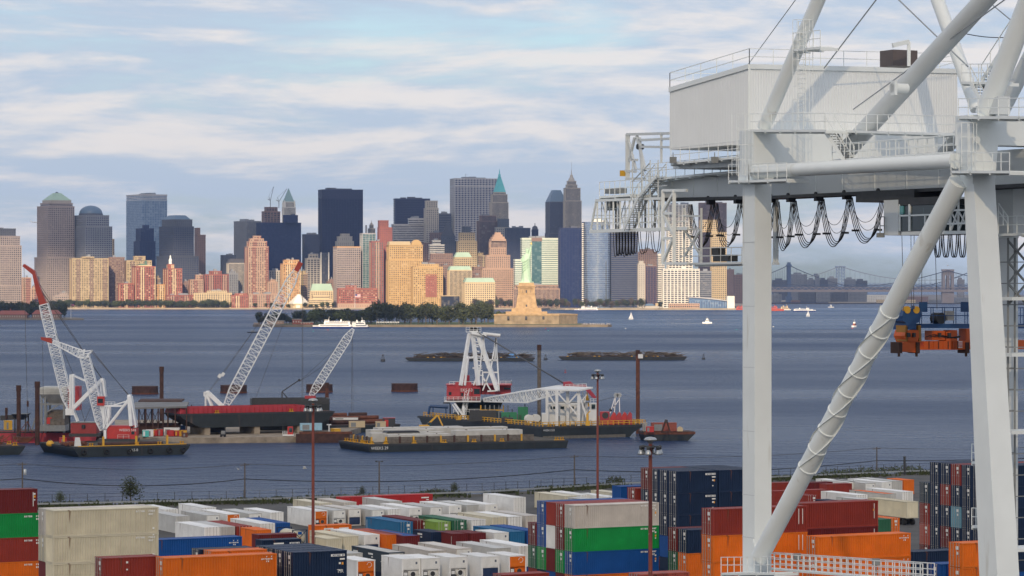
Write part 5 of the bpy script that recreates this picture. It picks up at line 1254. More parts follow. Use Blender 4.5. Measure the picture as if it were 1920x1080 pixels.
# --- raised scow on blocks
N0 = at(364, 803, 904); N0.z = 0
t = barge('scow', 'black scow with red coaming raised on blocks on the pier', N0 - U * 4.5, 50, 13, 8.1, YAW, 6.5, 5, BLK, RUSTD, zb=3.9)
mb = MB()
for (x0, x1, y0, y1) in ((3, 42, 1, 1.3), (3, 42, 11.7, 12), (3, 3.3, 1.3, 11.7), (41.7, 42, 1.3, 11.7)): mb.bx(x0, x1, y0, y1, 8.1, 9.9)
for k in range(26): mb.bx(3.2 + k * 1.5, 3.4 + k * 1.5, .75, 1.0, 8.1, 9.8)
mb.build('coaming', REDP, t)
mb = MB(); mb.add([(0, 0, 8.15), (3, 1, 8.15), (3, 12, 8.15), (0, 13, 8.15), (.6, 1, 10.4), (3, 1, 9.9), (3, 12, 9.9), (.6, 12, 10.4)], [(4, 5, 6, 7), (0, 1, 5, 4), (2, 3, 7, 6), (0, 4, 7, 3)]); mb.build('bow_apron', REDP, t)
for x in (8, 24, 38): MB().bx(x, x + 1.8, .5, 12.5, PZT, 3.9).build('support_block', CONCD, t)
bitts(t, ((12, .6), (36, .6)), 8.15)
# black hopper scow behind
N1 = at(472, 780, 935); N1.z = 0
t = barge('hopper_scow', 'black hopper scow with rusty inside behind the red coaming', N1, 24, 10, 10.2, R(8), 1.5, .5, BLK, RUSTD, zb=-1)
mb = MB()
for (x0, x1, y0, y1) in ((0, 24, 0, .3), (0, 24, 9.7, 10), (0, .3, .3, 9.7), (23.7, 24, .3, 9.7)): mb.bx(x0, x1, y0, y1, 10.2, 11.4)
mb.build('bulwark', DKGREY, t)
mb = MB(); mb.bar((9.5, 3, 10), (9.5, 3, 13.5), .35); mb.bar((9.5, 3, 13.5), (14.8, 3, 17), .3); mb.bar((9.5, 3, 13.5), (12, 3, 10.5), .3); mb.box((14.8, 3, 17), (.7, .7, .7)); mb.build('davit', DKGREY, t)
# crane 3
def boom_crane(label, D, foot, tip, wm, head, gant, ropes, n, house, z0):
    P = lambda p, y, d=0: at(p, y, D) + Vector((0, d, 0))
    base = at(foot[0], foot[1], D); base.z = z0
    t = thing('crawler_crane', label, 'crane', base)
    mb = MB(); lattice(mb, P(*foot), P(*tip), 1.2, .8, n=n, r=.20, rd=.11, wm=wm, ends=.13); mb.build('boom', BOOMW, t, True)
    if head:
        q = P(*tip); d = (P(*tip) - P(*foot)).normalized()
        mb = MB(); mb.bar(q - d * 2.6, q + d * .4, 1.5, 1.9, up=(0, 1, 0)); mb.build('boom_head', MATS['boom_red'], t, True)
    mb = MB()
    for a, b, w in gant:
        for d in (-1.3, 1.3): mb.bar(P(*a, d), P(*b, d), w)
    for a, b, w in gant[:2]: mb.bar(P(*b, -1.3), P(*b, 1.3), w)
    if gant: mb.build('gantry', BOOMW, t, True)
    mb = MB()
    for a, b in ropes: mb.bar(P(*a), P(*b), .1)
    mb.build('hoist_rope', WIRE, t, True)
    x0, x1, y0, y1 = house
    MB().bx(PX(x0, D), PX(x1, D), D - 1.6, D + 1.8, PZ(y1, D), PZ(y0, D)).build('machinery_house', REDP, t, True)
    MB().bx(PX(x0, D) + .5, PX(x1, D) - .5, D - 2.2, D + 2.4, z0, PZ(y1, D)).build('crawler_base', DKGREY, t, True)
    return t
boom_crane('white lattice crane with long boom and red tip leaning right over the scow', 924, (421, 766), (563, 494), 3.1, True,
    [((400, 768), (388, 738), .7), ((424, 768), (390, 736), 1.0), ((383, 742), (400, 745), .3), ((386, 742), (386, 765), .4), ((383, 742), (383, 735), .2), ((383, 735), (396, 737), .2)],
    [((392, 732), (412, 706)), ((394, 732), (417, 703)), ((412, 706), (470, 627)), ((417, 703), (474, 622)), ((470, 627), (562, 497)), ((567, 497), (566, 752)), ((568, 497), (568, 752)), ((530, 610), (478, 750))], 30, (384, 425, 762, 776), PZT)
t = bpy.data.objects['crawler_crane']; mb = MB(); P = lambda p, y: at(p, y, 924)
mb.bar(P(410, 708), P(414, 702), 1.0); mb.bar(P(416, 705), P(420, 699), .9); mb.build('sheave_block', WHITE, t, True)
boom_crane('white lattice crane with short boom rising from the rusty pipe barge', 948, (583, 742), (662, 617), 2.5, False, [], [((562, 715), (600, 690)), ((563, 714), (655, 630)), ((660, 622), (659, 770)), ((661, 622), (662, 770)), ((600, 690), (640, 650))], 20, (572, 592, 742, 758), 2.0)
# rusty pipe barge and yard clutter between scow and concrete barge
N2 = at(620, 803, 952); N2.z = 0
t = barge('pipe_barge', 'dark barge stacked with rusty steel pipes behind the concrete barge', N2 - U * 10, 34, 16, 2.4, YAW, 2, 2, BLK, RUSTD)
k = 0
for (x, y, zz, L_) in ((13, 6, 3.1, 11), (14, 7.4, 3.1, 11), (12, 8.8, 3.1, 12), (13, 6.7, 4.3, 10), (13, 8.1, 4.3, 10), (22, 7.5, 3.1, 9), (23, 9, 3.1, 9), (15, 10.5, 5.2, 5), (21, 10.5, 5.2, 6), (22, 8.2, 4.3, 8)):
    mb = MB(); n = 14; mb.tube((x, y, zz), (x + L_, y, zz), .68, n=n); mb.tube((x - .02, y, zz), (x + .3, y, zz), .72, n=n); mb.build('steel_pipe', RUST if k % 2 else RUSTD, t); k += 1
crate('deck_cabin', 'pale blue site cabin left of the mast lamps', 563, 804, 905, 6.5, 2.4, 2.1, mat('pale_blue_paint', (.3, .5, .62), .6), 'cabin', R(8), z=PZT + 1.3)
crate('deck_cabin', 'beige site cabin with window behind the concrete slabs', 655, 797, 925, 4.8, 2.4, 1.9, W_['cream'], 'cabin', R(8), z=2.45 + .5)
crate('deck_cabin', 'second beige cabin right of the windowed one', 705, 797, 925, 3.0, 2.4, 1.8, W_['cream'], 'cabin', R(8), z=2.45 + .5)
crate('deck_cabin', 'dark teal box with bright red end by the beige cabins', 719, 797, 930, 3.6, 2.4, 2.9, DKGREY, 'cabin', R(8), lid=RED2, z=2.45 + .3)
t = thing('steel_beams', 'stack of long dark red steel beams beside the pale blue cabin', 'beam', at(555, 811, 893) * 1, R(5)); t.location.z = 2.0
for k in range(4): MB().bx(0, 17, k * .7, k * .7 + .4, .0, .6).build('beam', RUSTD, t); MB().bx(1, 16.5, k * .7, k * .7 + .4, .65, 1.2).build('beam', RUST, t)
mb = MB(); mb.bx(0, 17, 0, 3, -3, 0); mb.build('bearers', RUSTD, t)
crate('crane_beam', 'long white steel beam on the pipe barge', 624, 789, 940, 7.8, .5, .7, WHITE, 'beam', R(4), z=4.6)
t = thing('small_tug', 'low dark workboat with yellow bitts behind the concrete barge corner', 'boat', at(572, 826, 905) * 1, YAW); t.location.z = 0
mb = MB(); hullbox(mb, 15, 6, -1, 1.7, 1, 2); mb.build('hull', BLK, t); bitts(t, ((1.5, .7), (4, .7), (6, .8), (9, .7)), 1.72); MB().bx(10, 12, 1, 4, 1.7, 3.4).build('winch_housing', YEL, t)
MB().bar((8.4, 1.5, 1.7), (8.4, 1.5, 4.6), .3).build('post', WHITE, t); MB().box((8.4, 1.5, 4.6), (1.3, .5, .3)).build('post_cap', WHITE, t)
# --- concrete slab barge
A = at(690, 848.5, DW(848.5)); A.z = 0; Bp = at(1065, 840, DW(840)); Bp.z = 0
L_ = (Bp - A).length; rz = math.atan2(Bp.y - A.y, Bp.x - A.x)
t = barge('deck_barge', 'long dark deck barge loaded with pale concrete slabs', A, L_, 24, 2.2, rz, 1.0, .8, BLK)
text('WEEKS 29', 1.15, WHITE, t, (3.4, -.13, 1.1), (R(90), 0, 0))
bitts(t, ((.9, 4), (1.2, 8), (.9, 12), (1, 16), (.9, 20), (1.6, 1.5), (5.5, .7), (14, .7), (23, .7), (32, .7), (40.5, .7), (L_ - 1.5, 1), (L_ - 3, 1.2)), 2.25)
mb = MB()
for k in range(11):
    x = 6.0 + k * 4.1
    if x < L_ - 6:
        MB().bx(x, x + .45, 2.2, 2.7, 2.2, 4.15).build('stanchion', RUSTD if k % 2 else YEL, t)
        for j in range(4): MB().bx(x + .5, x + 4.05, 2.4, 2.6, 2.3 + j * .43, 2.7 + j * .43).build('side_board', TIMBER, t)
for k in range(5):
    y = 4 + k * 3.6; MB().bx(2.4, 2.8, y, y + .5, 2.2, 4.1).build('stanchion', YEL if k % 2 == 0 else RUSTD, t)
    for j in range(3): MB().bx(2.5, 2.7, y + .6, y + 3.4, 2.3 + j * .55, 2.82 + j * .55).build('side_board', TIMBER, t)
MB().hip(9, 19, 9.0, 13.3, 4.82, 5.3, .8, .9).build('black_tarp', CABLE, t)
def slabc(label, x, y, z, l, w, h):
    a = A + Vector((math.cos(rz) * x - math.sin(rz) * y, math.sin(rz) * x + math.cos(rz) * y, z))
    o = thing('concrete_slab', label, 'slab', a, rz, 'precast slabs on the deck barge')
    MB().bx(0, l, 0, w, 0, h).build('body', CONC, o); MB().bx(.02, l - .02, .04, w - .04, h, h + .03).build('top_face', mat('slab_top', (.56, .55, .52), .85, var=.12, scale=.4), o)
    for q in (.2, .8): MB().bx(l * q - .15, l * q + .15, w * .45, w * .55, h + .03, h + .2).build('lifting_eye', RUSTD, o)
slabc('pale front slab behind the timber boards at left', 7.5, 4.0, 2.5, 19, 3.6, 2.0)
slabc('pale front slab at the right of the deck barge', 28, 4.6, 3.3, 20.5, 3.6, 2.0)
slabc('lower slab supporting the right front slab', 28.5, 4.8, 2.3, 19, 3.2, .95)
slabc('second row slab left of the black tarpaulin', 4.5, 9.2, 2.3, 22, 4, 2.5)
slabc('second row slab at the right end', 30, 9.4, 2.3, 19, 4, 2.8)
slabc('rear row long slab at left', 6, 14.2, 2.3, 22, 4, 3.2)
slabc('rear row long slab at right', 26, 14.4, 2.3, 22, 4, 3.4)
slabc('rearmost slab whose top just shows', 10, 19, 2.3, 26, 4, 3.5)
# --- driftwood barges
def driftbarge(label, px0, px1, yw, seed, tarp=False):
    D = DW(yw); x0, x1 = PX(px0, D), PX(px1, D); L_ = x1 - x0
    t = barge('driftwood_barge', label, (x0, D), L_, 14, 2.2, 0, 4, 3, BLK, RUSTD)
    r = random.Random(seed); mb = MB()
    for k in range(330):
        x = r.uniform(L_ * .06, L_ * .93); e = max(0, 1 - abs(x / L_ - .48) ** 4 * 12); y = r.uniform(1, 13); zz = 2.3 + r.random() * (2.6 + 1.2 * noise.noise(Vector((x * .12, seed, 0)))) * e
        a = r.gauss(0, .35); l = r.uniform(2, 7.5); tl = r.gauss(0, .14)
        mb.tube((x, y, zz), (x + l * math.cos(a), y + l * math.sin(a), zz + l * tl), r.uniform(.1, .34), r.uniform(.06, .2), 5)
    tag(mb.build('driftwood', BROWNW, t), kind='stuff')
    mb = MB()
    for k in range(9): x = 4 + r.random() * (L_ - 8); mb.bx(x, x + 1.2, .3, .9, 2.2, 2.7)
    tag(mb.build('cleat', YEL, t), kind='stuff')
    if tarp: MB().hip(L_ * .78, L_ * .88, 2, 7, 2.3, 4.6, .5).build('blue_tarp', mat('blue_tarpaulin', (.12, .3, .6), .6), t)
driftbarge('left driftwood barge passing behind the tall white gantry', 760, 1003, 677.5, 3, True)
driftbarge('right driftwood barge between the rust pile and the buoy', 1048, 1288, 675.5, 9)
# --- great floating crane
GN = at(1017, 823.5, DW(823.5)); GN.z = 0
GL, GWd = 88.0, 36.0       # along V and along U
gb = thing('crane_barge', 'great black crane barge with yellow railings', 'barge', GN, YAW)
mb = MB(); rg = [[Vector(q) for q in r] for r in ([(0, 0, -1), (GWd - 7, 0, -1), (GWd - 7, GL - 6, -1), (0, GL - 6, -1)], [(0, 0, 1.4), (GWd - 4.5, 0, 1.4), (GWd - 4.5, GL - 3, 1.4), (0, GL - 3, 1.4)], [(0, 0, 3.7), (GWd, 0, 3.7), (GWd, GL, 3.7), (0, GL, 3.7)])]
mb.loft(rg, True, False); mb.build('hull', BLK, gb)
MB().bx(.3, GWd - .3, .3, GL - .3, 3.7, 3.75).build('deck', EARTH, gb); MB().bx(-.1, GWd + .1, -.1, GL + .1, 3.1, 3.6).build('rub_rail', DKGREY, gb)
MB().bx(.2, GWd - 7.4, -.06, .3, -.2, .9).build('boot_stripe', mat('faded_bottom_paint', (.14, .13, .11), .8, var=.3), gb)
mb = MB(); railing(mb, [(.3, .3, 3.75), (GWd - .3, .3, 3.75), (GWd - .3, 30, 3.75)], 1.3, .09, 1.9); railing(mb, [(.3, .3, 3.75), (.3, 84, 3.75)], 1.3, .11, 2.3); mb.build('yellow_railing', YEL, gb)
text('WEEKS 533', .8, WHITE, gb, (2.2, -.1, 2.6), (R(90), 0, 0))
bitts(gb, ((3, 1.2), (8, 1.2), (20, 1.4), (32, 1.3), (1.3, 12), (1.3, 24), (34, 6)), 3.75)
GC = 975.0
P = lambda p, y, d=0: at(p, y, GC) + Vector((0, d, 0)); X_ = lambda p: PX(p, GC); z = lambda y: PZ(y, GC)
t = thing('floating_crane', 'great white and red floating crane with A frame and lowered lattice boom', 'crane', at(898, 787, GC))
mb = MB(); mb.loft([[Vector((X_(898) + r * math.cos(i * math.pi / 12), GC + 6 + r * math.sin(i * math.pi / 12), zz)) for i in range(24)] for r, zz in ((8.5, 3.7), (8.5, z(775)), (6.5, z(773)), (7.5, z(757)), (9.5, z(752)))], True); mb.build('pedestal', mat('dark_green_black', (.015, .025, .024), .5), t, True)
mb = MB(); mb.bx(X_(838), X_(900), GC - 2, GC + 14, z(752), z(722)); mb.bx(X_(900), X_(958), GC + 2, GC + 14, z(740), z(722)); mb.bx(X_(838), X_(863), GC - 4.5, GC - 2, z(748), z(728)); mb.bx(X_(854), X_(884), GC - 3, GC - 2, z(748), z(716)); mb.bx(X_(869), X_(880), GC + 2, GC + 6, z(722), z(704)); mb.build('machinery_house', REDP, t, True)
MB().bx(X_(836), X_(960), GC - 2.4, GC + 14.4, z(722), z(721)).build('house_roof', REDP, t, True)
text('WEEKS 533', 1.35, WHITE, t, (X_(871) - t.location.x, -3.1, z(731) - t.location.z), (R(90), 0, 0))
MB().bx(X_(887), X_(901), GC - 4.5, GC - 2, z(744), z(726)).build('operator_cab', REDP, t, True); MB().bx(X_(889), X_(900), GC - 4.58, GC - 4.4, z(738), z(728)).build('cab_window', GLASSD, t, True)
for (a, b, y0, y1, d) in ((842, 847, 740, 734, -4.6), (865, 869, 742, 736, -3.1), (945, 957, 731, 727, 1.9)): MB().bx(X_(a), X_(b), GC + d - .05, GC + d + .2, z(y0), z(y1)).build('window', GLASSD, t, True)
MB().bx(X_(834), X_(902), GC - 6.5, GC + 2, z(752.5), z(750.5)).build('walkway', WHITE, t, True)
mb = MB(); railing(mb, [P(834, 750, -6.5), P(902, 750, -6.5)], 1.2, .06, 1.5); railing(mb, [P(843, 722, -2.3), P(900, 722, -2.3)], 1.2, .06, 1.5); railing(mb, [P(938, 722, 2), P(959, 722, 2), P(959, 722, 14)], 1.2, .06, 1.5); railing(mb, [P(851, 773, -6), P(900, 773, -6)], 1.2, .06, 1.6); mb.build('railing', WHITE, t, True)
mb = MB()
for d in (-3.5, 9):
    dd = 0 if d < 0 else 3
    mb.bar(P(880, 626, d * .35), P(864, 722, d), .85, 1.0); mb.bar(P(886, 622, d * .35), P(897, 722, d), .9, 1.1); mb.bar(P(893, 620, d * .35), P(933, 732, d), .9, 1.2); mb.bar(P(878, 668, d * .7), P(872, 722, d), .5)
    mb.bar(P(873, 671, d * .7), P(888, 670, d * .7), .5)
for yy, a, b in ((646, 889, 903), (671, 890, 911), (690, 886, 904), (698, 905, 934), (676, 908, 931)): mb.bar(P(a, yy, -1), P(b, yy, -1), .45)
for q in range(9): mb.bar(P(886 + q * 1.1, 630 + q * 9, -2.4), P(894 + q * 1.6, 632 + q * 9, -2.0), .35)
mb.build('a_frame', BOOMW, t, True)
mb = MB()
for (a, b) in (((906, 633), (897, 722)), ((906, 633), (914, 690)), ((930, 633), (919, 700)), ((930, 633), (936, 733)), ((905, 697), (905, 722)), ((918, 698), (905, 732)), ((906, 708), (920, 731)), ((896, 700), (888, 722)), ((905, 675), (932, 675)), ((934, 732), (914, 733)), ((930, 633), (928, 675))):
    for d in (-2.5, 3): mb.bar(P(*a, d), P(*b, d), .42)
mb.build('strut', BOOMW, t, True)
mb = MB(); mb.tube(P(884, 625, -2.5), P(912, 630, -2.5), .55, n=8); mb.tube(P(905, 626, 3), P(938, 629.5, 3), .55, n=8); mb.build('backstay_tube', WHITE, t, True)
mb = MB()
for k in range(4): mb.tube(P(884.5 + 3.2 * k, 618 + (k % 2), -1.6), P(884.5 + 3.2 * k, 618 + (k % 2), 1.6), .8, n=12)
mb.build('sheave', DKGREY, t, True)
mb = MB(); mb.bx(X_(881), X_(896), GC - 2, GC + 2, z(624), z(620)); railing(mb, [P(874, 622, -2), P(902, 622, -2)], 1.5, .06, 1.2); mb.bx(X_(874), X_(902), GC - 2.2, GC + 2.2, z(623), z(622)); mb.build('head_platform', WHITE, t, True)
mb = MB(); lattice(mb, P(878, 727, -2), P(868, 787, -7), 1.2, 1.2, n=9, r=.14, rd=.09); mb.bar(P(853, 755, -6), P(877, 788, -8), .5); mb.bar(P(849, 757, -6), P(870, 788, -8), .35); mb.build('stair_ladder', BOOMW, t, True)
bt0 = at(907, 750, GC - 4); bt1 = at(985, 744, 950); bt2 = at(1062, 727, 934)
mb = MB(); lattice(mb, bt0, bt1, 1.0, 3.6, n=14, r=.3, rd=.17, side=(.2, -.98, 0)); lattice(mb, bt1, bt2, 3.6, 2.0, n=13, r=.3, rd=.17, side=(.2, -.98, 0))
mb.build('boom', BOOMW, t, True)
B9 = lambda p, y, d=0: at(p, y, 932) + Vector((0, d, 0))
mb = MB(); mb.prism([B9(1056, 731, -1.6), B9(1056, 716, -1.6), B9(1069, 715, -1.6), B9(1079, 722, -1.6), B9(1097, 721, -1.6), B9(1103, 726, -1.6), B9(1118, 744, -1.6), B9(1116, 747, -1.6), B9(1110, 745, -1.6), B9(1098, 731, -1.6), B9(1080, 729, -1.6)], (0, 3.2, 0)); mb.build('boom_head', mat('crimson_paint', (.36, .025, .05), .5), t, True)
mb = MB()
for k in range(6): mb.bar(P(892 + k * 2.4, 621 + k, (k % 3) * 1.2 - 1), at(1055 + (k % 3), 717 + (k // 2), 932 + (k % 3)), .16)
mb.build('luffing_rope', WIRE, t, True)
mb = MB(); mb.prism([B9(1097, 751, -.5), B9(1105, 751, -.5), B9(1102, 739, -.5), B9(1100, 739, -.5)], (0, 1, 0)); mb.tube(B9(1097.5, 759.5, -.6), B9(1097.5, 759.5, .6), .6, n=12); mb.tube(B9(1104, 758.5, -.6), B9(1104, 758.5, .6), .6, n=12); mb.bar(B9(1101, 740), B9(1100, 726), .3); mb.build('hook_block', YEL, t, True)
mb = MB(); mb.bx(X_(868), X_(872), GC - 8, GC - 7, z(787), z(760)); mb.build('ladder_rail', BOOMW, t, True)
for k in range(7): MB().bar(P(902 + k * 8.4, 790, -8), P(902 + k * 8.4, 758, -8), .35).build('girder_post', YEL if k in (0, 5) else GREYS, t, True)
mb = MB(); mb.bx(X_(900), X_(945), GC - 8.4, GC - 7.6, z(768), z(766)); mb.build('girder_beam', YEL, t, True)
# deck equipment on the crane barge
DKZ = 3.76
def dk(px, py, D): p = at(px, py, D); p.z = DKZ; return p
def unit(name, label, px0, px1, y0, D, dep, m, cat='machine', extra=None):
    p = dk(px0, 790, D); w = PX(px1, D) - PX(px0, D); h = PZ(y0, D) - DKZ
    t = thing(name, label, cat, p); MB().bx(0, w, 0, dep, .3, h).build('housing', m, t); MB().bx(-.1, w + .1, -.1, dep + .1, 0, .3).build('skid', DKGREY, t)
    mb = MB()
    for k in range(5): mb.bx(w * .1, w * .35, -.06, .02, .6 + k * .3, .75 + k * .3)
    mb.build('louvre', DKGREY, t); MB().tube((w * .7, dep * .5, h), (w * .7, dep * .5, h + .9), .14, n=8).build('exhaust', DKGREY, t)
    return t
unit('generator', 'long green generator on the crane barge deck', 940, 969, 773, 946, 2.5, GREENP)
unit('generator', 'taller green generator right of the long one', 971, 990, 763, 952, 3, GREENP)
unit('winch_house', 'black winch housing below the lowered boom', 940, 962, 783, 938, 2.5, DKGREY)
unit('engine_house', 'dark engine housing under the turntable', 880, 930, 770, 952, 4, DKGREY)
for (px, r, lb) in ((992, 1.3, 'white rope drum beside the green generators'), (1005, 1.2, 'brown and white rope drum behind the white drum')):
    t = thing('rope_drum', lb, 'drum', dk(px, 790, 940 if r > 1.25 else 948), R(15)); MB().tube((0, -1, r), (0, 1, r), r * .75, n=16).build('coil', W_['tan'] if r < 1.25 else WHITE, t); MB().tube((0, -1.15, r), (0, -1, r), r, n=16).build('flange', WHITE, t); MB().tube((0, 1, r), (0, 1.15, r), r, n=16).build('flange', WHITE, t); MB().bx(-r * .8, r * .8, -1, 1, -.02, .5).build('stand', DKGREY, t)
# boom rest and deckhouse
RD = 922.0
P = lambda p, y, d=0: at(p, y, RD) + Vector((0, d, 0)); X_ = lambda p: PX(p, RD); z = lambda y: PZ(y, RD)
t = thing('boom_rest', 'white steel boom rest frame with flat canopy on the crane barge', 'frame', dk(1055, 797, RD))
for (p, d) in ((1026, 5), (1044, 0), (1065, 5), (1085, 0)): MB().bx(X_(p) - .45, X_(p) + .45, RD + d - .45, RD + d + .45, DKZ, z(732)).build('column', WHITE, t, True)
mb = MB()
for a, b in (((1044, 735), (1064, 757)), ((1085, 735), (1065, 757)), ((1026, 735), (1040, 757)), ((1085, 736), (1102, 790)), ((1065, 757), (1084, 780))): mb.bar(P(*a), P(*b), .45)
mb.bar(P(1026, 757, 2), P(1086, 757, 0), .5); mb.bar(P(1086, 757), P(1100, 740), .3); mb.bar(P(1100, 735, 4), P(1092, 790, 4), .3); mb.bar(P(1093, 735, 4), P(1100, 790, 4), .3); mb.build('brace', WHITE, t, True)
MB().prism([P(1014, 733.5, 6), P(1085, 733.5, -2), P(1112, 728.5, 1), P(1040, 728, 9)], (0, 0, .45)).build('canopy', WHITE, t, True)
mb = MB(); railing(mb, [P(1060, 727, 0), P(1100, 726, 2)], 1.0, .05, 1.4); mb.build('railing', WHITE, t, True)
HD2 = 930.0; X_ = lambda p: PX(p, HD2); z = lambda y: PZ(y, HD2)
t = thing('deckhouse', 'white deckhouse behind the boom rest frame', 'deckhouse', dk(1060, 797, HD2))
MB().bx(X_(1016), X_(1028), HD2, HD2 + 8, DKZ, z(776)).build('annex', WHITE, t, True); MB().bx(X_(1028), X_(1102), HD2, HD2 + 9, DKZ, z(755)).build('wall', WHITE, t, True); MB().bx(X_(1027), X_(1103), HD2 - .4, HD2 + 9.4, z(755), z(754)).build('roof', GREYS, t, True)
for a, b in ((1032, 1035), (1037, 1043), (1051, 1058), (1070, 1076)): MB().bx(X_(a), X_(b), HD2 - .08, HD2 + .1, z(767), z(762)).build('window', GLASSD, t, True)
for a in (1045, 1060): MB().bx(X_(a), X_(a + 4), HD2 - .06, HD2 + .1, DKZ, z(780)).build('door', W_['stone'], t, True)
t = thing('wheelhouse', 'small white control house at the right of the boom rest', 'deckhouse', dk(1110, 795, 924)); X_ = lambda p: PX(p, 924); z = lambda y: PZ(y, 924)
MB().bx(X_(1104), X_(1119), 924, 928, DKZ, z(768)).build('base', WHITE, t, True); MB().loft([[Vector((X_(a), y, zz)) for a, y in ((1106, 924), (1118, 924), (1118, 928), (1106, 928))] if zz < z(760) else [Vector((X_(a), y, zz)) for a, y in ((1105, 923.6), (1119.5, 923.6), (1119.5, 928.4), (1105, 928.4))] for zz in (z(768), z(756))], True, False).build('cab', WHITE, t, True)
MB().bx(X_(1109), X_(1116), 923.4, 924.2, z(766), z(758)).build('window', GLASSD, t, True); mb = MB(); railing(mb, [at(1107, 755, 924), at(1119, 755, 924)], 1.2, .05, .8); mb.build('railing', WHITE, t, True)
t = thing('deck_winch', 'crimson winch machinery on the right of the crane barge', 'winch', dk(1122, 793, 930)); X_ = lambda p: PX(p, 930); z = lambda y: PZ(y, 930)
MB().bx(X_(1125), X_(1143), 930, 934, DKZ, z(772)).build('engine', REDP, t, True); MB().tube((X_(1135), 929.9, z(779)), (X_(1135), 930.4, z(779)), 1.0, n=14).build('fan', DKGREY, t, True)
for k in range(4): x0 = 1143 + k * 10; MB().prism([(X_(x0), 929.4, DKZ), (X_(x0 + 12), 929.4, DKZ), (X_(x0 + 12), 929.4, z(776)), (X_(x0 + 8), 929.4, z(772)), (X_(x0 + 2), 929.4, z(782))], (0, 3.6, 0)).build('drum_guard', RED2 if k % 2 == 0 else REDP, t, True)
MB().tube((X_(1143), 932, z(770)), (X_(1147), 932, z(768)), .5, n=10).build('air_filter', DKGREY, t, True)
t = thing('small_gantry', 'small white A frame with two sheaves above the red winches', 'frame', dk(1153, 793, 936)); P = lambda p, y, d=0: at(p, y, 936) + Vector((0, d, 0))
mb = MB()
for a, b in (((1144, 775), (1154, 742)), ((1152, 775), (1154, 742)), ((1162, 775), (1161, 742)), ((1150, 765), (1160, 750)), ((1154, 744), (1161, 744)), ((1152, 793), (1152, 775)), ((1162, 793), (1162, 775))): mb.bar(P(*a), P(*b), .28)
mb.build('leg', BOOMW, t, True)
for p in (1155, 1161): MB().tube(P(p, 741, -.4), P(p, 741, .4), .75, n=14).build('sheave', GALV, t, True)
MB().bar(P(1152, 744), at(1119, 753, 928), .1).build('guy_rope', WIRE, t, True)
t = thing('hydraulic_pump', 'yellow machine in front of the white control house', 'machine', dk(1098, 797, 918)); mb = MB(); mb.bx(0, 1.3, 0, 1.2, 0, 1.6); mb.bx(.2, .9, .1, .9, 1.6, 3.6); mb.bar((.4, .3, 3.6), (1.4, .3, 4.6), .3); mb.build('body', YEL, t); MB().bx(-.1, 1.4, -.1, 1.3, -.02, .2).build('skid', DKGREY, t)
# excavator and blue pipe rig near the left end of the crane barge
t = thing('excavator', 'yellow excavator with folded arm on the barge beyond the concrete slabs', 'excavator', at(795, 797, 905)); t.location.z = 2.3; mb = MB(); mb.bx(-1.5, 1.6, 0, 2.6, .9, 2.4); mb.build('house', YEL, t)
for y in (-.2, 2.2): MB().bx(-2.0, 2.0, y, y + .6, 0, .85).build('track', DKGREY, t)
MB().bx(1.0, 2.2, .2, 1.4, 1.4, 3.2).build('cab', GLASSD, t); mb = MB(); mb.bar((.6, 1.6, 2.0), (4.0, 1.6, 5.4), .55); mb.build('boom', YEL, t); mb = MB(); mb.bar((4.0, 1.6, 5.4), (5.6, 1.6, 2.0), .4); mb.build('arm', YEL, t); MB().prism([(5.2, 1.2, 2.2), (6.3, 1.2, 2.0), (6.0, 1.2, 1.0), (5.2, 1.2, 1.2)], (0, .9, 0)).build('bucket', RUSTD, t)
gbz = at(760, 812, DW(812)); 
t2 = barge('deck_barge', 'low dark work barge under the yellow excavator', (PX(735, 902), 902), 17, 14, 2.3, R(12), 1, 1, BLK)
t = thing('pipe_rig', 'blue pipe arm rig left of the great crane', 'rig', at(815, 790, 985)); t.location.z = DKZ; P = lambda p, y, d=0: at(p, y, 985) + Vector((0, d, 0))
mb = MB(); mb.tube(P(806, 770), P(840, 772), .5, n=8); mb.tube(P(806, 770), P(803, 785), .4, n=8); mb.bar(P(812, 772), P(812, 793), .5); mb.bar(P(836, 772), P(836, 793), .4); mb.build('pipe_arm', BLUEP, t, True)
mb = MB(); mb.path([P(831, 764), P(843, 764), P(844, 768), P(844, 785)], .22, 6); mb.build('goose_neck', DKGREY, t, True)
unit('control_box', 'bright yellow control box on the crane barge rail', 855, 864, 780, 955, 1.5, YEL)
# --- small work barge at right
N3 = at(1240, 826, DW(826)); N3.z = 0
t = barge('work_barge', 'small dark work barge with rusty machinery at the right', N3 - U * 6, 15.5, 9, 2.7, R(8), 1, 3.2, BLK, RUSTD)
MB().bx(-.05, 15.6, -.1, 9.1, 1.9, 2.65).build('rusty_bulwark', RUST, t)
crate('cargo_box', 'faded rust red container on the small work barge', 1222, 806, 905, 7.5, 2.4, 2.6, mat('faded_red', (.28, .07, .045), .7, var=.25), 'container', R(4), z=2.72)
crate('cargo_box', 'bright red cabinet in front of the rust red container', 1212, 808, 900, 2.2, 1.4, 1.7, RED2, 'box', R(4), z=2.72)
crate('cargo_box', 'narrow pale container at the left end of the small work barge', 1206, 806, 907, 1.2, 2.4, 2.5, W_['stone'], 'container', R(4), z=2.72)
t = thing('anchor_frame', 'dark rusty A frame on the small work barge', 'frame', at(1248, 808, 899)); t.location.z = 2.72; mb = MB(); mb.bar((-1.2, 0, 0), (0, 0, 3.6), .5); mb.bar((1.4, 0, 0), (.3, 0, 3.6), .5); mb.bx(-.2, .6, -.4, .4, 3.3, 3.9); mb.bx(-1.4, 1.8, -.3, .3, 0, .5); mb.build('frame', RUSTD, t); MB().tube((.2, -.5, 3.4), (.2, .5, 3.4), .4, n=10).build('sheave', DKGREY, t)
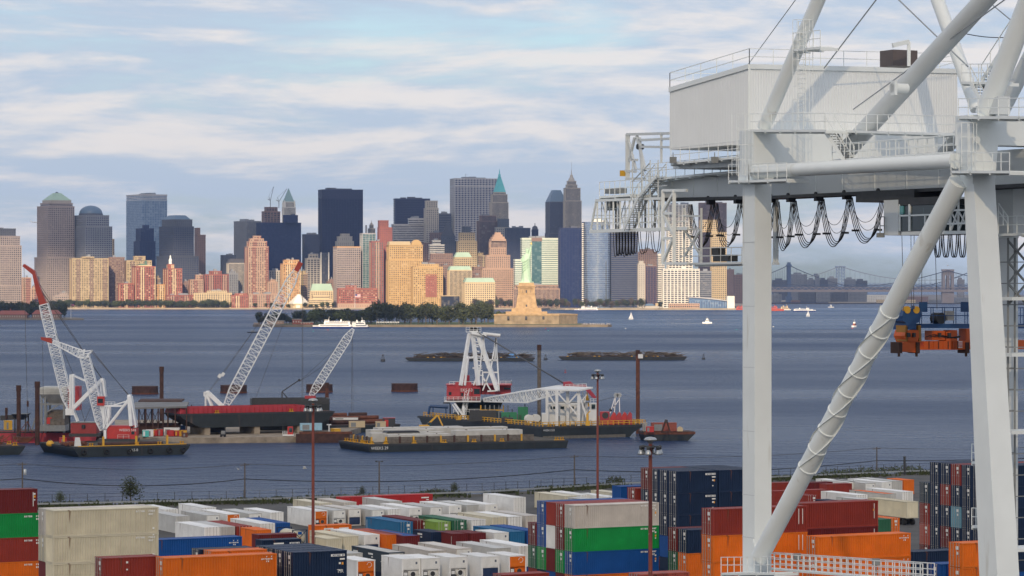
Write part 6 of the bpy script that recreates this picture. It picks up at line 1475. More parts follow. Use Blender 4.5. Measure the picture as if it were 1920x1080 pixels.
t = thing('rope_coil', 'pale rope reel near the bow of the small work barge', 'reel', at(1275, 808, 900)); t.location.z = 2.72; MB().tube((0, -.6, .9), (0, .6, .9), .9, n=14).build('coil', W_['cream'], t); MB().bx(-.7, .7, -.8, .8, 0, .4).build('stand', RUSTD, t)
# ------------------------------------------------------------------ shipping containers
CP = {}
def paint(n, c, rust=.07, var=.14, rough=.5):
    rust = rust + .05
    CP[n] = mat('container_' + n, c, rough, var=var, scale=.5, rust=rust, rscale=.9, rnd=.10, streak=True, rcol=(.13, .055, .03), spec=.25)
paint('white', (.80, .80, .78), .04); paint('cream', (.63, .58, .44), .06); paint('grey', (.52, .52, .50), .06); paint('warm_grey', (.58, .54, .49), .08)
paint('green', (.008, .28, .06), .03); paint('dark_green', (.03, .13, .07), .06); paint('lime', (.22, .36, .07), .05)
paint('orange', (.72, .16, .012), .05); paint('red', (.45, .03, .03), .04); paint('brick_red', (.26, .036, .024), .06); paint('maroon', (.15, .018, .018), .06); paint('pink_red', (.42, .09, .06), .07)
paint('navy', (.010, .024, .062), .04); paint('blue', (.008, .075, .29), .04); paint('mid_blue', (.02, .14, .30), .04); paint('light_blue', (.16, .33, .42), .08); paint('slate', (.04, .06, .085), .05)
LETW = mat('white_lettering', (.75, .75, .72), .6, var=.1); LETO = mat('orange_sticker', (.75, .33, .04), .6)
RODM = mat('door_rod_steel', (.45, .45, .43), .4, metal=.4)
REEFU = mat('reefer_unit_white', (.76, .76, .73), .5, var=.1); NAVYU = mat('reefer_unit_navy', (.02, .04, .1), .4)
CW, CHH = 2.44, 2.88
def keep(mb, name, m):
    o = mb.build(name, m); me = o.data; bpy.data.objects.remove(o); return me
def corr(L, axis, z0, z1, pitch=.29, dep=.075, off=0.0):
    """corrugated wall in the plane y = off (axis x) facing -y"""
    mb = MB(); n = max(2, int(round(L / pitch))); p = L / n; pts = []
    for i in range(n):
        x = i * p
        pts += [(x, 0), (x + p * .25, 0), (x + p * .38, dep), (x + p * .75, dep), (x + p * .88, 0)]
    pts.append((L, 0))
    for a, b in zip(pts[:-1], pts[1:]):
        mb.add([(a[0], a[1] + off, z0), (b[0], b[1] + off, z0), (b[0], b[1] + off, z1), (a[0], a[1] + off, z1)], [(0, 1, 2, 3)])
    return mb
CM = {}
def cmesh(L, H):
    k = (L, H)
    if k in CM: return CM[k]
    d = {}
    mb = MB()
    for x in (0, L - .16):
        for y in (0, CW - .16): mb.bx(x, x + .16, y, y + .16, 0, H)
    for y in (0, CW - .1):
        mb.bx(.16, L - .16, y, y + .1, 0, .16); mb.bx(.16, L - .16, y, y + .1, H - .12, H)
    for x in (0, L - .1):
        mb.bx(x, x + .1, .16, CW - .16, 0, .16); mb.bx(x, x + .1, .16, CW - .16, H - .14, H)
    for x in (-.015, L - .165):
        for y in (-.015, CW - .165):
            for z in (-.01, H - .12): mb.bx(x, x + .18, y, y + .18, z, z + .13)
    d['frame'] = keep(mb, 'frame', GREYS)
    d['side'] = keep(corr(L - .34, 0, .15, H - .11), 'side_panel', GREYS)
    d['side_r'] = keep(corr(L - .34, 0, .15, H - .11, 1.2, .012), 'side_panel', GREYS)
    mb = MB(); n = int(L / .6)
    mb.bx(.1, L - .1, .1, CW - .1, H - .08, H - .03)
    for i in range(n): x = .3 + i * (L - .6) / n; mb.bx(x, x + .22, .2, CW - .2, H - .03, H - .012)
    d['roof'] = keep(mb, 'roof', GREYS)
    mb = MB(); mb.bx(.1, L - .1, .1, CW - .1, H - .08, H - .02); d['roof_r'] = keep(mb, 'roof', GREYS)
    mb = MB(); mb.bx(.05, L - .05, .05, CW - .05, .05, .14); d['floor'] = keep(mb, 'floor', GREYS)
    e = corr(CW - .3, 0, .15, H - .13, .3, .045)
    mb = MB(); mb.v = [Vector((q.y, CW - .15 - q.x, q.z)) for q in e.v]; mb.f = e.f; mb.sm = e.sm
    d['end'] = keep(mb, 'end_panel', GREYS)
    dw = (CW - .32) / 2
    mb = MB(); mb.bx(0, .05, 0, dw - .02, 0, H - .3)
    for k_ in range(4): z = .12 + k_ * (H - .5) / 3.6; mb.bx(-.025, 0, .06, dw - .08, z, z + .34)
    for k_ in range(3): z = .25 + k_ * (H - .6) / 2.2; mb.bx(-.04, 0, -.03, .08, z, z + .12)
    d['door'] = keep(mb, 'door', GREYS)
    mb = MB(); mb.tube((-.06, 0, -.1), (-.06, 0, H - .2), .028, n=6); mb.bx(-.09, -.03, -.05, .05, H * .38, H * .38 + .1); mb.bx(-.09, -.03, -.07, .07, -.1, -.02); mb.bx(-.09, -.03, -.07, .07, H - .28, H - .2)
    d['rod'] = keep(mb, 'locking_rod', RODM)
    # closed shell for containers hidden at the foot of stacks
    mb = MB(); mb.bx(.02, L - .02, .02, CW - .02, .02, H - .02); mb.bx(0, L, 0, .16, H - .12, H); mb.bx(0, L, CW - .16, CW, H - .12, H); mb.bx(0, L, -.005, .16, 0, .16)
    d['shell'] = keep(mb, 'shell', GREYS)
    CM[k] = d
    return d
def reefer_meshes():
    H = CHH; y0, y1 = .14, CW - .14; W = y1 - y0; d = {}
    mb = MB(); mb.bx(0.02, .06, y0, y1, H * .52, H - .14); mb.bx(.0, .03, y0 + .1, y0 + W * .48, H * .56, H - .3); mb.bx(0, .03, y0 + W * .54, y1 - .1, H * .56, H - .3); mb.bx(.3, .34, y0, y1, .15, H * .52); mb.bx(.02, .3, y0, y0 + .05, .15, H * .52); mb.bx(.02, .3, y1 - .05, y1, .15, H * .52)
    d['panel'] = keep(mb, 'upper_panel', REEFU)
    mb = MB(); mb.tube((.06, y0 + W * .38, H * .33), (.3, y0 + W * .38, H * .33), .42, n=18); d['fan'] = keep(mb, 'fan_shroud', REEFU)
    mb = MB(); mb.tube((.03, y0 + W * .38, H * .33), (.055, y0 + W * .38, H * .33), .31, n=18); d['grille'] = keep(mb, 'fan_grille', DKGREY)
    mb = MB(); mb.bx(.1, .3, y0 + .06, y1 - .06, .18, .42); mb.bx(.12, .3, y0 + W * .68, y1 - .1, .5, H * .45); mb.tube((.18, y0 + W * .62, .6), (.18, y1 - .12, .6), .16, n=10); d['comp'] = keep(mb, 'compressor', DKGREY)
    mb = MB(); mb.bx(.06, .12, y0 + W * .72, y1 - .16, H * .28, H * .42); d['box'] = keep(mb, 'control_box', WHITE)
    mb = MB(); mb.bx(.0, .08, y0 + .05, y1 - .05, .4, H * .5); mb.bx(-.03, 0, y0 + .15, y0 + W * .5, .6, H * .42); d['full'] = keep(mb, 'full_cover', NAVYU)
    mb = MB(); mb.bx(-.005, .02, y0 + .25, y0 + .5, H * .75, H * .85); d['stick'] = keep(mb, 'sticker', mat('sticker_dark', (.1, .12, .16), .6))
    mb = MB(); n = 12; r = .3
    for i in range(n - 2):
        a = 2 * math.pi * i / n; a2 = 2 * math.pi * (i + .8) / n
        mb.bar((-.01, y0 + W * .3 + r * math.cos(a), H * .8 + r * math.sin(a)), (-.01, y0 + W * .3 + r * math.cos(a2), H * .8 + r * math.sin(a2)), .05)
    d['ring'] = keep(mb, 'ring_emblem', LETW)
    return d
RM = reefer_meshes()
def glyphs(rows, gw, gh, seed):
    mb = MB(); r = random.Random(seed)
    for k, n in enumerate(rows):
        for i in range(n):
            if r.random() < .12: continue
            x = -i * gw * 1.5; z = -k * gh * 1.7
            mb.bx(x - gw, x, -.012, 0, z - gh, z) if r.random() < .5 else mb.bx(x - gw, x - gw * .45, -.012, 0, z - gh, z).bx(x - gw, x, -.0125, 0, z - gh * .3, z)
    return mb
MARK = {}
MARK['serial'] = keep(glyphs((11, 4), .14, .2, 1), 'serial_marking', LETW)
MARK['small'] = keep(glyphs((4, 7, 4), .12, .14, 2), 'serial_marking', LETW)
mb = MB(); mb.bx(-.22, 0, -.012, 0, -.2, 0); mb.bx(-.2, -.02, -.012, 0, -.9, -.75); MARK['tag'] = keep(mb, 'white_tag', LETW)
mb = MB(); mb.bx(-.2, 0, -.012, 0, -.25, 0); MARK['otag'] = keep(mb, 'orange_tag', LETO)
mb = MB(); mb.bx(-1.55, 0, -.010, 0, -.24, 0); mb.bx(-.55, 0, -.010, 0, -.6, -.44); MARK['plate'] = keep(mb, 'white_plate', LETW)
MARK['plateg'] = keep(glyphs((9,), .1, .15, 6), 'plate_lettering', NAVYU)
mb = MB(); mb.bx(-.08, 0, -.012, 0, -1.7, 0); MARK['vert'] = keep(mb, 'vertical_marking', LETW)
mb = MB(); mb.bx(0, .01, -.5, 0, -.38, 0); mb.bx(0, .01, -.45, -.1, -.9, -.6); MARK['dplate'] = keep(mb, 'door_plate', LETW)
ntop = Counter = {}
CONT = []     # (corner, rz, L, level, orient) for support and overlap tests
def cont(o, px, py, lev, L, col, label, end='door', marks=None, H=CHH, kind='dry', corner=None, group=None, chassis=False, unit='fan', roofcol=None, endcol=None):
    """o 'A': end faces the camera, long side runs away to the left; 'B': long side faces the camera"""
    zt = GZ + lev * 2.9 + (1.25 if chassis else 0)
    if corner is None:
        D = F * (CH - zt) / (py - HZ); c = Vector((PX(px, D), D, zt - H))
    else: c = Vector((corner.x, corner.y, zt - H))
    rz = YAW if o == 'B' else YAW + math.pi / 2
    loc = c if o == 'B' else c + U * CW
    nm = {'dry': 'shipping_container', 'reefer': 'reefer_container'}[kind]
    t = thing(nm, label, 'container', loc, rz, group)
    d = cmesh(L, H); m = CP[col]; me = CP[endcol] if endcol else m
    inst('frame', d['frame'], t, m)
    sd = 'side_r' if kind == 'reefer' else 'side'
    vis_y = .03 if o == 'B' else CW - .03
    s1 = inst('side_panel', d[sd], t, m, (.17, .03, 0)); s2 = inst('side_panel', d[sd], t, m, (L - .17, CW - .03, 0), math.pi)
    inst('roof', d['roof_r' if kind == 'reefer' else 'roof'], t, CP[roofcol] if roofcol else m); inst('floor', d['floor'], t, CP['navy'])
    e2 = inst('end_panel', d['end'], t, m, (L, CW, 0), math.pi)
    if kind == 'reefer' and end == 'unit':
        pm = CP['orange'] if unit == 'orange' else REEFU
        inst('upper_panel', RM['panel'], t, pm)
        if unit == 'navy': inst('compressor', RM['comp'], t, NAVYU); inst('full_cover', RM['full'], t, NAVYU)
        else:
            inst('compressor', RM['comp'], t); f = inst('fan_shroud', RM['fan'], t, pm); g = inst('fan_grille', RM['grille'], t); inst('control_box', RM['box'], t)
        inst('ring_emblem', RM['ring'], t) if unit == 'orange' else inst('sticker', RM['stick'], t)
    elif end == 'door':
        for k in (0, 1):
            dr = inst('door', d['door'], t, me, (.0, .16 + k * (CW - .32) / 2 + .01, .16))
            for y in (.32, .78): inst('locking_rod', d['rod'], dr, None, (0, y, 0))
    else: inst('end_panel', d['end'], t, me, (.0, 0, 0))
    for mk, x, z in (marks or ()):
        y = -.015; 
        if o == 'B': inst(MARK[mk].name.split('.')[0], MARK[mk], t, None, (L - x, y, H - z))
        else: inst(MARK[mk].name.split('.')[0], MARK[mk], t, None, (x, CW + .015, H - z), math.pi)
    if end == 'door' and kind == 'dry' and marks is not None: inst('door_plate', MARK['dplate'], t, None, (-.075, CW * .5 - .15, H - .35))
    if chassis:
        mb = MB(); mb.bx(.4, L - .2, .7, .9, -.35, 0); mb.bx(.4, L - .2, 1.55, 1.75, -.35, 0); mb.build('chassis_frame', DKGREY, t)
        for x in (1.2, 2.5):
            for y in (.15, 1.9): MB().tube((x, y, -.75), (x, y + .5, -.75), .5, n=14).build('wheel', TYRE, t)
        mb = MB(); mb.bar((L - 2, .6, -1.2), (L - 2, .6, 0), .15); mb.bar((L - 2, 1.8, -1.2), (L - 2, 1.8, 0), .15); mb.build('landing_leg', DKGREY, t)
    CONT.append((c.copy(), o, L, lev, H, chassis, label))
    return t
def vs(t): return t
L40, L20 = 12.19, 6.06
def ordn(i): return ('first', 'second', 'third', 'fourth', 'fifth', 'sixth', 'seventh', 'eighth', 'ninth', 'tenth', 'eleventh', 'twelfth', 'thirteenth', 'fourteenth', 'fifteenth', 'sixteenth', 'seventeenth', 'eighteenth', 'nineteenth', 'twentieth')[i]
def row(name, group, items):
    items = sorted(items, key=lambda q: q[1])
    for i, it in enumerate(items):
        o, px, py, lev, L, col, kind, end = it[:8]; kw = it[8] if len(it) > 8 else {}
        k = {'reefer': 'refrigerated container', 'dry': 'container'}[kind]
        c = col.replace('_', ' ')
        ex = {'orange': ' with orange unit', 'navy': ' with dark blue unit', 'fan': ''}[kw.get('unit', 'fan')] if end == 'unit' else ''
        cont(o, px, py, lev, L, col, '%s %s%s, %s from left in the %s' % (c, k, ex, ordn(i), name), end, kind=kind, group=group, **kw)
S_ = (('serial', .5, .3), ('tag', .35, 1.0), ('otag', .35, 1.35))
# shoreward rows of refrigerated containers
RF, DR, UN = 'reefer', 'dry', 'unit'
row('row nearest the fence', 'shoreward containers', [
    ('A', 381, 952, 1, L40, 'white', RF, 'door'), ('A', 599, 944, 1, L40, 'cream', RF, 'door'), ('A', 645, 942, 1, L40, 'warm_grey', RF, 'door'), ('A', 731, 940, 1, L40, 'grey', RF, 'door'), ('B', 640, 932.5, 1, L20, 'red', DR, 'end'), ('B', 700, 930, 1, L40, 'red', DR, 'end', dict(marks=(('plate', .8, .5),))),
    ('A', 963, 933, 1, L40, 'white', RF, 'door', dict(chassis=True)), ('A', 1059, 930, 1, L40, 'cream', RF, 'door'), ('A', 1089, 928, 1, L40, 'white', RF, 'door'), ('A', 1140, 932, 1, L40, 'white', RF, 'door'), ('A', 1166, 926, 1, L40, 'cream', RF, 'door'), ('A', 1124, 940, 1, L40, 'grey', RF, 'door'),
    ('A', 1592, 904, 1, L40, 'white', RF, UN), ('A', 1622, 906, 1, L40, 'grey', RF, UN, dict(unit='navy')), ('A', 1653, 904, 1, L40, 'white', RF, UN), ('A', 1673, 902, 1, L40, 'grey', RF, 'door'), ('A', 1695, 900, 1, L20, 'orange', DR, 'end')])
row('long ground row', 'ground row reefers', [
    ('A', 309, 955, 1, L40, 'white', RF, 'door'), ('A', 330, 968, 1, L40, 'grey', RF, 'door'), ('A', 387, 966, 1, L40, 'grey', RF, UN), ('A', 425, 964, 1, L40, 'white', RF, UN, dict(unit='orange')), ('A', 466, 963, 1, L40, 'grey', RF, UN), ('A', 507, 961, 1, L40, 'white', RF, 'door'),
    ('A', 590, 958, 1, L40, 'white', RF, UN, dict(unit='orange')), ('A', 624, 957, 1, L40, 'grey', RF, UN), ('A', 653, 955, 1, L40, 'warm_grey', RF, UN, dict(unit='navy')), ('A', 697, 956, 1, L40, 'grey', RF, UN), ('A', 727, 955, 1, L40, 'white', RF, 'door'), ('A', 767, 952, 1, L40, 'white', RF, UN), ('A', 806, 951, 1, L40, 'grey', RF, UN), ('A', 842, 948, 1, L40, 'white', RF, UN), ('A', 875, 947, 1, L40, 'grey', RF, 'door'), ('A', 910, 946, 1, L40, 'white', RF, UN)])
row('second two high row', 'two high rear row', [
    ('A', 383, 989, 2, L40, 'white', RF, 'door'), ('A', 412, 988, 2, L40, 'grey', RF, 'door'), ('A', 444, 987, 2, L40, 'brick_red', DR, 'door', dict(marks=())), ('A', 488, 982, 2, L40, 'white', RF, 'door'), ('A', 516, 981, 2, L40, 'blue', DR, 'end'), ('B', 590, 986, 2, L20, 'orange', DR, 'end', dict(marks=(('plate', .5, .4), ('plate', 3, .4)))),
    ('A', 747, 979, 2, L40, 'mid_blue', DR, 'door', dict(marks=(('vert', 11.6, .4),))), ('A', 778, 976, 2, L40, 'maroon', DR, 'door', dict(marks=())), ('A', 818, 979, 2, L20, 'lime', DR, 'door', dict(marks=())), ('A', 848, 976, 2, L40, 'dark_green', DR, 'door', dict(marks=())), ('A', 884, 975, 2, L40, 'white', RF, 'door', dict(roofcol='warm_grey')), ('A', 923, 970, 2, L40, 'cream', RF, 'door'), ('A', 953, 969, 2, L40, 'white', RF, 'door'), ('A', 986, 967, 2, L40, 'warm_grey', RF, 'door')])
row('coloured two high row', 'two high middle row', [
    ('A', 480, 994, 2, L20, 'orange', DR, 'end'), ('B', 484, 1003, 2, L20, 'maroon', DR, 'end'), ('B', 491, 1013, 2, L20, 'navy', DR, 'end', dict(marks=(('plate', .25, .45), ('plate', 2.7, .45), ('plateg', .3, .5)))), ('A', 612, 1010, 2, L20, 'cream', DR, 'end'), ('A', 643, 1006, 2, L40, 'cream', DR, 'end'), ('A', 683, 1003, 2, L40, 'white', RF, UN, dict(unit='navy')), ('A', 726, 1003, 2, L40, 'orange', DR, 'end', dict(roofcol='pink_red')), ('A', 758, 1005, 2, L40, 'maroon', DR, 'end', dict(roofcol='blue')),
    ('A', 808, 998, 2, L20, 'navy', DR, 'end', dict(marks=(('plate', 3, .4),))), ('A', 849, 1001, 2, L20, 'maroon', DR, 'end', dict(marks=(('vert', .4, .4),))), ('A', 883, 1000, 2, L20, 'maroon', DR, 'end'), ('A', 926, 999, 2, L20, 'white', RF, UN), ('A', 956, 997, 2, L40, 'mid_blue', DR, 'end'), ('A', 988, 995, 2, L40, 'blue', DR, 'door', dict(marks=()))])
row('grey roofed two high row', 'two high front row', [
    ('A', 649, 1038, 2, L40, 'grey', RF, 'door'), ('A', 728, 1036, 2, L40, 'slate', DR, 'end', dict(roofcol='grey', endcol='grey', marks=(('plate', 5, .5), ('plate', 10, .5)))), ('A', 806, 1033, 2, L40, 'warm_grey', RF, 'door'), ('A', 855, 1029, 2, L40, 'warm_grey', RF, UN), ('A', 928, 1028, 2, L40, 'grey', RF, 'door'), ('A', 973, 1024, 2, L40, 'white', RF, 'door')])
row('front row', 'front row reefers', [
    ('A', 669, 1051, 3, L20, 'white', RF, UN, dict(unit='orange', marks=(('small', 5, .5),))), ('A', 754, 1048, 3, L20, 'white', RF, UN, dict(marks=(('small', 5, .5),))), ('A', 791, 1047, 3, L20, 'white', RF, UN), ('A', 843, 1045, 3, L20, 'white', RF, UN, dict(marks=(('small', 4, .5),))), ('A', 903, 1044, 3, L20, 'white', RF, UN, dict(unit='navy')), ('A', 954, 1042, 3, L20, 'white', RF, UN, dict(unit='orange', marks=(('small', 5, .5),)))])
# ISO tank
Dk = F * (CH - GZ - 5.8) / (990 - HZ); c = Vector((PX(548, Dk), Dk, GZ + 2.9)) + U * CW
t = thing('tank_container', 'cream tank container in a dark blue frame among the coloured boxes', 'container', c, YAW + math.pi / 2)
MB().lathe((0, 0, 0), [(1, 0)] * 2, 4) if False else None
mb = MB(); rings = []
for x, r in ((.12, .25), (.2, .75), (.38, 1.05), (.7, 1.12), (5.4, 1.12), (5.7, 1.05), (5.9, .6)): rings.append([Vector((x, CW / 2 + r * math.cos(i * math.pi / 12), 1.32 + r * math.sin(i * math.pi / 12))) for i in range(24)])
mb.loft(rings); mb.build('tank', CP['cream'], t)
mb = MB()
for x in (0, 5.94):
    for y in (0, CW - .12): mb.bx(x, x + .12, y, y + .12, 0, 2.6)
    mb.bx(x, x + .12, .12, CW - .12, 2.48, 2.6); mb.bx(x, x + .12, .12, CW - .12, 0, .12)
for y in (0, CW - .12): mb.bx(.12, 5.94, y, y + .12, 0, .12)
mb.build('frame', CP['navy'], t)
mb = MB()
for sgn in (0, 1): mb.bar((.05, .1 + sgn * (CW - .2), 2.5), (.05, CW / 2, 1.4), .07); mb.bar((.05, .1 + sgn * (CW - .2), .1), (.05, CW / 2, 1.2), .07)
mb.build('brace', CP['navy'], t); MB().bx(-.02, .05, .9, 1.5, 1.9, 2.3).build('emblem', CP['blue'], t); MB().bx(.05, .1, 1.0, 1.4, 1.1, 1.4).build('hazard_plate', LETO, t)
CONT.append((c - U * CW + Vector((0, 0, 0)), 'A', 6.06, 2, 2.6, False, 'cream tank container'))
# stacks
def base(px, py, lev): D = F * (CH - GZ - lev * 2.9) / (py - HZ); return Vector((PX(px, D), D, 0))
def stack(c0, lev, cols, L, lab, end='door', marks=None, H=CHH, **kw):
    for k, col in enumerate(cols):
        if col is None: continue
        lv = lev - k * (1.0 if H == CHH else H / 2.9 + .012)
        n = ('topmost', 'second from top', 'third from top', 'fourth from top', 'fifth from top')[k]
        cont('B', 0, 0, lv, L, col, '%s container, %s, %s' % (col.replace('_', ' '), n, lab), end, marks, H, corner=c0, **kw)
b0 = base(-98, 921.7, 6)
stack(b0 - U * 1.1, 6, ['maroon'], L40, 'of the leftmost stack at the picture edge', 'end', (('vert', .5, .4), ('tag', .25, .5), ('otag', .25, .8)))
stack(b0, 5, ['green', 'brick_red', 'orange'], L40, 'of the leftmost stack below the maroon box', 'end', S_)
b1 = base(99, 957.6, 6)
stack(b1, 6, ['cream', 'cream', 'cream', 'cream'], L40, 'in the tall cream stack', 'end', (('serial', .4, .3), ('tag', .5, 2.2)))
stack(b1 + V * 2.5, 6, ['warm_grey', 'cream'], L40, 'behind the tall cream stack', 'door', ())
stack(base(193, 1047, 5), 5, ['brick_red'], L20, 'short box in front of the cream stack', 'door', (('vert', .3, .3), ('tag', 3.4, .4)))
stack(base(308, 1047, 5), 5, ['orange', 'orange'], L40, 'long box at the bottom edge left of the navy boxes', 'door', (('small', .5, .2),))
stack(base(398, 1034, 5), 5, ['orange'], L20, 'short box behind the long orange box', 'door', ())
stack(base(377, 1031, 5) + V * .3, 5, ['navy'], L20, 'roof strip behind the two orange boxes', 'door', ())
stack(base(275, 1013, 4), 4, ['blue', 'blue'], L40, 'long box right of the cream stack', 'end', (('small', .5, .4), ('tag', .6, 1.2), ('otag', .3, 1.2)))
b2 = base(549, 1036, 5)
for i, nm in enumerate(('nearest of the short navy boxes', 'second row of the short navy boxes', 'third row of the short navy boxes', 'rearmost of the short navy boxes')):
    stack(b2 + V * 2.5 * i, 5, ['navy', 'navy'] if i == 0 else ['navy'], L20, nm, 'door', (('plate', .25, .35), ('plateg', .3, .4), ('tag', .7, 1.2), ('otag', .4, 1.2)) if i == 0 else ())
for o_ in [o_ for o_ in bpy.data.objects if o_.parent is None and str(o_.get('label', '')).startswith('navy container, topmost, nearest of the short navy')]:
    text('TIR', .52, LETW, o_, (5.3, -.02, .75), (R(90), 0, 0))
b3 = base(1076, 948, 5)
M_ = (('serial', .4, .25), ('tag', .4, .75), ('otag', .4, 1.15))
stack(b3, 5, ['warm_grey', 'green', 'blue', 'orange'], L40, 'in the front face of the centre stack', 'door', M_)
stack(b3 + V * 2.5, 5, ['brick_red', 'maroon', 'green'], L40, 'second row of the centre stack', 'door', ())
stack(b3 + V * 5.0, 5, ['brick_red', 'white', 'maroon'], L40, 'third row of the centre stack', 'end', ())
stack(b3 + V * 7.5, 5, ['blue', 'blue', 'green'], L40, 'fourth row of the centre stack', 'door', ())
stack(b3 + V * 10.0, 4, ['maroon', 'dark_green'], L40, 'rearmost row of the centre stack', 'door', ())
stack(base(942, 1078, 3), 3, ['brick_red'], L20, 'roof strip at the bottom edge left of the centre stack', 'door', ())
stack(base(1199, 1077, 4), 4, ['pink_red'], L20, 'roof strip at the foot of the nearest light mast', 'door', ())
b4 = base(1271, 884, 6); P_ = (('plate', .3, .35), ('plateg', .35, .4), ('tag', .6, 1.2), ('otag', .4, 1.2))
for i in range(4):
    cs = ['navy'] * 3 if i < 3 else ['maroon', 'navy', 'navy']
    rn = ('front', 'second', 'third', 'rear')[i]
    stack(b4 + V * 2.5 * i, 6, cs, L20, rn + ' row of the tall navy block', 'door', P_ if i == 0 else ())
    stack(b4 + V * 2.5 * i + U * 6.3, 6, ['navy'] * (3 if i == 0 else 1), L20, rn + ' row, right half of the tall navy block', 'door', P_ if i == 0 else ())
stack(b4 + V * 11.2, 5, ['brick_red', 'navy'], L20, 'behind the tall navy block', 'door', ())
stack(b4 + V * 15.5, 5, ['blue'], L20, 'roof strip behind the tall navy block', 'end')
b5 = base(1290, 994, 4)
stack(b5, 4, ['navy', 'orange'], L40, 'between the centre stack and the brick red stack', 'door', ())
stack(b5 + V * 2.5, 4, ['maroon', 'dark_green'], L40, 'behind the navy box beside the brick red stack', 'door', ())
b6 = base(1337, 955, 6)
stack(b6, 6, ['brick_red', 'orange', 'orange', 'orange'], L40, 'in the stack behind the near leg', 'door', (('vert', .6, .3), ('vert', 1.1, .3)))
b7 = base(1476, 945, 6)
stack(b7, 6, ['brick_red', 'maroon', 'brick_red'], L40, 'in the red stack beyond the strut', 'end', (('vert', .5, .3), ('otag', .5, .9)))
stack(base(1533, 1007, 5), 5, ['orange', 'orange', 'orange'], L40, 'in the long orange stack below the red stack', 'door', (('small', .3, .2),), 2.59)
stack(base(1804, 1019, 5), 5, ['orange', 'orange'], L20, 'in the short orange stack left of the far leg', 'door', (('tag', 2.0, .4),), 2.59)
stack(base(1712, 1035, 4), 4, ['navy', 'navy'], L40, 'long low box right of the orange stack', 'end')
stack(base(1762, 1058, 4), 4, ['blue'], L20, 'at the bottom edge in front of the long navy box', 'door', (), 2.59)
b8 = base(1843, 875, 6)
WALL = [['navy', 'navy', 'navy', 'brick_red', 'navy', 'navy'], ['navy', 'navy', 'light_blue', 'navy', 'maroon', 'navy'], ['brick_red', 'navy', 'navy', 'navy', 'navy', 'navy'], ['navy', 'brick_red', 'navy', 'brick_red', 'maroon', 'navy'], ['navy', 'navy', 'navy', 'navy', 'navy', 'navy']]
WALL = [['navy', 'navy', 'navy', 'navy', 'navy'], ['navy', 'navy', 'navy', 'navy', 'navy'], ['brick_red', 'navy', 'light_blue', 'navy', 'navy'], ['navy', 'brick_red', 'navy', 'maroon', 'navy'], ['navy', 'navy', 'navy', 'navy', 'navy']]
for i in range(5):
    nm = ('nearest column', 'second column', 'third column', 'fourth column', 'fifth column')[i]
    stack(b8 + V * 2.5 * (i + .0), 6, WALL[i], L40, nm + ' of the tall door wall', 'door', P_ if i == 0 else ())
stack(b8 + V * 12.5, 5, ['slate', 'brick_red', 'pink_red', 'maroon'], L40, 'leftmost column of the tall door wall', 'door', ())
# scattered boxes behind the red stack
row('low group behind the red stack', 'low boxes behind the red stack', [
    ('B', 1440, 906, 1, L20, 'brick_red', DR, 'door', dict(marks=())), ('B', 1513, 905, 1, L20, 'maroon', DR, 'end'), ('B', 1549, 908, 1, L20, 'brick_red', DR, 'end'), ('B', 1452, 921, 1, L40, 'brick_red', DR, 'end'), ('A', 1512, 929, 1, L20, 'brick_red', DR, 'door', dict(marks=())),
    ('A', 1606, 928, 1, L40, 'white', RF, 'door'), ('A', 1637, 939, 1, L40, 'grey', RF, UN), ('A', 1660, 926, 1, L40, 'grey', DR, 'door', dict(roofcol='orange')), ('A', 1692, 922, 1, L40, 'white', RF, 'door'), ('A', 1598, 944, 1, L40, 'navy', DR, 'end'), ('A', 1700, 941, 1, L40, 'cream', DR, 'end', dict(chassis=True)), ('A', 1664, 972, 1, L20, 'orange', DR, 'door', dict(endcol='orange', marks=())), ('A', 1648, 974, 1, L20, 'dark_green', DR, 'end')])
# containers hidden at the foot of the stacks, so that nothing floats
def short(lb):
    w = lb.split(', ', 1)[1] if ', ' in lb else lb
    for a in ('topmost, ', 'second from top, ', 'third from top, ', 'fourth from top, ', 'fifth from top, '): w = w.replace(a, '')
    return ' '.join((lb.split(' container')[0].split(' refrig')[0] + ' one ' + w).split()[:9])
def foot():
    cells = {}
    for (c, o, L, lev, H, ch, lb) in CONT:
        key = (round(c.x, 1), round(c.y, 1), o, L)
        if key not in cells or c.z < cells[key][0]: cells[key] = (c.z, c, o, L, lb)
    gr = 'containers hidden at the foot of the stacks'
    for key, (z, c, o, L, lb) in cells.items():
        n = 0
        if any((q[0] - c).xy.length < 2.0 and q[1] == o and q[0].z < z - .5 for q in CONT): continue
        while z > GZ + .5 and n < 6:
            h = min(2.9, z - GZ)
            if h < 1.6: break
            rz = YAW if o == 'B' else YAW + math.pi / 2
            loc = Vector((c.x, c.y, z - 2.9)) + (U * CW if o == 'A' else Vector((0, 0, 0)))
            t = thing('shipping_container', ('plain box on tier %s, below the ' % ('one', 'two', 'three', 'four', 'five', 'six')[max(0, int(round((z - GZ) / 2.9)) - 1)] + short(lb)), 'container', loc, rz, gr)
            inst('shell', cmesh(L, CHH)['shell'], t, CP[('navy', 'maroon', 'brick_red', 'blue', 'grey')[int(abs(c.x * 7 + z)) % 5]])
            z -= 2.9; n += 1
CONT = [q for q in CONT if not q[5]]
foot()
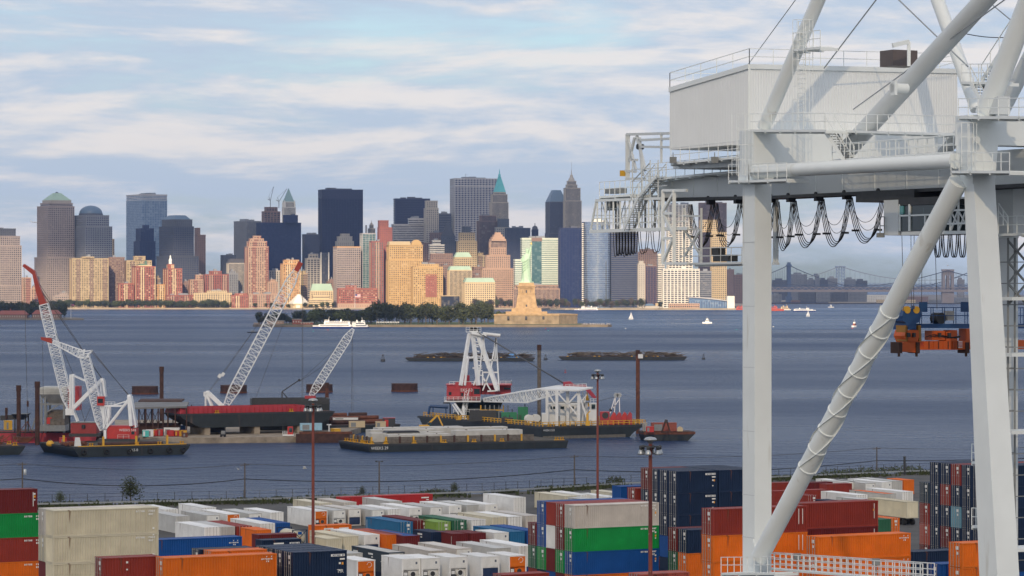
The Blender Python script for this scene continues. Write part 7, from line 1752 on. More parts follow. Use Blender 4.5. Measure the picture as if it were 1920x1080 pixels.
# ------------------------------------------------------------------ light masts, poles, fence, shrubs
def mast(px, D, label):
    zt = 32.0; t = thing('light_mast', label, 'light mast', (PX(px, D), D, GZ))
    h = zt - GZ
    MB().lathe((0, 0, 0), [(.22, 0), (.2, h * .5), (.17, h - .5)], 12).build('pole', RMAST, t)
    MB().lathe((0, 0, 0), [(.6, 0), (.6, .5), (.4, .8)], 12).build('foot', CONC, t)
    MB().lathe((0, 0, h - 1.3), [(.14, .2), (.24, .5), (.6, .62), (.62, .72), (.45, .88), (.12, .95)], 16).build('hood', GALV, t)
    mb = MB(); n = 6
    for i in range(n):
        a = 2 * math.pi * (i + .25) / n; mb.bar((0, 0, h - 1.25), (.92 * math.cos(a), .92 * math.sin(a), h - 1.25), .08)
    mb.lathe((0, 0, h - 1.32), [(.95, 0), (.95, .08), (.85, .08), (.85, 0)], 20); mb.build('ring', DKGREY, t)
    for i in range(n):
        a = 2 * math.pi * (i + .25) / n; x, y = .95 * math.cos(a), .95 * math.sin(a)
        l = MB().lathe((x, y, h - 2.05), [(.02, .05), (.29, 0), (.3, .12), (.2, .42), (.12, .5)], 14).build('lamp', GALV, t)
        MB().lathe((x, y, h - 1.56), [(.14, 0), (.17, .06), (.17, .34), (.1, .4)], 10).build('ballast_can', DKGREY, l)
mast(587, 390, 'rust red light mast with a crown of lamps left of the concrete barge')
mast(1120.5, 526, 'rust red light mast in front of the crane barge')
mast(1219.5, 290, 'nearest rust red light mast standing at the centre stack')
def pole(px, yt, D, label, lamp=False, trans=False):
    p = Vector((PX(px, D), D, GZ)); h = PZ(yt, D) - GZ
    t = thing('utility_pole', label, 'pole', p)
    MB().tube((0, 0, 0), (0, 0, h), .17, .12, 8).build('shaft', WOOD, t)
    if lamp:
        mb = MB(); mb.bar((-.6, 0, h), (.6, 0, h), .08); mb.build('arm', DKGREY, t)
        for s in (-1, 1): MB().bx(s * .55 - .22, s * .55 + .22, -.2, .2, h - .12, h + .12).build('floodlight', DKGREY, t)
    else:
        MB().bar((-.9, 0, h - .5), (.9, 0, h - .35), .12).build('crossarm', WOOD, t)
        mb = MB()
        for s in (-.8, -.3, .3, .8): mb.tube((s, 0, h - .35), (s, 0, h - .1), .05, n=6)
        tag(mb.build('insulators', GREYS, t), kind='stuff')
    if trans: MB().lathe((.5, -.1, h - 2.4), [(.3, 0), (.32, .1), (.32, 1.0), (.2, 1.15)], 12).build('transformer', GALV, t)
    return p + Vector((0, 0, h))
PT = [pole(42, 867, 578, 'wooden utility pole with transformer at the far left', trans=True), pole(459, 868, 590, 'wooden utility pole left of the light mast'), pole(1077, 853, 640, 'wooden utility pole left of the middle light mast'), pole(1644, 838, 690, 'wooden utility pole between the diagonal strut and the door wall')]
pole(711, 865, 604, 'grey lamp pole with two floodlights on the shore', lamp=True)
ends = [PT[0] + Vector((-60, -10, -.5))] + PT + [PT[3] + Vector((70, 40, 0))]
for k, (a, b) in enumerate(zip(ends[:-1], ends[1:])):
    lb = ('left edge', 'first to second pole', 'second to third pole', 'third to fourth pole', 'right edge')[k]
    mb = MB(); dz = Vector((0, 0, -3.1)); mb.path(sag(a + dz, b + dz, 1.35 if k in (1, 2, 3) else .7, 20), .085, 5)
    t = tag(mb.build('power_cable', CABLE), 'thick black power cable on the shore poles, %s' % lb, 'cable', 'cables along the shore poles')
    mb = MB()
    for s in (-.8, .8): mb.path(sag(a + Vector((s, 0, -.2)), b + Vector((s, 0, -.2)), 1.1, 16), .025, 4)
    o = mb.build('thin_wire', WIRE); o.parent = t
# fence and guard rail
mb = MB(); mesh_ = MB(); pts = []
for (a, b) in zip(SHORE[:-1], SHORE[1:]):
    n = max(2, int(math.hypot(b[0] - a[0], b[1] - a[1]) / 3.2))
    for i in range(n): pts.append(Vector((a[0] + (b[0] - a[0]) * i / n, a[1] + (b[1] - a[1]) * i / n - 1.5, GZ)))
t = thing('shore_fence', 'low wire fence along the shore edge', 'fence', pts[0])
for p in pts:
    if -140 < p.x < 160: MB().bar(p, p + ZUP * 2.3, .1).build('post', DKGREY, t, True)
mb = MB()
for a, b in zip(pts[:-1], pts[1:]):
    for z in (.9, 1.6, 2.25): mb.bar(a + ZUP * z, b + ZUP * z, .04)
tag(mb.build('wire_strands', DKGREY, t, True), kind='stuff')
t = thing('guard_rail', 'pale steel guard rail in front of the shore fence', 'guard rail', pts[0] + Vector((0, -3, 0)))
mb = MB()
for a, b in zip(pts[:-1], pts[1:]): mb.bar(a + Vector((0, -3, .75)), b + Vector((0, -3, .75)), .06, .32)
mb.build('rail', GALV, t, True)
mb = MB()
for p in pts: mb.bar(p + Vector((0, -2.9, 0)), p + Vector((0, -2.9, .8)), .12)
tag(mb.build('posts', DKGREY, t, True), kind='stuff')
# shore trees and shrubs
SM, ST = crown_mesh(41, 6.0, 6.0, 820, .2, .35), None
def shoretree(px, D, h, w, label, m, k):
    t = thing('shore_tree', label, 'tree', (PX(px, D), D, GZ)); t.scale = (w / 6, w / 6, h / 6)
    inst('crown', SM[0], t, m); inst('trunk', SM[1], t)
shoretree(245, 582, 5.7, 5.2, 'small leafy tree on the shore behind the cream stack', LEAF2, 0)
shoretree(113, 580, 2.9, 2.6, 'thin sapling on the shore at the left', LEAF2, 1)
shoretree(852, 610, 2.6, 2.2, 'thin sapling on the shore behind the guard rail', LEAF2, 1)
shoretree(679, 602, 2.4, 1.8, 'spiky shrub behind the rear white boxes', LEAF, 1)
rng = random.Random(77)
def shrub(px, D, h, w, label):
    r = random.Random(int(px)); mb = MB()
    for i in range(160):
        a = r.uniform(0, 6.28); q = r.random() ** .5; x, y, z = w * q * math.cos(a) * .5, w * q * math.sin(a) * .5, h * r.random() * (1 - .5 * q)
        s = .16; n = Vector((r.gauss(0, 1), r.gauss(0, 1), r.gauss(0, 1) + .5)).normalized(); e = n.cross(ZUP).normalized(); f = n.cross(e); p = Vector((x, y, z))
        mb.add([p - e * s, p + f * s, p + e * s, p - f * s], [(0, 1, 2, 3)])
    t = thing('shrub', label, 'shrub', (PX(px, D), D, GZ), 0, 'shrubs along the shore'); mb.build('foliage', LEAF2, t)
    mb = MB(); [mb.tube((0, 0, 0), (r.uniform(-w, w) * .3, r.uniform(-w, w) * .3, h * .8), .04, n=4) for k in range(4)]; mb.build('stems', BARK, t)
for i, (px, D, h, w) in enumerate([(800, 609, 1.3, 3), (812, 610, 1.5, 3), (826, 611, 1.6, 3.4), (1150, 646, 1.8, 3.5), (1160, 647, 1.5, 3), (1560, 676, 1.6, 5), (1590, 678, 1.4, 5), (1615, 680, 1.8, 5), (1640, 682, 1.6, 5), (1668, 684, 1.5, 5), (1690, 685, 1.8, 5), (1710, 687, 1.7, 5), (640, 600, .9, 2.5), (520, 594, 1.0, 3), (1510, 672, 1.2, 3)]):
    shrub(px, D, h, w, 'low green shrub, %s from left along the shore edge' % ordn(sorted([800, 812, 826, 1150, 1160, 1560, 1590, 1615, 1640, 1668, 1690, 1710, 640, 520, 1510]).index(px)))
t = thing('bollard_post', 'dark steel post on the shore left of the door wall', 'post', (PX(1696, 675), 675, GZ)); MB().tube((0, 0, 0), (0, 0, 3.9), .28, n=10).build('shaft', DKGREY, t); MB().lathe((0, 0, 3.9), [(.34, 0), (.34, .15)], 10).build('cap', DKGREY, t)

mb = MB(); r = random.Random(3)
for (a, b) in zip(SHORE[:-1], SHORE[1:]):
    L_ = math.hypot(b[0] - a[0], b[1] - a[1])
    for i in range(int(L_ * 26)):
        q = r.random(); x = a[0] + (b[0] - a[0]) * q; y = a[1] + (b[1] - a[1]) * q - r.uniform(-1.5, 11) * r.random() ** .6
        if abs(x) > 170 or noise.noise(Vector((x * .09, y * .12, 3))) < -.12: continue
        h = r.uniform(.25, 1.0); w = r.uniform(.12, .35); an = r.uniform(0, 3.14); d = Vector((math.cos(an) * w, math.sin(an) * w, 0)); p = Vector((x, y, GZ + .03)); le = Vector((r.uniform(-.3, .3), r.uniform(-.3, .3), h))
        mb.add([p - d, p + d, p + le + d * .4, p + le - d * .4], [(0, 1, 2, 3)])
tag(mb.build('shore_weeds', LEAF2), 'rough weeds growing along the shore fence', 'weeds', kind='stuff')
# ------------------------------------------------------------------ ship to shore gantry crane
CL0 = Vector((17.2, 213.0, 0)); CA = -V; CB_ = U
def cp(px, py, b=0.0, z=None):
    k = (px - 960) / F
    s = (k * (CL0.y + CB_.y * b) - CL0.x - CB_.x * b) / (CA.x - k * CA.y)
    p = CL0 + CA * s + CB_ * b
    p.z = PZ(py, p.y) if z is None else z
    return p
gc = thing('gantry_crane', 'white ship to shore gantry crane filling the right of the picture', 'crane', (CL0.x, CL0.y, GZ))
CR = lambda mb, name, m=CRANEW, par=gc: mb.build(name, m, par, par is gc)
def sub(mb, name, m, par):
    inv = ROOTM[gc.name].inverted(); mb.v = [inv @ q for q in mb.v]
    return mb.build(name, m, par)
GREYC = mat('crane_grey_paint', (.64, .67, .67), .45, var=.06, scale=.3)
# legs ------------------------------------------------------------
def ring(px, py, wv, wu, b=0.0, z=None):
    p = cp(px, py, b, z); return [p, p + U * wu, p + U * wu + V * wv, p + V * wv]
mb = MB(); mb.loft([ring(1415, 0, 1.62, 1.38, 0, GZ), ring(1415, 342, 1.62, 1.38, 0)], True, False); CR(mb, 'leg')
def seam(par, px, y, wv, wu, e=.02): sub(MB().loft([[q + Vector((0, 0, d)) for q in ring(px - .3, y, wv + e, wu + e)] for d in (0, .05)], True, False), 'weld_seam', GREYC, par)
legl = gc.children[-1]
for y in (455, 575, 690, 810, 930, 1010): seam(legl, 1415, y, 1.64, 1.40)
mb = MB(); mb.loft([ring(1411, 342, 1.9, 1.7, -.12), ring(1413, 318, 1.9, 1.7, -.12), ring(1413, 244, 1.9, 1.9, -.12)], True, False); CR(mb, 'upper_leg')
top = ring(1826, 345, 1.05, 1.62); bot = ring(1870, 1080, 1.9, 1.66)
f = (GZ - top[0].z) / (bot[0].z - top[0].z)
grd = [a.lerp(b_, f) for a, b_ in zip(top, bot)]
mb = MB(); mb.loft([grd, top], True, False); CR(mb, 'leg')
mb = MB(); mb.loft([ring(1824, 345, 1.3, 1.7), ring(1822, 270, 1.6, 2.0)], True, False); CR(mb, 'upper_leg')
# cross beams along the quay ---------------------------------------
p = cp(1412, 244); q = cp(1412, 300)
mb = MB(); mb.prism([p, p + U * 17, Vector((p.x, p.y, q.z)) + U * 17, Vector((q.x, q.y, q.z)) + U * 6.6, q + U * 5.6 - ZUP * .25, q - ZUP * .25], V * 1.8); CR(mb, 'cross_beam')
p = cp(1822, 215); q = cp(1822, 271)
mb = MB(); mb.prism([p, p + U * 17, Vector((p.x, p.y, q.z)) + U * 17, Vector((p.x, p.y, q.z))], V * 1.8); CR(mb, 'cross_beam')
# girder ------------------------------------------------------------
GB = 4.2
pts = [(1222, 343), (1395, 323), (1450, 317), (1790, 288), (1900, 280), (1990, 274), (1990, 342), (1900, 345), (1790, 351), (1450, 367), (1395, 371), (1237, 372)]
mb = MB(); mb.prism([cp(a, b_, GB) for a, b_ in pts], U * 5.0); CR(mb, 'girder', GREYC)
mb = MB()
for a, b_ in (((1230, 374), (1450, 370)), ((1450, 370), (1790, 354)), ((1790, 354), (1990, 344))): mb.bar(cp(*a, GB), cp(*b_, GB), .5, .22); mb.bar(cp(*a, GB) + U * .9, cp(*b_, GB) + U * .9, .3, .3)
CR(mb, 'trolley_rail', DKGREY)
gd = gc.children[-2]
for x in (1260, 1300, 1345, 1480, 1530, 1580, 1640, 1700, 1760):
    t_ = (x - 1222) / 570; sub(MB().bar(cp(x, 341 - 52 * t_, GB - .015), cp(x, 371 - 18 * t_, GB - .015), .05), 'weld_seam', CRANEW, gd)
# tie tube and diagonal strut ----------------------------------------
a, b_ = cp(1418, 322, -.35), cp(1790, 302, -.35)
CR(MB().tube(a, b_, .47, n=20), 'tie_tube')
for q, d in ((a, 1), (b_, -1)):
    dr = (b_ - a).normalized() * d
    CR(MB().tube(q - dr * .1, q + dr * .35, .5, n=20), 'tie_collar')
a, b_ = cp(1424, 1046, -.3), cp(1797, 340, -.3); dr = (b_ - a); Ld = dr.length; dr.normalize()
CR(MB().tube(a, b_, .62, n=24), 'diagonal_strut'); strut = gc.children[-1]
e1 = dr.cross(ZUP).normalized(); e2 = dr.cross(e1)
for k in range(9):
    q = a + dr * (Ld * (.26 + k * .052)); sub(MB().tube(q - dr * .05, q + dr * .05, .68, n=24), 'collar', CRANEW, strut)
for ph in (0, 2.1, 4.2):
    pp = []
    for k in range(45):
        tt = .26 + .42 * k / 44; an = ph + 2.4 * math.pi * k / 44; pp.append((a + dr * (Ld * tt), (e1 * math.cos(an) + e2 * math.sin(an))))
    mb = MB()
    for (q0, n0), (q1, n1) in zip(pp[:-1], pp[1:]):
        mb.add([q0 + n0 * .6, q1 + n1 * .6, q1 + n1 * .74, q0 + n0 * .74], [(0, 1, 2, 3)])
    sub(mb, 'wind_strake', CRANEW, strut)
# machinery house ---------------------------------------------------
hc = cp(1405, 122, .9)
k = (1256 - 960) / F; tl = (hc.x - k * hc.y) / (math.sin(YAW) + k * math.cos(YAW))
k = (1795 - 960) / F; tr = (k * hc.y - hc.x) / (math.cos(YAW) - k * math.sin(YAW))
pl = hc + V * tl; pr = hc + U * tr
z0 = PZ(281, pl.y); zc = hc.z; zl_ = PZ(166, pl.y); zr = PZ(131, pr.y)
house = thing('dummy', 'x', 'x') if False else None
mb = MB(); B0 = [Vector((q.x, q.y, z0)) for q in (hc, pr, pr + V * tl, pl)]; T0 = [Vector((hc.x, hc.y, zc)), Vector((pr.x, pr.y, zr)), Vector((pr.x, pr.y, zl_ + zr - zc)) + V * tl, Vector((pl.x, pl.y, zl_))]
inner = lambda q, d: q + (U + V) * d
mb.loft([[inner(q, .06) if i == 0 else q + V * .06 if i == 1 else q + U * .06 if i == 3 else q for i, q in enumerate(B0)], [inner(q, .06) if i == 0 else q + V * .06 if i == 1 else q + U * .06 if i == 3 else q for i, q in enumerate(T0)]], True, False)
CR(mb, 'machinery_house', mat('house_wall_paint', (.84, .86, .85), .5, var=.04, scale=.3)); ho = gc.children[-1]
HWALL = mat('house_cladding_paint', (.86, .88, .87), .5, var=.04, scale=.3, rust=.02, rcol=(.45, .44, .4), streak=True)
def clad(p0, dirv, nrm, L, zb, za, ze, n):
    mb = MB(); w = L / n; pts = []
    for i in range(n):
        x = i * w; pts += [(x, .012), (x + w * .45, .012), (x + w * .6, -.012), (x + w * .9, -.012)]
    pts.append((L, .012))
    for (x0, d0), (x1, d1) in zip(pts[:-1], pts[1:]):
        q0 = p0 + dirv * x0 + nrm * d0; q1 = p0 + dirv * x1 + nrm * d1
        t0 = za + (ze - za) * x0 / L; t1 = za + (ze - za) * x1 / L
        mb.add([(q0.x, q0.y, zb), (q1.x, q1.y, zb), (q1.x, q1.y, t1), (q0.x, q0.y, t0)], [(0, 1, 2, 3)])
    sub(mb, 'wall_cladding', HWALL, ho)
clad(hc, U, -V, tr, z0, zc - .02, zr - .02, 82); clad(hc, V, -U, tl, z0, zc - .02, zl_ - .02, 50)
mb = MB()
for i, j in ((0, 1), (1, 2), (2, 3), (3, 0)): mb.bar(T0[i] - ZUP * .1, T0[j] - ZUP * .1, .24, .34)
sub(mb, 'roof_edge', CRANEW, ho)
sub(MB().bar(Vector((hc.x, hc.y, z0)), hc, .16), 'corner_trim', CRANEW, ho)
mb = MB()
for i, j in ((0, 1), (3, 0), (1, 2), (2, 3)): railing(mb, [T0[i] + ZUP * .05, T0[j] + ZUP * .05], 1.12, .025, 2.1)
sub(mb, 'roof_railing', CRANEW, ho)
q = cp(1685, 124, 6); sub(MB().box(q + ZUP * .5, (2.0, 1.6, 1.1), (U, V, ZUP)), 'roof_cooler', mat('brown_cooler', (.12, .095, .09), .5), ho)
mb = MB(); q = cp(1704, 124, 5); mb.bar(q, q + ZUP * 1.65, .22); mb.bar(q + ZUP * 1.65, q + ZUP * 1.35 - U * 1.3, .2, .3); sub(mb, 'roof_davit', CRANEW, ho)
q = cp(1672, 165, 1.1); mb = MB(); mb.tube(q, q + U * 1.2, .32, n=14); mb.box(q + U * .1 - V * .1, (.2, .5, .95), (U, V, ZUP)); sub(mb, 'vent_cowl', CRANEW, ho)
# house support frame and walkways -----------------------------------
def walk(name, pts, b, w=1.0, h=1.1, deckh=.16, rail=True, m=CRANEW, step=1.3, brackets=True, z=None):
    ps = [cp(x, y, b) for x, y in pts]
    mb = MB()
    for p, q in zip(ps[:-1], ps[1:]):
        d = (q - p).normalized(); sd = Vector((d.y, -d.x, 0)).normalized()
        if sd.dot(U) < 0: sd = -sd
        mb.add([p, q, q + sd * w, p + sd * w, p - ZUP * deckh, q - ZUP * deckh, q + sd * w - ZUP * deckh, p + sd * w - ZUP * deckh], [(0, 1, 2, 3), (7, 6, 5, 4), (0, 4, 5, 1), (1, 5, 6, 2), (2, 6, 7, 3), (3, 7, 4, 0)])
        if brackets:
            n = max(2, int((q - p).length / 1.8))
            for i in range(n + 1): c = p.lerp(q, i / n) - ZUP * deckh; mb.bar(c, c + sd * (w + .4), .1, .2)
    CR(mb, name, m); dk_ = gc.children[-1]
    if rail:
        mb = MB(); railing(mb, ps, h, .024, step); sub(mb, 'railing', m, dk_)
    return dk_
MB_ = MB()
mb = MB(); mb.prism([cp(1262, 309, 1.6), cp(1398, 294, 1.6), cp(1398, 312, 1.6), cp(1262, 317, 1.6)], U * 8); CR(mb, 'house_base', GREYC)
walk('house_walkway', [(1258, 305), (1402, 291)], .9, 1.2)
walk('girder_walkway', [(1215, 335), (1320, 325), (1398, 318)], 3.1, 1.1)
for x in (1262, 1340): mb = MB(); q = cp(x, 300, .7); mb.box(q, (.5, .5, .45)); mb.bar(q, q + ZUP * .55, .06); CR(mb, 'floodlight', GREYS)
walk('leg_top_walkway', [(1407, 243), (1548, 243)], -.15, 1.6)
walk('leg_collar_platform', [(1366, 338), (1404, 338), (1475, 335)], -.9, 1.4)
walk('house_front_walkway', [(1545, 243), (1795, 250)], 1.6, 1.2)
# horizontal link walkway between legs
p0, p1 = cp(1572, 301, 1.6), cp(1800, 286, 1.6)
mb = MB(); mb.bar(p0, p1, 1.0, .14); CR(mb, 'link_walkway'); lw = gc.children[-1]
mb = MB(); railing(mb, [p0 - U * .5, p1 - U * .5], 1.1, .024, 1.1); railing(mb, [p0 + U * .5, p1 + U * .5], 1.1, .024, 1.1); sub(mb, 'railing', CRANEW, lw)
def stairs(p, q, w, wd, n, name='stairs', m=CRANEW):
    p = Vector(p); q = Vector(q); wd = Vector(wd).normalized() * w
    mb = MB(); mb.bar(p, q, .06, .25); mb.bar(p + wd, q + wd, .06, .25)
    CR(mb, name, m); st = gc.children[-1]
    tr_ = MB()
    d = Vector((q.x - p.x, q.y - p.y, 0)); d = d.normalized() * .28 if d.length > .01 else CA * .28
    for i in range(n): c = p.lerp(q, (i + .5) / n); tr_.box(c + wd * .5, (.3, w, .04), (d.normalized(), wd.normalized(), ZUP))
    sub(tr_, 'treads', GREYS if m is CRANEW else m, st)['kind'] = 'stuff'
    mb = MB(); 
    for o in (Vector((0, 0, 0)), wd):
        mb.bar(p + o + ZUP * 1.0, q + o + ZUP * 1.0, .05)
        for i in range(6): c = p.lerp(q, i / 5) + o; mb.bar(c, c + ZUP * 1.0, .045)
    sub(mb, 'handrail', m, st)
    return st
stairs(cp(1546, 244, .2), cp(1583, 302, 1.0), .8, U, 12)
stairs(cp(1229, 332, 2.4), cp(1199, 367, 2.4), .9, U, 10); stairs(cp(1197, 368, 2.0), cp(1169, 431, 2.0), .9, U, 18)
# caged ladder at the left leg
def cladder(px0, px1, y0, y1, b, rungs=22, cage=True):
    mb = MB(); x0 = cp(px0, y0, b); x1 = cp(px1, y0, b); zb = cp(px0, y1, b).z
    for q in (x0, x1): mb.bar(q, Vector((q.x, q.y, zb)), .06)
    for i in range(rungs): t_ = i / rungs; mb.bar(x0.lerp(Vector((x0.x, x0.y, zb)), t_), x1.lerp(Vector((x1.x, x1.y, zb)), t_), .035)
    CR(mb, 'ladder'); ld = gc.children[-1]
    if cage:
        mb = MB(); c = (x0 + x1) / 2; w = (x1 - x0).length * .75
        pr_ = [c + Vector((w * 1.1 * math.cos(t), w * 1.1 * math.sin(t) - w * .6, 0)) for t in [R(200 + 35 * i) for i in range(5)]]
        for q in pr_: mb.bar(q, Vector((q.x, q.y, zb)), .035)
        n = max(3, int((x0.z - zb) / .9))
        for i in range(n):
            zz = x0.z + (zb - x0.z) * i / n
            for a, b2 in zip(pr_[:-1], pr_[1:]): mb.bar((a.x, a.y, zz), (b2.x, b2.y, zz), .035)
        sub(mb, 'safety_cage', CRANEW, ld)
cladder(1384, 1397, 216, 330, -.9)
cladder(1497, 1510, 40, 238, .3)
cladder(1803, 1817, 232, 312, -.9)
# platforms and pipes of the upper frame -------------------------------
walk('leg_collar_platform', [(1783, 320), (1893, 320)], -1.1, 2.6, step=.9)
walk('leg_top_platform', [(1797, 218), (1990, 218)], -.8, 2.6, step=1.1)
walk('stair_landing', [(1803, 153), (1868, 153)], .5, 1.3, step=1.0)
walk('ladder_landing', [(1487, 92), (1538, 87)], .1, 1.0, step=.8)
def pipe(name, a, b_, r, ba=0.0, bb=0.0, m=CRANEW, n=20):
    p, q = cp(*a, ba), cp(*b_, bb)
    if b_[1] < 60: q = p + (q - p) * 2.4          # the upper frame goes on above the picture
    elif a[1] < 0: p = q + (p - q) * 2.8
    CR(MB().tube(p, q, r, n=n), name, m)
pipe('frame_pipe', (1432, 240), (1545, -25), .48, .7, .7)
pipe('backstay_pipe', (1585, 285), (1868, -25), .64, 3.2, 3.2, GREYC)
pipe('frame_pipe', (1749, -25), (1832, 205), .46, 9, 9)
pipe('frame_pipe', (1848, 214), (1938, -20), .66, .6, .6)
pipe('backstay_pipe', (1872, 222), (1965, 40), .5, 7, 7, GREYC)
pipe('girder_strut', (1768, 288), (1800, 250), .4, 3.4, 3.4, GREYC)
MBt = MB()
for (a, b_, bb, r) in (((1402, 122), (1495, -5), 3, .035), ((1545, 128), (1650, -10), 6, .05), ((1670, -15), (1815, 125), 6, .05), ((1835, -12), (1925, 62), 5, .04), ((1600, 205), (1890, -5), 2.8, .045)): MBt.tube(cp(*a, bb) if a[1] > 0 else cp(*b_, bb) + (cp(*a, bb) - cp(*b_, bb)) * 2.5, cp(*b_, bb) if b_[1] > 0 else cp(*a, bb) + (cp(*b_, bb) - cp(*a, bb)) * 2.5, r, n=6)
CR(MBt, 'stay_rope', GALV)
mb = MB(); mb.path(sag(cp(1798, 60, 4), cp(1925, 66, 4), .25, 8), .03, 5); CR(mb, 'hanging_cable', CABLE)
stairs(cp(1840, 152, .7), cp(1925, 22, .7), .8, U, 24); stairs(cp(1820, 155, .5), cp(1850, 210, .5), .8, U, 10)
mb = MB(); q = cp(1845, 214, .3); mb.prism([q, cp(1872, 214, .3), cp(1872, 180, .3), cp(1856, 186, .3)], U * .9); CR(mb, 'gusset', GREYC)
q = cp(1833, 262, -.05); CR(MB().tube(q, q + V * .2, .22, n=14), 'lifting_eye')
# left end machinery: frames, platforms, cage ---------------------------
mb = MB(); EB = 3.4
def fr(pts, w=.16, b=EB):
    for a, b_ in pts: mb.bar(cp(*a, b), cp(*b_, b), w)
fr([((1175, 251), (1175, 335)), ((1179, 251), (1179, 335)), ((1199, 258), (1205, 330)), ((1176, 252), (1256, 250)), ((1197, 263), (1256, 260)), ((1200, 275), (1256, 276)), ((1240, 249), (1240, 305)), ((1178, 262), (1192, 318)), ((1190, 258), (1180, 300)), ((1179, 300), (1195, 300)), ((1173, 320), (1192, 322)), ((1174, 335), (1210, 335))], .18)
fr([((1175, 251), (1175, 335)), ((1176, 252), (1256, 250)), ((1194, 255), (1210, 320))], .2, EB + 3)
CR(mb, 'end_frame', GREYC)
mb = MB(); q = cp(1195, 275, EB); mb.tube(q, q + U * .5, .22, n=12); CR(mb, 'alarm_horn', DKGREY)
mb = MB(); q = cp(1168, 325, EB); mb.box(q, (.5, .12, .45), (U, V, ZUP)); CR(mb, 'warning_plate', YEL)
walk('end_platform', [(1124, 368), (1182, 364)], 2.8, 2.0, step=.9)
mb = MB(); q = cp(1142, 365, 3.5); mb.box(q + U * .6 + ZUP * .3, (2.0, .9, .4), (-V, U, ZUP)); CR(mb, 'winch_box', GREYS)
# service cage
mb = MB()
for x in (1120, 1135, 1150, 1163, 1180, 1198, 1216, 1235): mb.bar(cp(x, 376, 2.6), cp(x, 434, 2.6), .13); mb.bar(cp(x, 376, 5.6), cp(x, 434, 5.6), .13)
mb.bar(cp(1118, 376, 2.6), cp(1107, 435, 2.6), .13); mb.bar(cp(1118, 376, 2.6), cp(1240, 372, 2.6), .2)
for b in (2.6, 5.6): mb.bar(cp(1107, 434, b), cp(1290, 428, b), .2, .25); mb.bar(cp(1112, 410, b), cp(1290, 404, b), .06); mb.bar(cp(1110, 421, b), cp(1290, 415, b), .06)
CR(mb, 'service_cage'); sc_ = gc.children[-1]
mb = MB(); a, b_ = cp(1107, 434, 2.6), cp(1240, 431, 2.6); mb.add([a, b_, b_ + U * 3, a + U * 3], [(0, 1, 2, 3)]); sub(mb, 'grating', GREYS, sc_)
for x in (1155, 1161, 1210, 1228): CR(MB().bar(cp(x, 372, 4.5), cp(x, 434, 4.5), .16), 'cable_guide', GREYS)
for x in (1142, 1149): CR(MB().box(cp(x, 385, 4), (.4, .4, .8)), 'junction_box', GREYS)
mb = MB()
for b in (3.3, 5.0, 6.4):
    for x in (1128, 1143, 1157, 1172, 1188, 1204, 1222, 1238): mb.bar(cp(x, 374, b), cp(x, 433, b), .08)
    for x in (1128, 1157, 1188, 1222): mb.bar(cp(x, 432, b), cp(x + 15, 376, b), .06); mb.bar(cp(x, 376, b), cp(x + 15, 432, b), .06)
    for y in (392, 404, 418): mb.bar(cp(1112, y, b), cp(1242, y - 2, b), .05)
CR(mb, 'cage_lattice', GREYC)
mb = MB()
for b in (2.7, 4.4, 6.2):
    for x in (1186, 1203, 1219, 1234): mb.bar(cp(x, 300, b), cp(x, 372, b), .09)
    for y in (318, 340, 352): mb.bar(cp(1184, y, b), cp(1250, y - 4, b), .06)
    mb.bar(cp(1186, 340, b), cp(1219, 305, b), .07); mb.bar(cp(1203, 372, b), cp(1234, 335, b), .07)
for k_ in range(5): mb.path(sag(cp(1190 + 6 * k_, 315, 3), cp(1225 + 6 * k_, 330, 3), .3, 8), .018, 4)
CR(mb, 'pipe_rack', GREYC)
# hanging lattice frames and low gangway
mb = MB()
for b in (2.4, 4.6):
    for x in (1243, 1264): mb.bar(cp(x, 357, b), cp(x, 496, b), .26)
    for a, b_ in (((1244, 395), (1263, 362)), ((1244, 400), (1263, 440)), ((1244, 490), (1263, 445)), ((1243, 400), (1264, 400)), ((1243, 447), (1264, 447)), ((1243, 357), (1288, 357)), ((1243, 494), (1290, 494))): mb.bar(cp(*a, b), cp(*b_, b), .2)
CR(mb, 'hanging_frame')
mb = MB()
for b in (3.2, 5.2):
    for x in (1283, 1315): mb.bar(cp(x, 390, b), cp(x, 496, b), .16)
    for a, b_ in (((1284, 430), (1314, 480)), ((1284, 480), (1314, 430)), ((1283, 430), (1315, 430)), ((1283, 405), (1315, 405))): mb.bar(cp(*a, b), cp(*b_, b), .13)
CR(mb, 'hanging_frame', GREYC)
a, b_ = cp(1283, 495, 3.2), cp(1400, 493, 3.2)
mb = MB(); mb.bar(a, b_, .9, .15); mb.bar(a - ZUP * .05 + U, b_ - ZUP * .05 + U, .2, .3); CR(mb, 'low_gangway', GREYC); gw = gc.children[-1]
mb = MB(); railing(mb, [a - U * .4, b_ - U * .4], 1.15, .026, 1.4); railing(mb, [a + U * .5, b_ + U * .5], 1.15, .026, 1.4); sub(mb, 'railing', GREYC, gw)
mb = MB(); q = cp(1360, 484, 3.2); mb.box(q, (2.2, .8, .5), (-V, U, ZUP)); mb.box(q + ZUP * .5 + V, (1, .6, .5), (-V, U, ZUP)); CR(mb, 'motor_unit', DKGREY)
mb = MB()
for x in (1452, 1457): mb.bar(cp(x, 374, 4.6), cp(x, 496, 4.6), .2)
mb.bar(cp(1450, 494, 4.6), cp(1459, 494, 4.6), .2); mb.bar(cp(1450, 455, 4.6), cp(1459, 470, 4.6), .1); CR(mb, 'hanging_frame', GREYC)
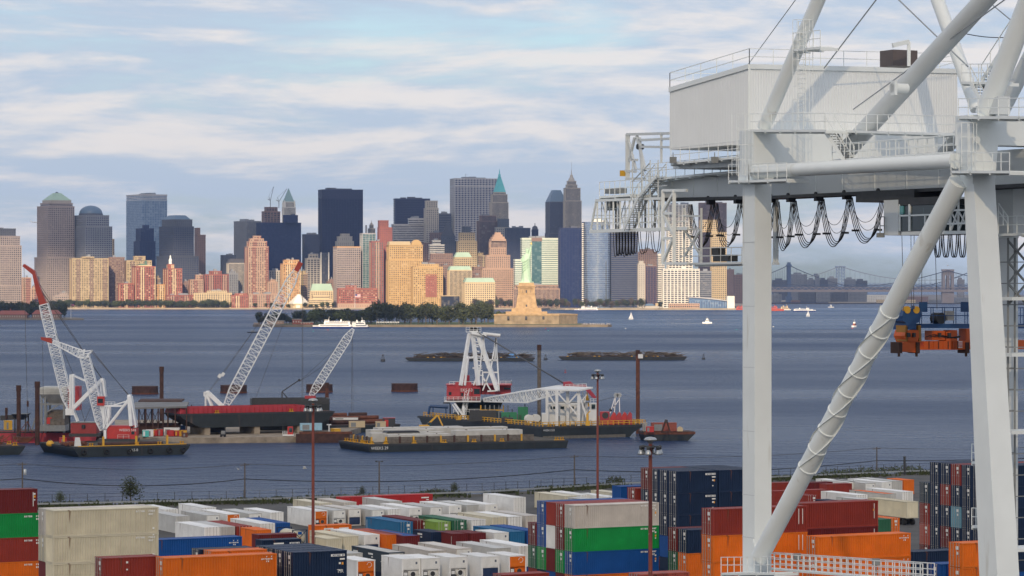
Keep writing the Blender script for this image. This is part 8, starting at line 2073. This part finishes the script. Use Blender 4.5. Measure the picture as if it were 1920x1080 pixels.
# festoon cables --------------------------------------------------------
loops = [(1290, 1333, 383, 468), (1338, 1384, 381, 465), (1388, 1450, 379, 472), (1453, 1483, 378, 471), (1485, 1535, 376, 465), (1537, 1588, 373, 463), (1590, 1652, 370, 456)]
for i, (x0, x1, yt, yb) in enumerate(loops):
    mb = MB(); p0, p1 = cp(x0, yt, 4.4), cp(x1, yt - 3, 4.4); dz = p0.z - cp((x0 + x1) / 2, yb, 4.4).z
    def loop(off, k, r):
        pts_ = []
        for j in range(25):
            t_ = j / 24; sh = abs(2 * t_ - 1) ** 2.3
            pts_.append(p0.lerp(p1, t_) + off - ZUP * (dz * k * (1 - sh)))
        mb.path(pts_, r, 5)
    for j in range(4): loop(U * (.12 * j), 1.0 - .035 * j, .032)
    loop(U * .1, .55, .02); loop(U * .3, .72, .02)
    CR(mb, 'festoon_loop', CABLE); fo_ = gc.children[-1]
    mb = MB(); mb.box(p1 + ZUP * .1, (.35, .6, .5), (-V, U, ZUP)); mb.tube(p1 + ZUP * .35 - U * .3, p1 + ZUP * .35 + U * .4, .16, n=10); sub(mb, 'cable_trolley', CABLE, fo_)
    mb = MB()
    for t_ in (.16, .84): q = p0.lerp(p1, t_) - ZUP * (dz * .72); mb.box(q + U * .2, (.1, .6, .14), (-V, U, ZUP))
    sub(mb, 'cable_clamp', CABLE, fo_)
for i in range(9):
    x0 = 1150 + i * 5.6 if i < 7 else 1196 + (i - 7) * 24; x1 = x0 + 7.5 if i < 7 else x0 + 17
    mb = MB(); p0, p1 = cp(x0, 432, 4.4), cp(x1, 432, 4.4); dz = p0.z - cp(x0, 481 if i < 6 else 477, 4.4).z
    for j in range(2): mb.path([p0.lerp(p1, t_ / 16) + U * (.2 * j) - ZUP * dz * (1 - abs(t_ / 8 - 1) ** 3.2) * (1 - .05 * j - .03 * (i % 3)) for t_ in range(17)], .03, 5)
    CR(mb, 'festoon_loop', CABLE)
for i in range(4):
    x0 = 1750 + i * 15.5; mb = MB(); p0, p1 = cp(x0, 436, 4.4), cp(x0 + 13, 436, 4.4); dz = p0.z - cp(x0, 482, 4.4).z
    for j in range(2): mb.path([p0.lerp(p1, t_ / 16) + U * (.14 * j) - ZUP * dz * (1 - abs(t_ / 8 - 1) ** 3.2) for t_ in range(17)], .04, 5)
    CR(mb, 'festoon_loop', CABLE)
# operator cab and trolley -----------------------------------------------
TB = 3.4
def pbox(px0, px1, y0, y1, b, dep):
    p = cp(px0, y0, b); q = cp(px1, y0, b); zb = PZ(y1, (p.y + q.y) / 2); zt = PZ(y0, (p.y + q.y) / 2)
    return MB().prism([Vector((p.x, p.y, zb)), Vector((q.x, q.y, zb)), Vector((q.x, q.y, zt)), Vector((p.x, p.y, zt))], U * dep)
CR(pbox(1657, 1684, 375, 441, TB, 3.0), 'operator_cab', GREYC); cab = gc.children[-1]
CR(pbox(1684.4, 1760, 370, 384, TB, 3.0), 'cab_roof', DKGREY)
CR(pbox(1685, 1752, 385, 433, TB + .08, 2.8), 'cab_glazing', GLASSD)
for x0, x1, y0, y1, m in ((1685, 1687, 383, 433, CRANEW), (1703, 1706, 383, 433, CRANEW), (1685, 1752, 402, 405, CRANEW), (1733, 1735, 403, 433, CRANEW), (1686.5, 1693, 386, 402, TEAL)): CR(pbox(x0, x1, y0, y1, TB - .02, .1), 'window_pane' if m is TEAL else 'window_frame', m)
CR(pbox(1690, 1770, 433.5, 440, TB - .1, 3.2), 'cab_floor', GREYC)
mb = MB(); railing(mb, [cp(1650, 440, TB - .2), cp(1658, 440, TB - .2)], 1.2, .03, .4); mb.box(cp(1651, 441, TB), (.5, .5, .3)); CR(mb, 'cab_step', GREYS)
mb = MB()
for b in (3.4, 6.4):
    for x in (1768, 1782, 1797, 1812): mb.bar(cp(x, 362, b), cp(x, 437, b), .13)
    for y in (372, 395, 420, 436): mb.bar(cp(1765, y, b), cp(1830, y - 2, b), .12)
    for x in (1768, 1782, 1797): mb.bar(cp(x, 436, b), cp(x + 14, 395, b), .09); mb.bar(cp(x, 395, b), cp(x + 14, 420, b), .08)
mb.bar(cp(1755, 437, 3.2), cp(1840, 435, 3.2), .5, .2)
CR(mb, 'trolley_frame', GREYC)
mb = MB(); mb.box(cp(1700, 368, 5.5), (7, 3.6, .7), (-V, U, ZUP)); CR(mb, 'trolley_body', DKGREY)
SB = 4.6
mb = MB()
for (x0, x1, y1) in ((1689, 1694, 582), (1706, 1709, 580), (1712, 1713, 580), (1727, 1728, 568), (1751, 1757, 580)):
    mb.tube(cp(x0 + 2, 438, SB), cp(x1, y1, SB), .022, n=6)
CR(mb, 'hoist_rope', WIRE)
# headblock and spreader: things of their own, hanging on the ropes ------------
hb0 = cp(1694, 600, SB)
def uz(px, py): # along U from hb0 at pixel column px
    k = (px - 960) / F; tt = (k * hb0.y - hb0.x) / (U.x - k * U.y); q = hb0 + U * tt; q.z = PZ(py, q.y); return q
hbk = thing('headblock', 'blue headblock with railings and yellow sheaves hanging on ropes', 'headblock', hb0)
W = lambda mb, name, m: mb.build(name, m, hbk, True)
mb = MB(); mb.prism([uz(1692, 592), uz(1694, 584), uz(1700, 579), uz(1725, 579), uz(1728, 590), uz(1724, 604), uz(1718, 606), uz(1718, 618), uz(1700, 618), uz(1699, 606), uz(1694, 602)], V * 1.6); W(mb, 'sheave_housing', BLUEP)
for x in (1701, 1718): q = uz(x, 581); W(MB().tube(q - V * .05, q + V * .2, .25, n=16), 'sheave', YEL)
mb = MB(); mb.prism([uz(1727, 607), uz(1960, 607), uz(1960, 616), uz(1727, 615)], V * 1.6); W(mb, 'beam', BLUEP)
mb = MB(); 
for o in (Vector((0, 0, 0)), V * 1.6): railing(mb, [uz(1728, 607) + o, uz(1960, 607) + o], 1.1, .024, .95, 2)
W(mb, 'railing', BLUEP)
for x in (1724, 1802): mb = MB(); mb.prism([uz(x, 585), uz(x + 15, 585), uz(x + 15, 566), uz(x, 566)], V * .06); W(mb, 'guard_panel', BLUEP)
mb = MB(); q = uz(1765, 597); mb.tube(q, q + V * .8, .4, n=14); W(mb, 'cable_drum', DKGREY); mb = MB(); q = uz(1787, 592); mb.box(q + V * .5, (.55, .5, .65), (U, V, ZUP)); W(mb, 'control_cabinet', CP['warm_grey'])
mb = MB(); mb.bar(uz(1712, 579), uz(1712, 573), .2); W(mb, 'rope_anchor', BLUEP)
sp = thing('spreader', 'orange container spreader hanging under the blue headblock', 'spreader', uz(1690, 660))
W = lambda mb, name, m: mb.build(name, m, sp, True)
mb = MB(); mb.prism([uz(1718, 640), uz(1960, 637), uz(1960, 654), uz(1724, 656), uz(1716, 661), uz(1692, 659), uz(1690, 655), uz(1694, 642), uz(1704, 640)], V * .9 ); W(mb, 'main_beam', ORG)
mb = MB(); mb.prism([uz(1699, 619), uz(1722, 619), uz(1724, 630), uz(1720, 642), uz(1701, 642), uz(1696, 630)], V * 1.3); W(mb, 'head_bracket', ORG)
for x in (1697, 1722): mb = MB(); mb.prism([uz(x, 610), uz(x + 5, 610), uz(x + 6, 640), uz(x + 2, 640)], V * 1.2 - V * .1); W(mb, 'link_arm', mat('ochre_paint', (.36, .17, .03), .6))
for x in (1687, 1720, 1813): mb = MB(); q = uz(x, 652); mb.box(q + V * .4, (.28, 1.0, .75), (U, V, ZUP)); mb.tube(q - ZUP * .35 + V * .1, q - ZUP * .6 + V * .1, .09, n=8); W(mb, 'twistlock', RUSTD)
for (x0, x1, y0, y1) in ((1748, 1772, 620, 638), (1774, 1784, 622, 640), (1783, 1795, 619, 656), (1812, 1822, 616, 640)): mb = MB(); mb.prism([uz(x0, y1), uz(x1, y1), uz(x1, y0), uz(x0, y0)], V * 1.0 - V * .1); W(mb, 'telescope_drive', ORG)
for x in range(1732, 1812, 9): mb = MB(); mb.prism([uz(x, 654), uz(x + 1.2, 654), uz(x + 1.2, 640), uz(x, 640)], V * -.04); W(mb, 'stiffener', RUSTD if x % 2 else ORG)
for k_ in range(3): mb = MB(); mb.path([uz(1735 + 8 * k_, 632), uz(1752 + 8 * k_, 627 + k_), uz(1775 + 8 * k_, 634), uz(1800, 630 + k_)], .03, 5); W(mb, 'hydraulic_hose', CABLE)
for x in (1702, 1712, 1760, 1778): mb = MB(); q = uz(x, 628); mb.box(q - V * .1, (.18, .2, .28), (U, V, ZUP)); W(mb, 'valve_box', DKGREY)
mb = MB(); mb.prism([uz(1795, 652), uz(1805, 652), uz(1805, 640), uz(1795, 640)], V * -.03); W(mb, 'white_notice', LETW)
for k_ in range(4): mb = MB(); mb.prism([uz(1796.5, 643 + k_ * 2.4), uz(1803.5, 643 + k_ * 2.4), uz(1803.5, 641.9 + k_ * 2.4), uz(1796.5, 641.9 + k_ * 2.4)], V * -.05); W(mb, 'notice_line', RED2)
q = uz(1826, 650) - V * .03; text('EA', .5, LETW, sp, q - sp.location, (R(90), 0, YAW), align='CENTER'); q = uz(1726, 646) - V * .03; text('3X', .42, REDP, sp, q - sp.location, (R(90), 0, YAW))
# portal beam and its walkway at the bottom ----------------------------------
a = cp(1412, 1078, .2); b_ = Vector(bot[0]); b_.z = a.z - .2
mb = MB(); mb.bar(a - ZUP * .9 + U * .7, Vector((b_.x, b_.y, a.z)) - ZUP * .9 + U * .7, 1.2, 1.7); CR(mb, 'portal_beam', BLUEP)
p0 = cp(1354, 1066, -.9); p1 = cp(1470, 1062, -.9)
walk('leg_foot_platform', [(1352, 1074), (1452, 1074)], -1.2, 1.5, step=.9)
p0 = cp(1440, 1066, 2.2); p1 = cp(1740, 1090, -1.2)
mb = MB(); mb.bar(p0, p1, .9, .12); CR(mb, 'portal_walkway'); pw = gc.children[-1]
mb = MB(); railing(mb, [p0 - U * .4, p1 - U * .4], 1.12, .028, 1.0, 3); railing(mb, [p0 + U * .5, p1 + U * .5], 1.12, .028, 1.0, 3); sub(mb, 'railing', WHITE, pw)
for t_ in (.2, .7): q = p0.lerp(p1, t_) + ZUP * 1.0; mb = MB(); mb.box(q, (.5, .35, .42)); mb.bar(q, q - ZUP * .9, .08); CR(mb, 'floodlight', GREYS)
mb = MB(); q = cp(1412, 1010, -.05); mb.prism([q, q + V * .1 - ZUP * 1.3, q + CA * .5 - ZUP * 1.3], U * .3); CR(mb, 'gusset', CRANEW)
# platforms along the far side of the right leg, lift mast, far leg
for y in (865, 985): walk('leg_service_platform', [(1822, y), (1846, y + 1)], 1.2, .8, step=.5)
far = cp(1872, 400, 9.0)
mb = MB(); mb.loft([[Vector((q.x, q.y, z)) for q in (far, far + U * 1.6, far + U * 1.6 + V * 1.6, far + V * 1.6)] for z in (GZ, PZ(330, far.y))], True, False); CR(mb, 'leg', GREYC)
mb = MB(); lm0 = cp(1890, 400, 7.5)
for o in (Vector((0, 0, 0)), U * 1.5, U * 1.5 + V * 1.3, V * 1.3): q = lm0 + o; mb.bar((q.x, q.y, GZ), (q.x, q.y, PZ(440, q.y)), .12)
zt = PZ(440, lm0.y); z = GZ; k_ = 0
while z < zt - 1.4:
    for o, o2 in ((Vector((0, 0, 0)), U * 1.5), (V * 1.3, V * 1.3 + U * 1.5), (Vector((0, 0, 0)), V * 1.3)):
        mb.bar(lm0 * 1 + o + ZUP * (z - lm0.z), lm0 + o2 + ZUP * (z - lm0.z), .06)
    if z > zt - 5.6: mb.bar(lm0 + ZUP * (z - lm0.z), lm0 + U * 1.5 + ZUP * (z + 1.4 - lm0.z), .12); mb.bar(lm0 + U * 1.5 + ZUP * (z - lm0.z), lm0 + ZUP * (z + 1.4 - lm0.z), .12)
    z += 1.4
CR(mb, 'lift_mast', GREYS)
for y in (560, 665, 810, 1030):
    q = cp(1885, y, 7.2); mb = MB(); mb.box(q + U * 1.2, (2.8, 2.0, .22), (U, V, ZUP)); CR(mb, 'lift_landing', CRANEW)
mb = MB(); q = cp(1878, 388, 6.5); mb.box(q + U * 3, (6, 2.5, 3.6), (U, V, ZUP)); CR(mb, 'electrical_house', GREYC)
walk('electrical_walkway', [(1872, 438), (1960, 436)], 5.6, 1.2, step=1.1)
mb = MB(); railing(mb, [cp(1872, 410, 5.6), cp(1890, 435, 5.6)], 1.0, .03, .6); CR(mb, 'railing')
# ------------------------------------------------------------------ haze over the harbour
def build_haze():
    m = bpy.data.materials.new('harbour_haze'); m.use_nodes = True
    nt = m.node_tree; nt.nodes.clear()
    out = nt.nodes.new('ShaderNodeOutputMaterial'); v = nt.nodes.new('ShaderNodeVolumePrincipled')
    v.inputs['Color'].default_value = (0.36, 0.54, 1.0, 1); v.inputs['Density'].default_value = 2.7e-5; v.inputs['Anisotropy'].default_value = 0.0
    nt.links.new(v.outputs[0], out.inputs['Volume'])
    mb = MB(); mb.bx(-7000, 7000, -600, 11800, -3.0, 420.0)
    o = mb.build('haze', m); o['kind'] = 'stuff'; o['label'] = 'pale blue haze in the air over the whole harbour'; o['category'] = 'haze'
build_haze()
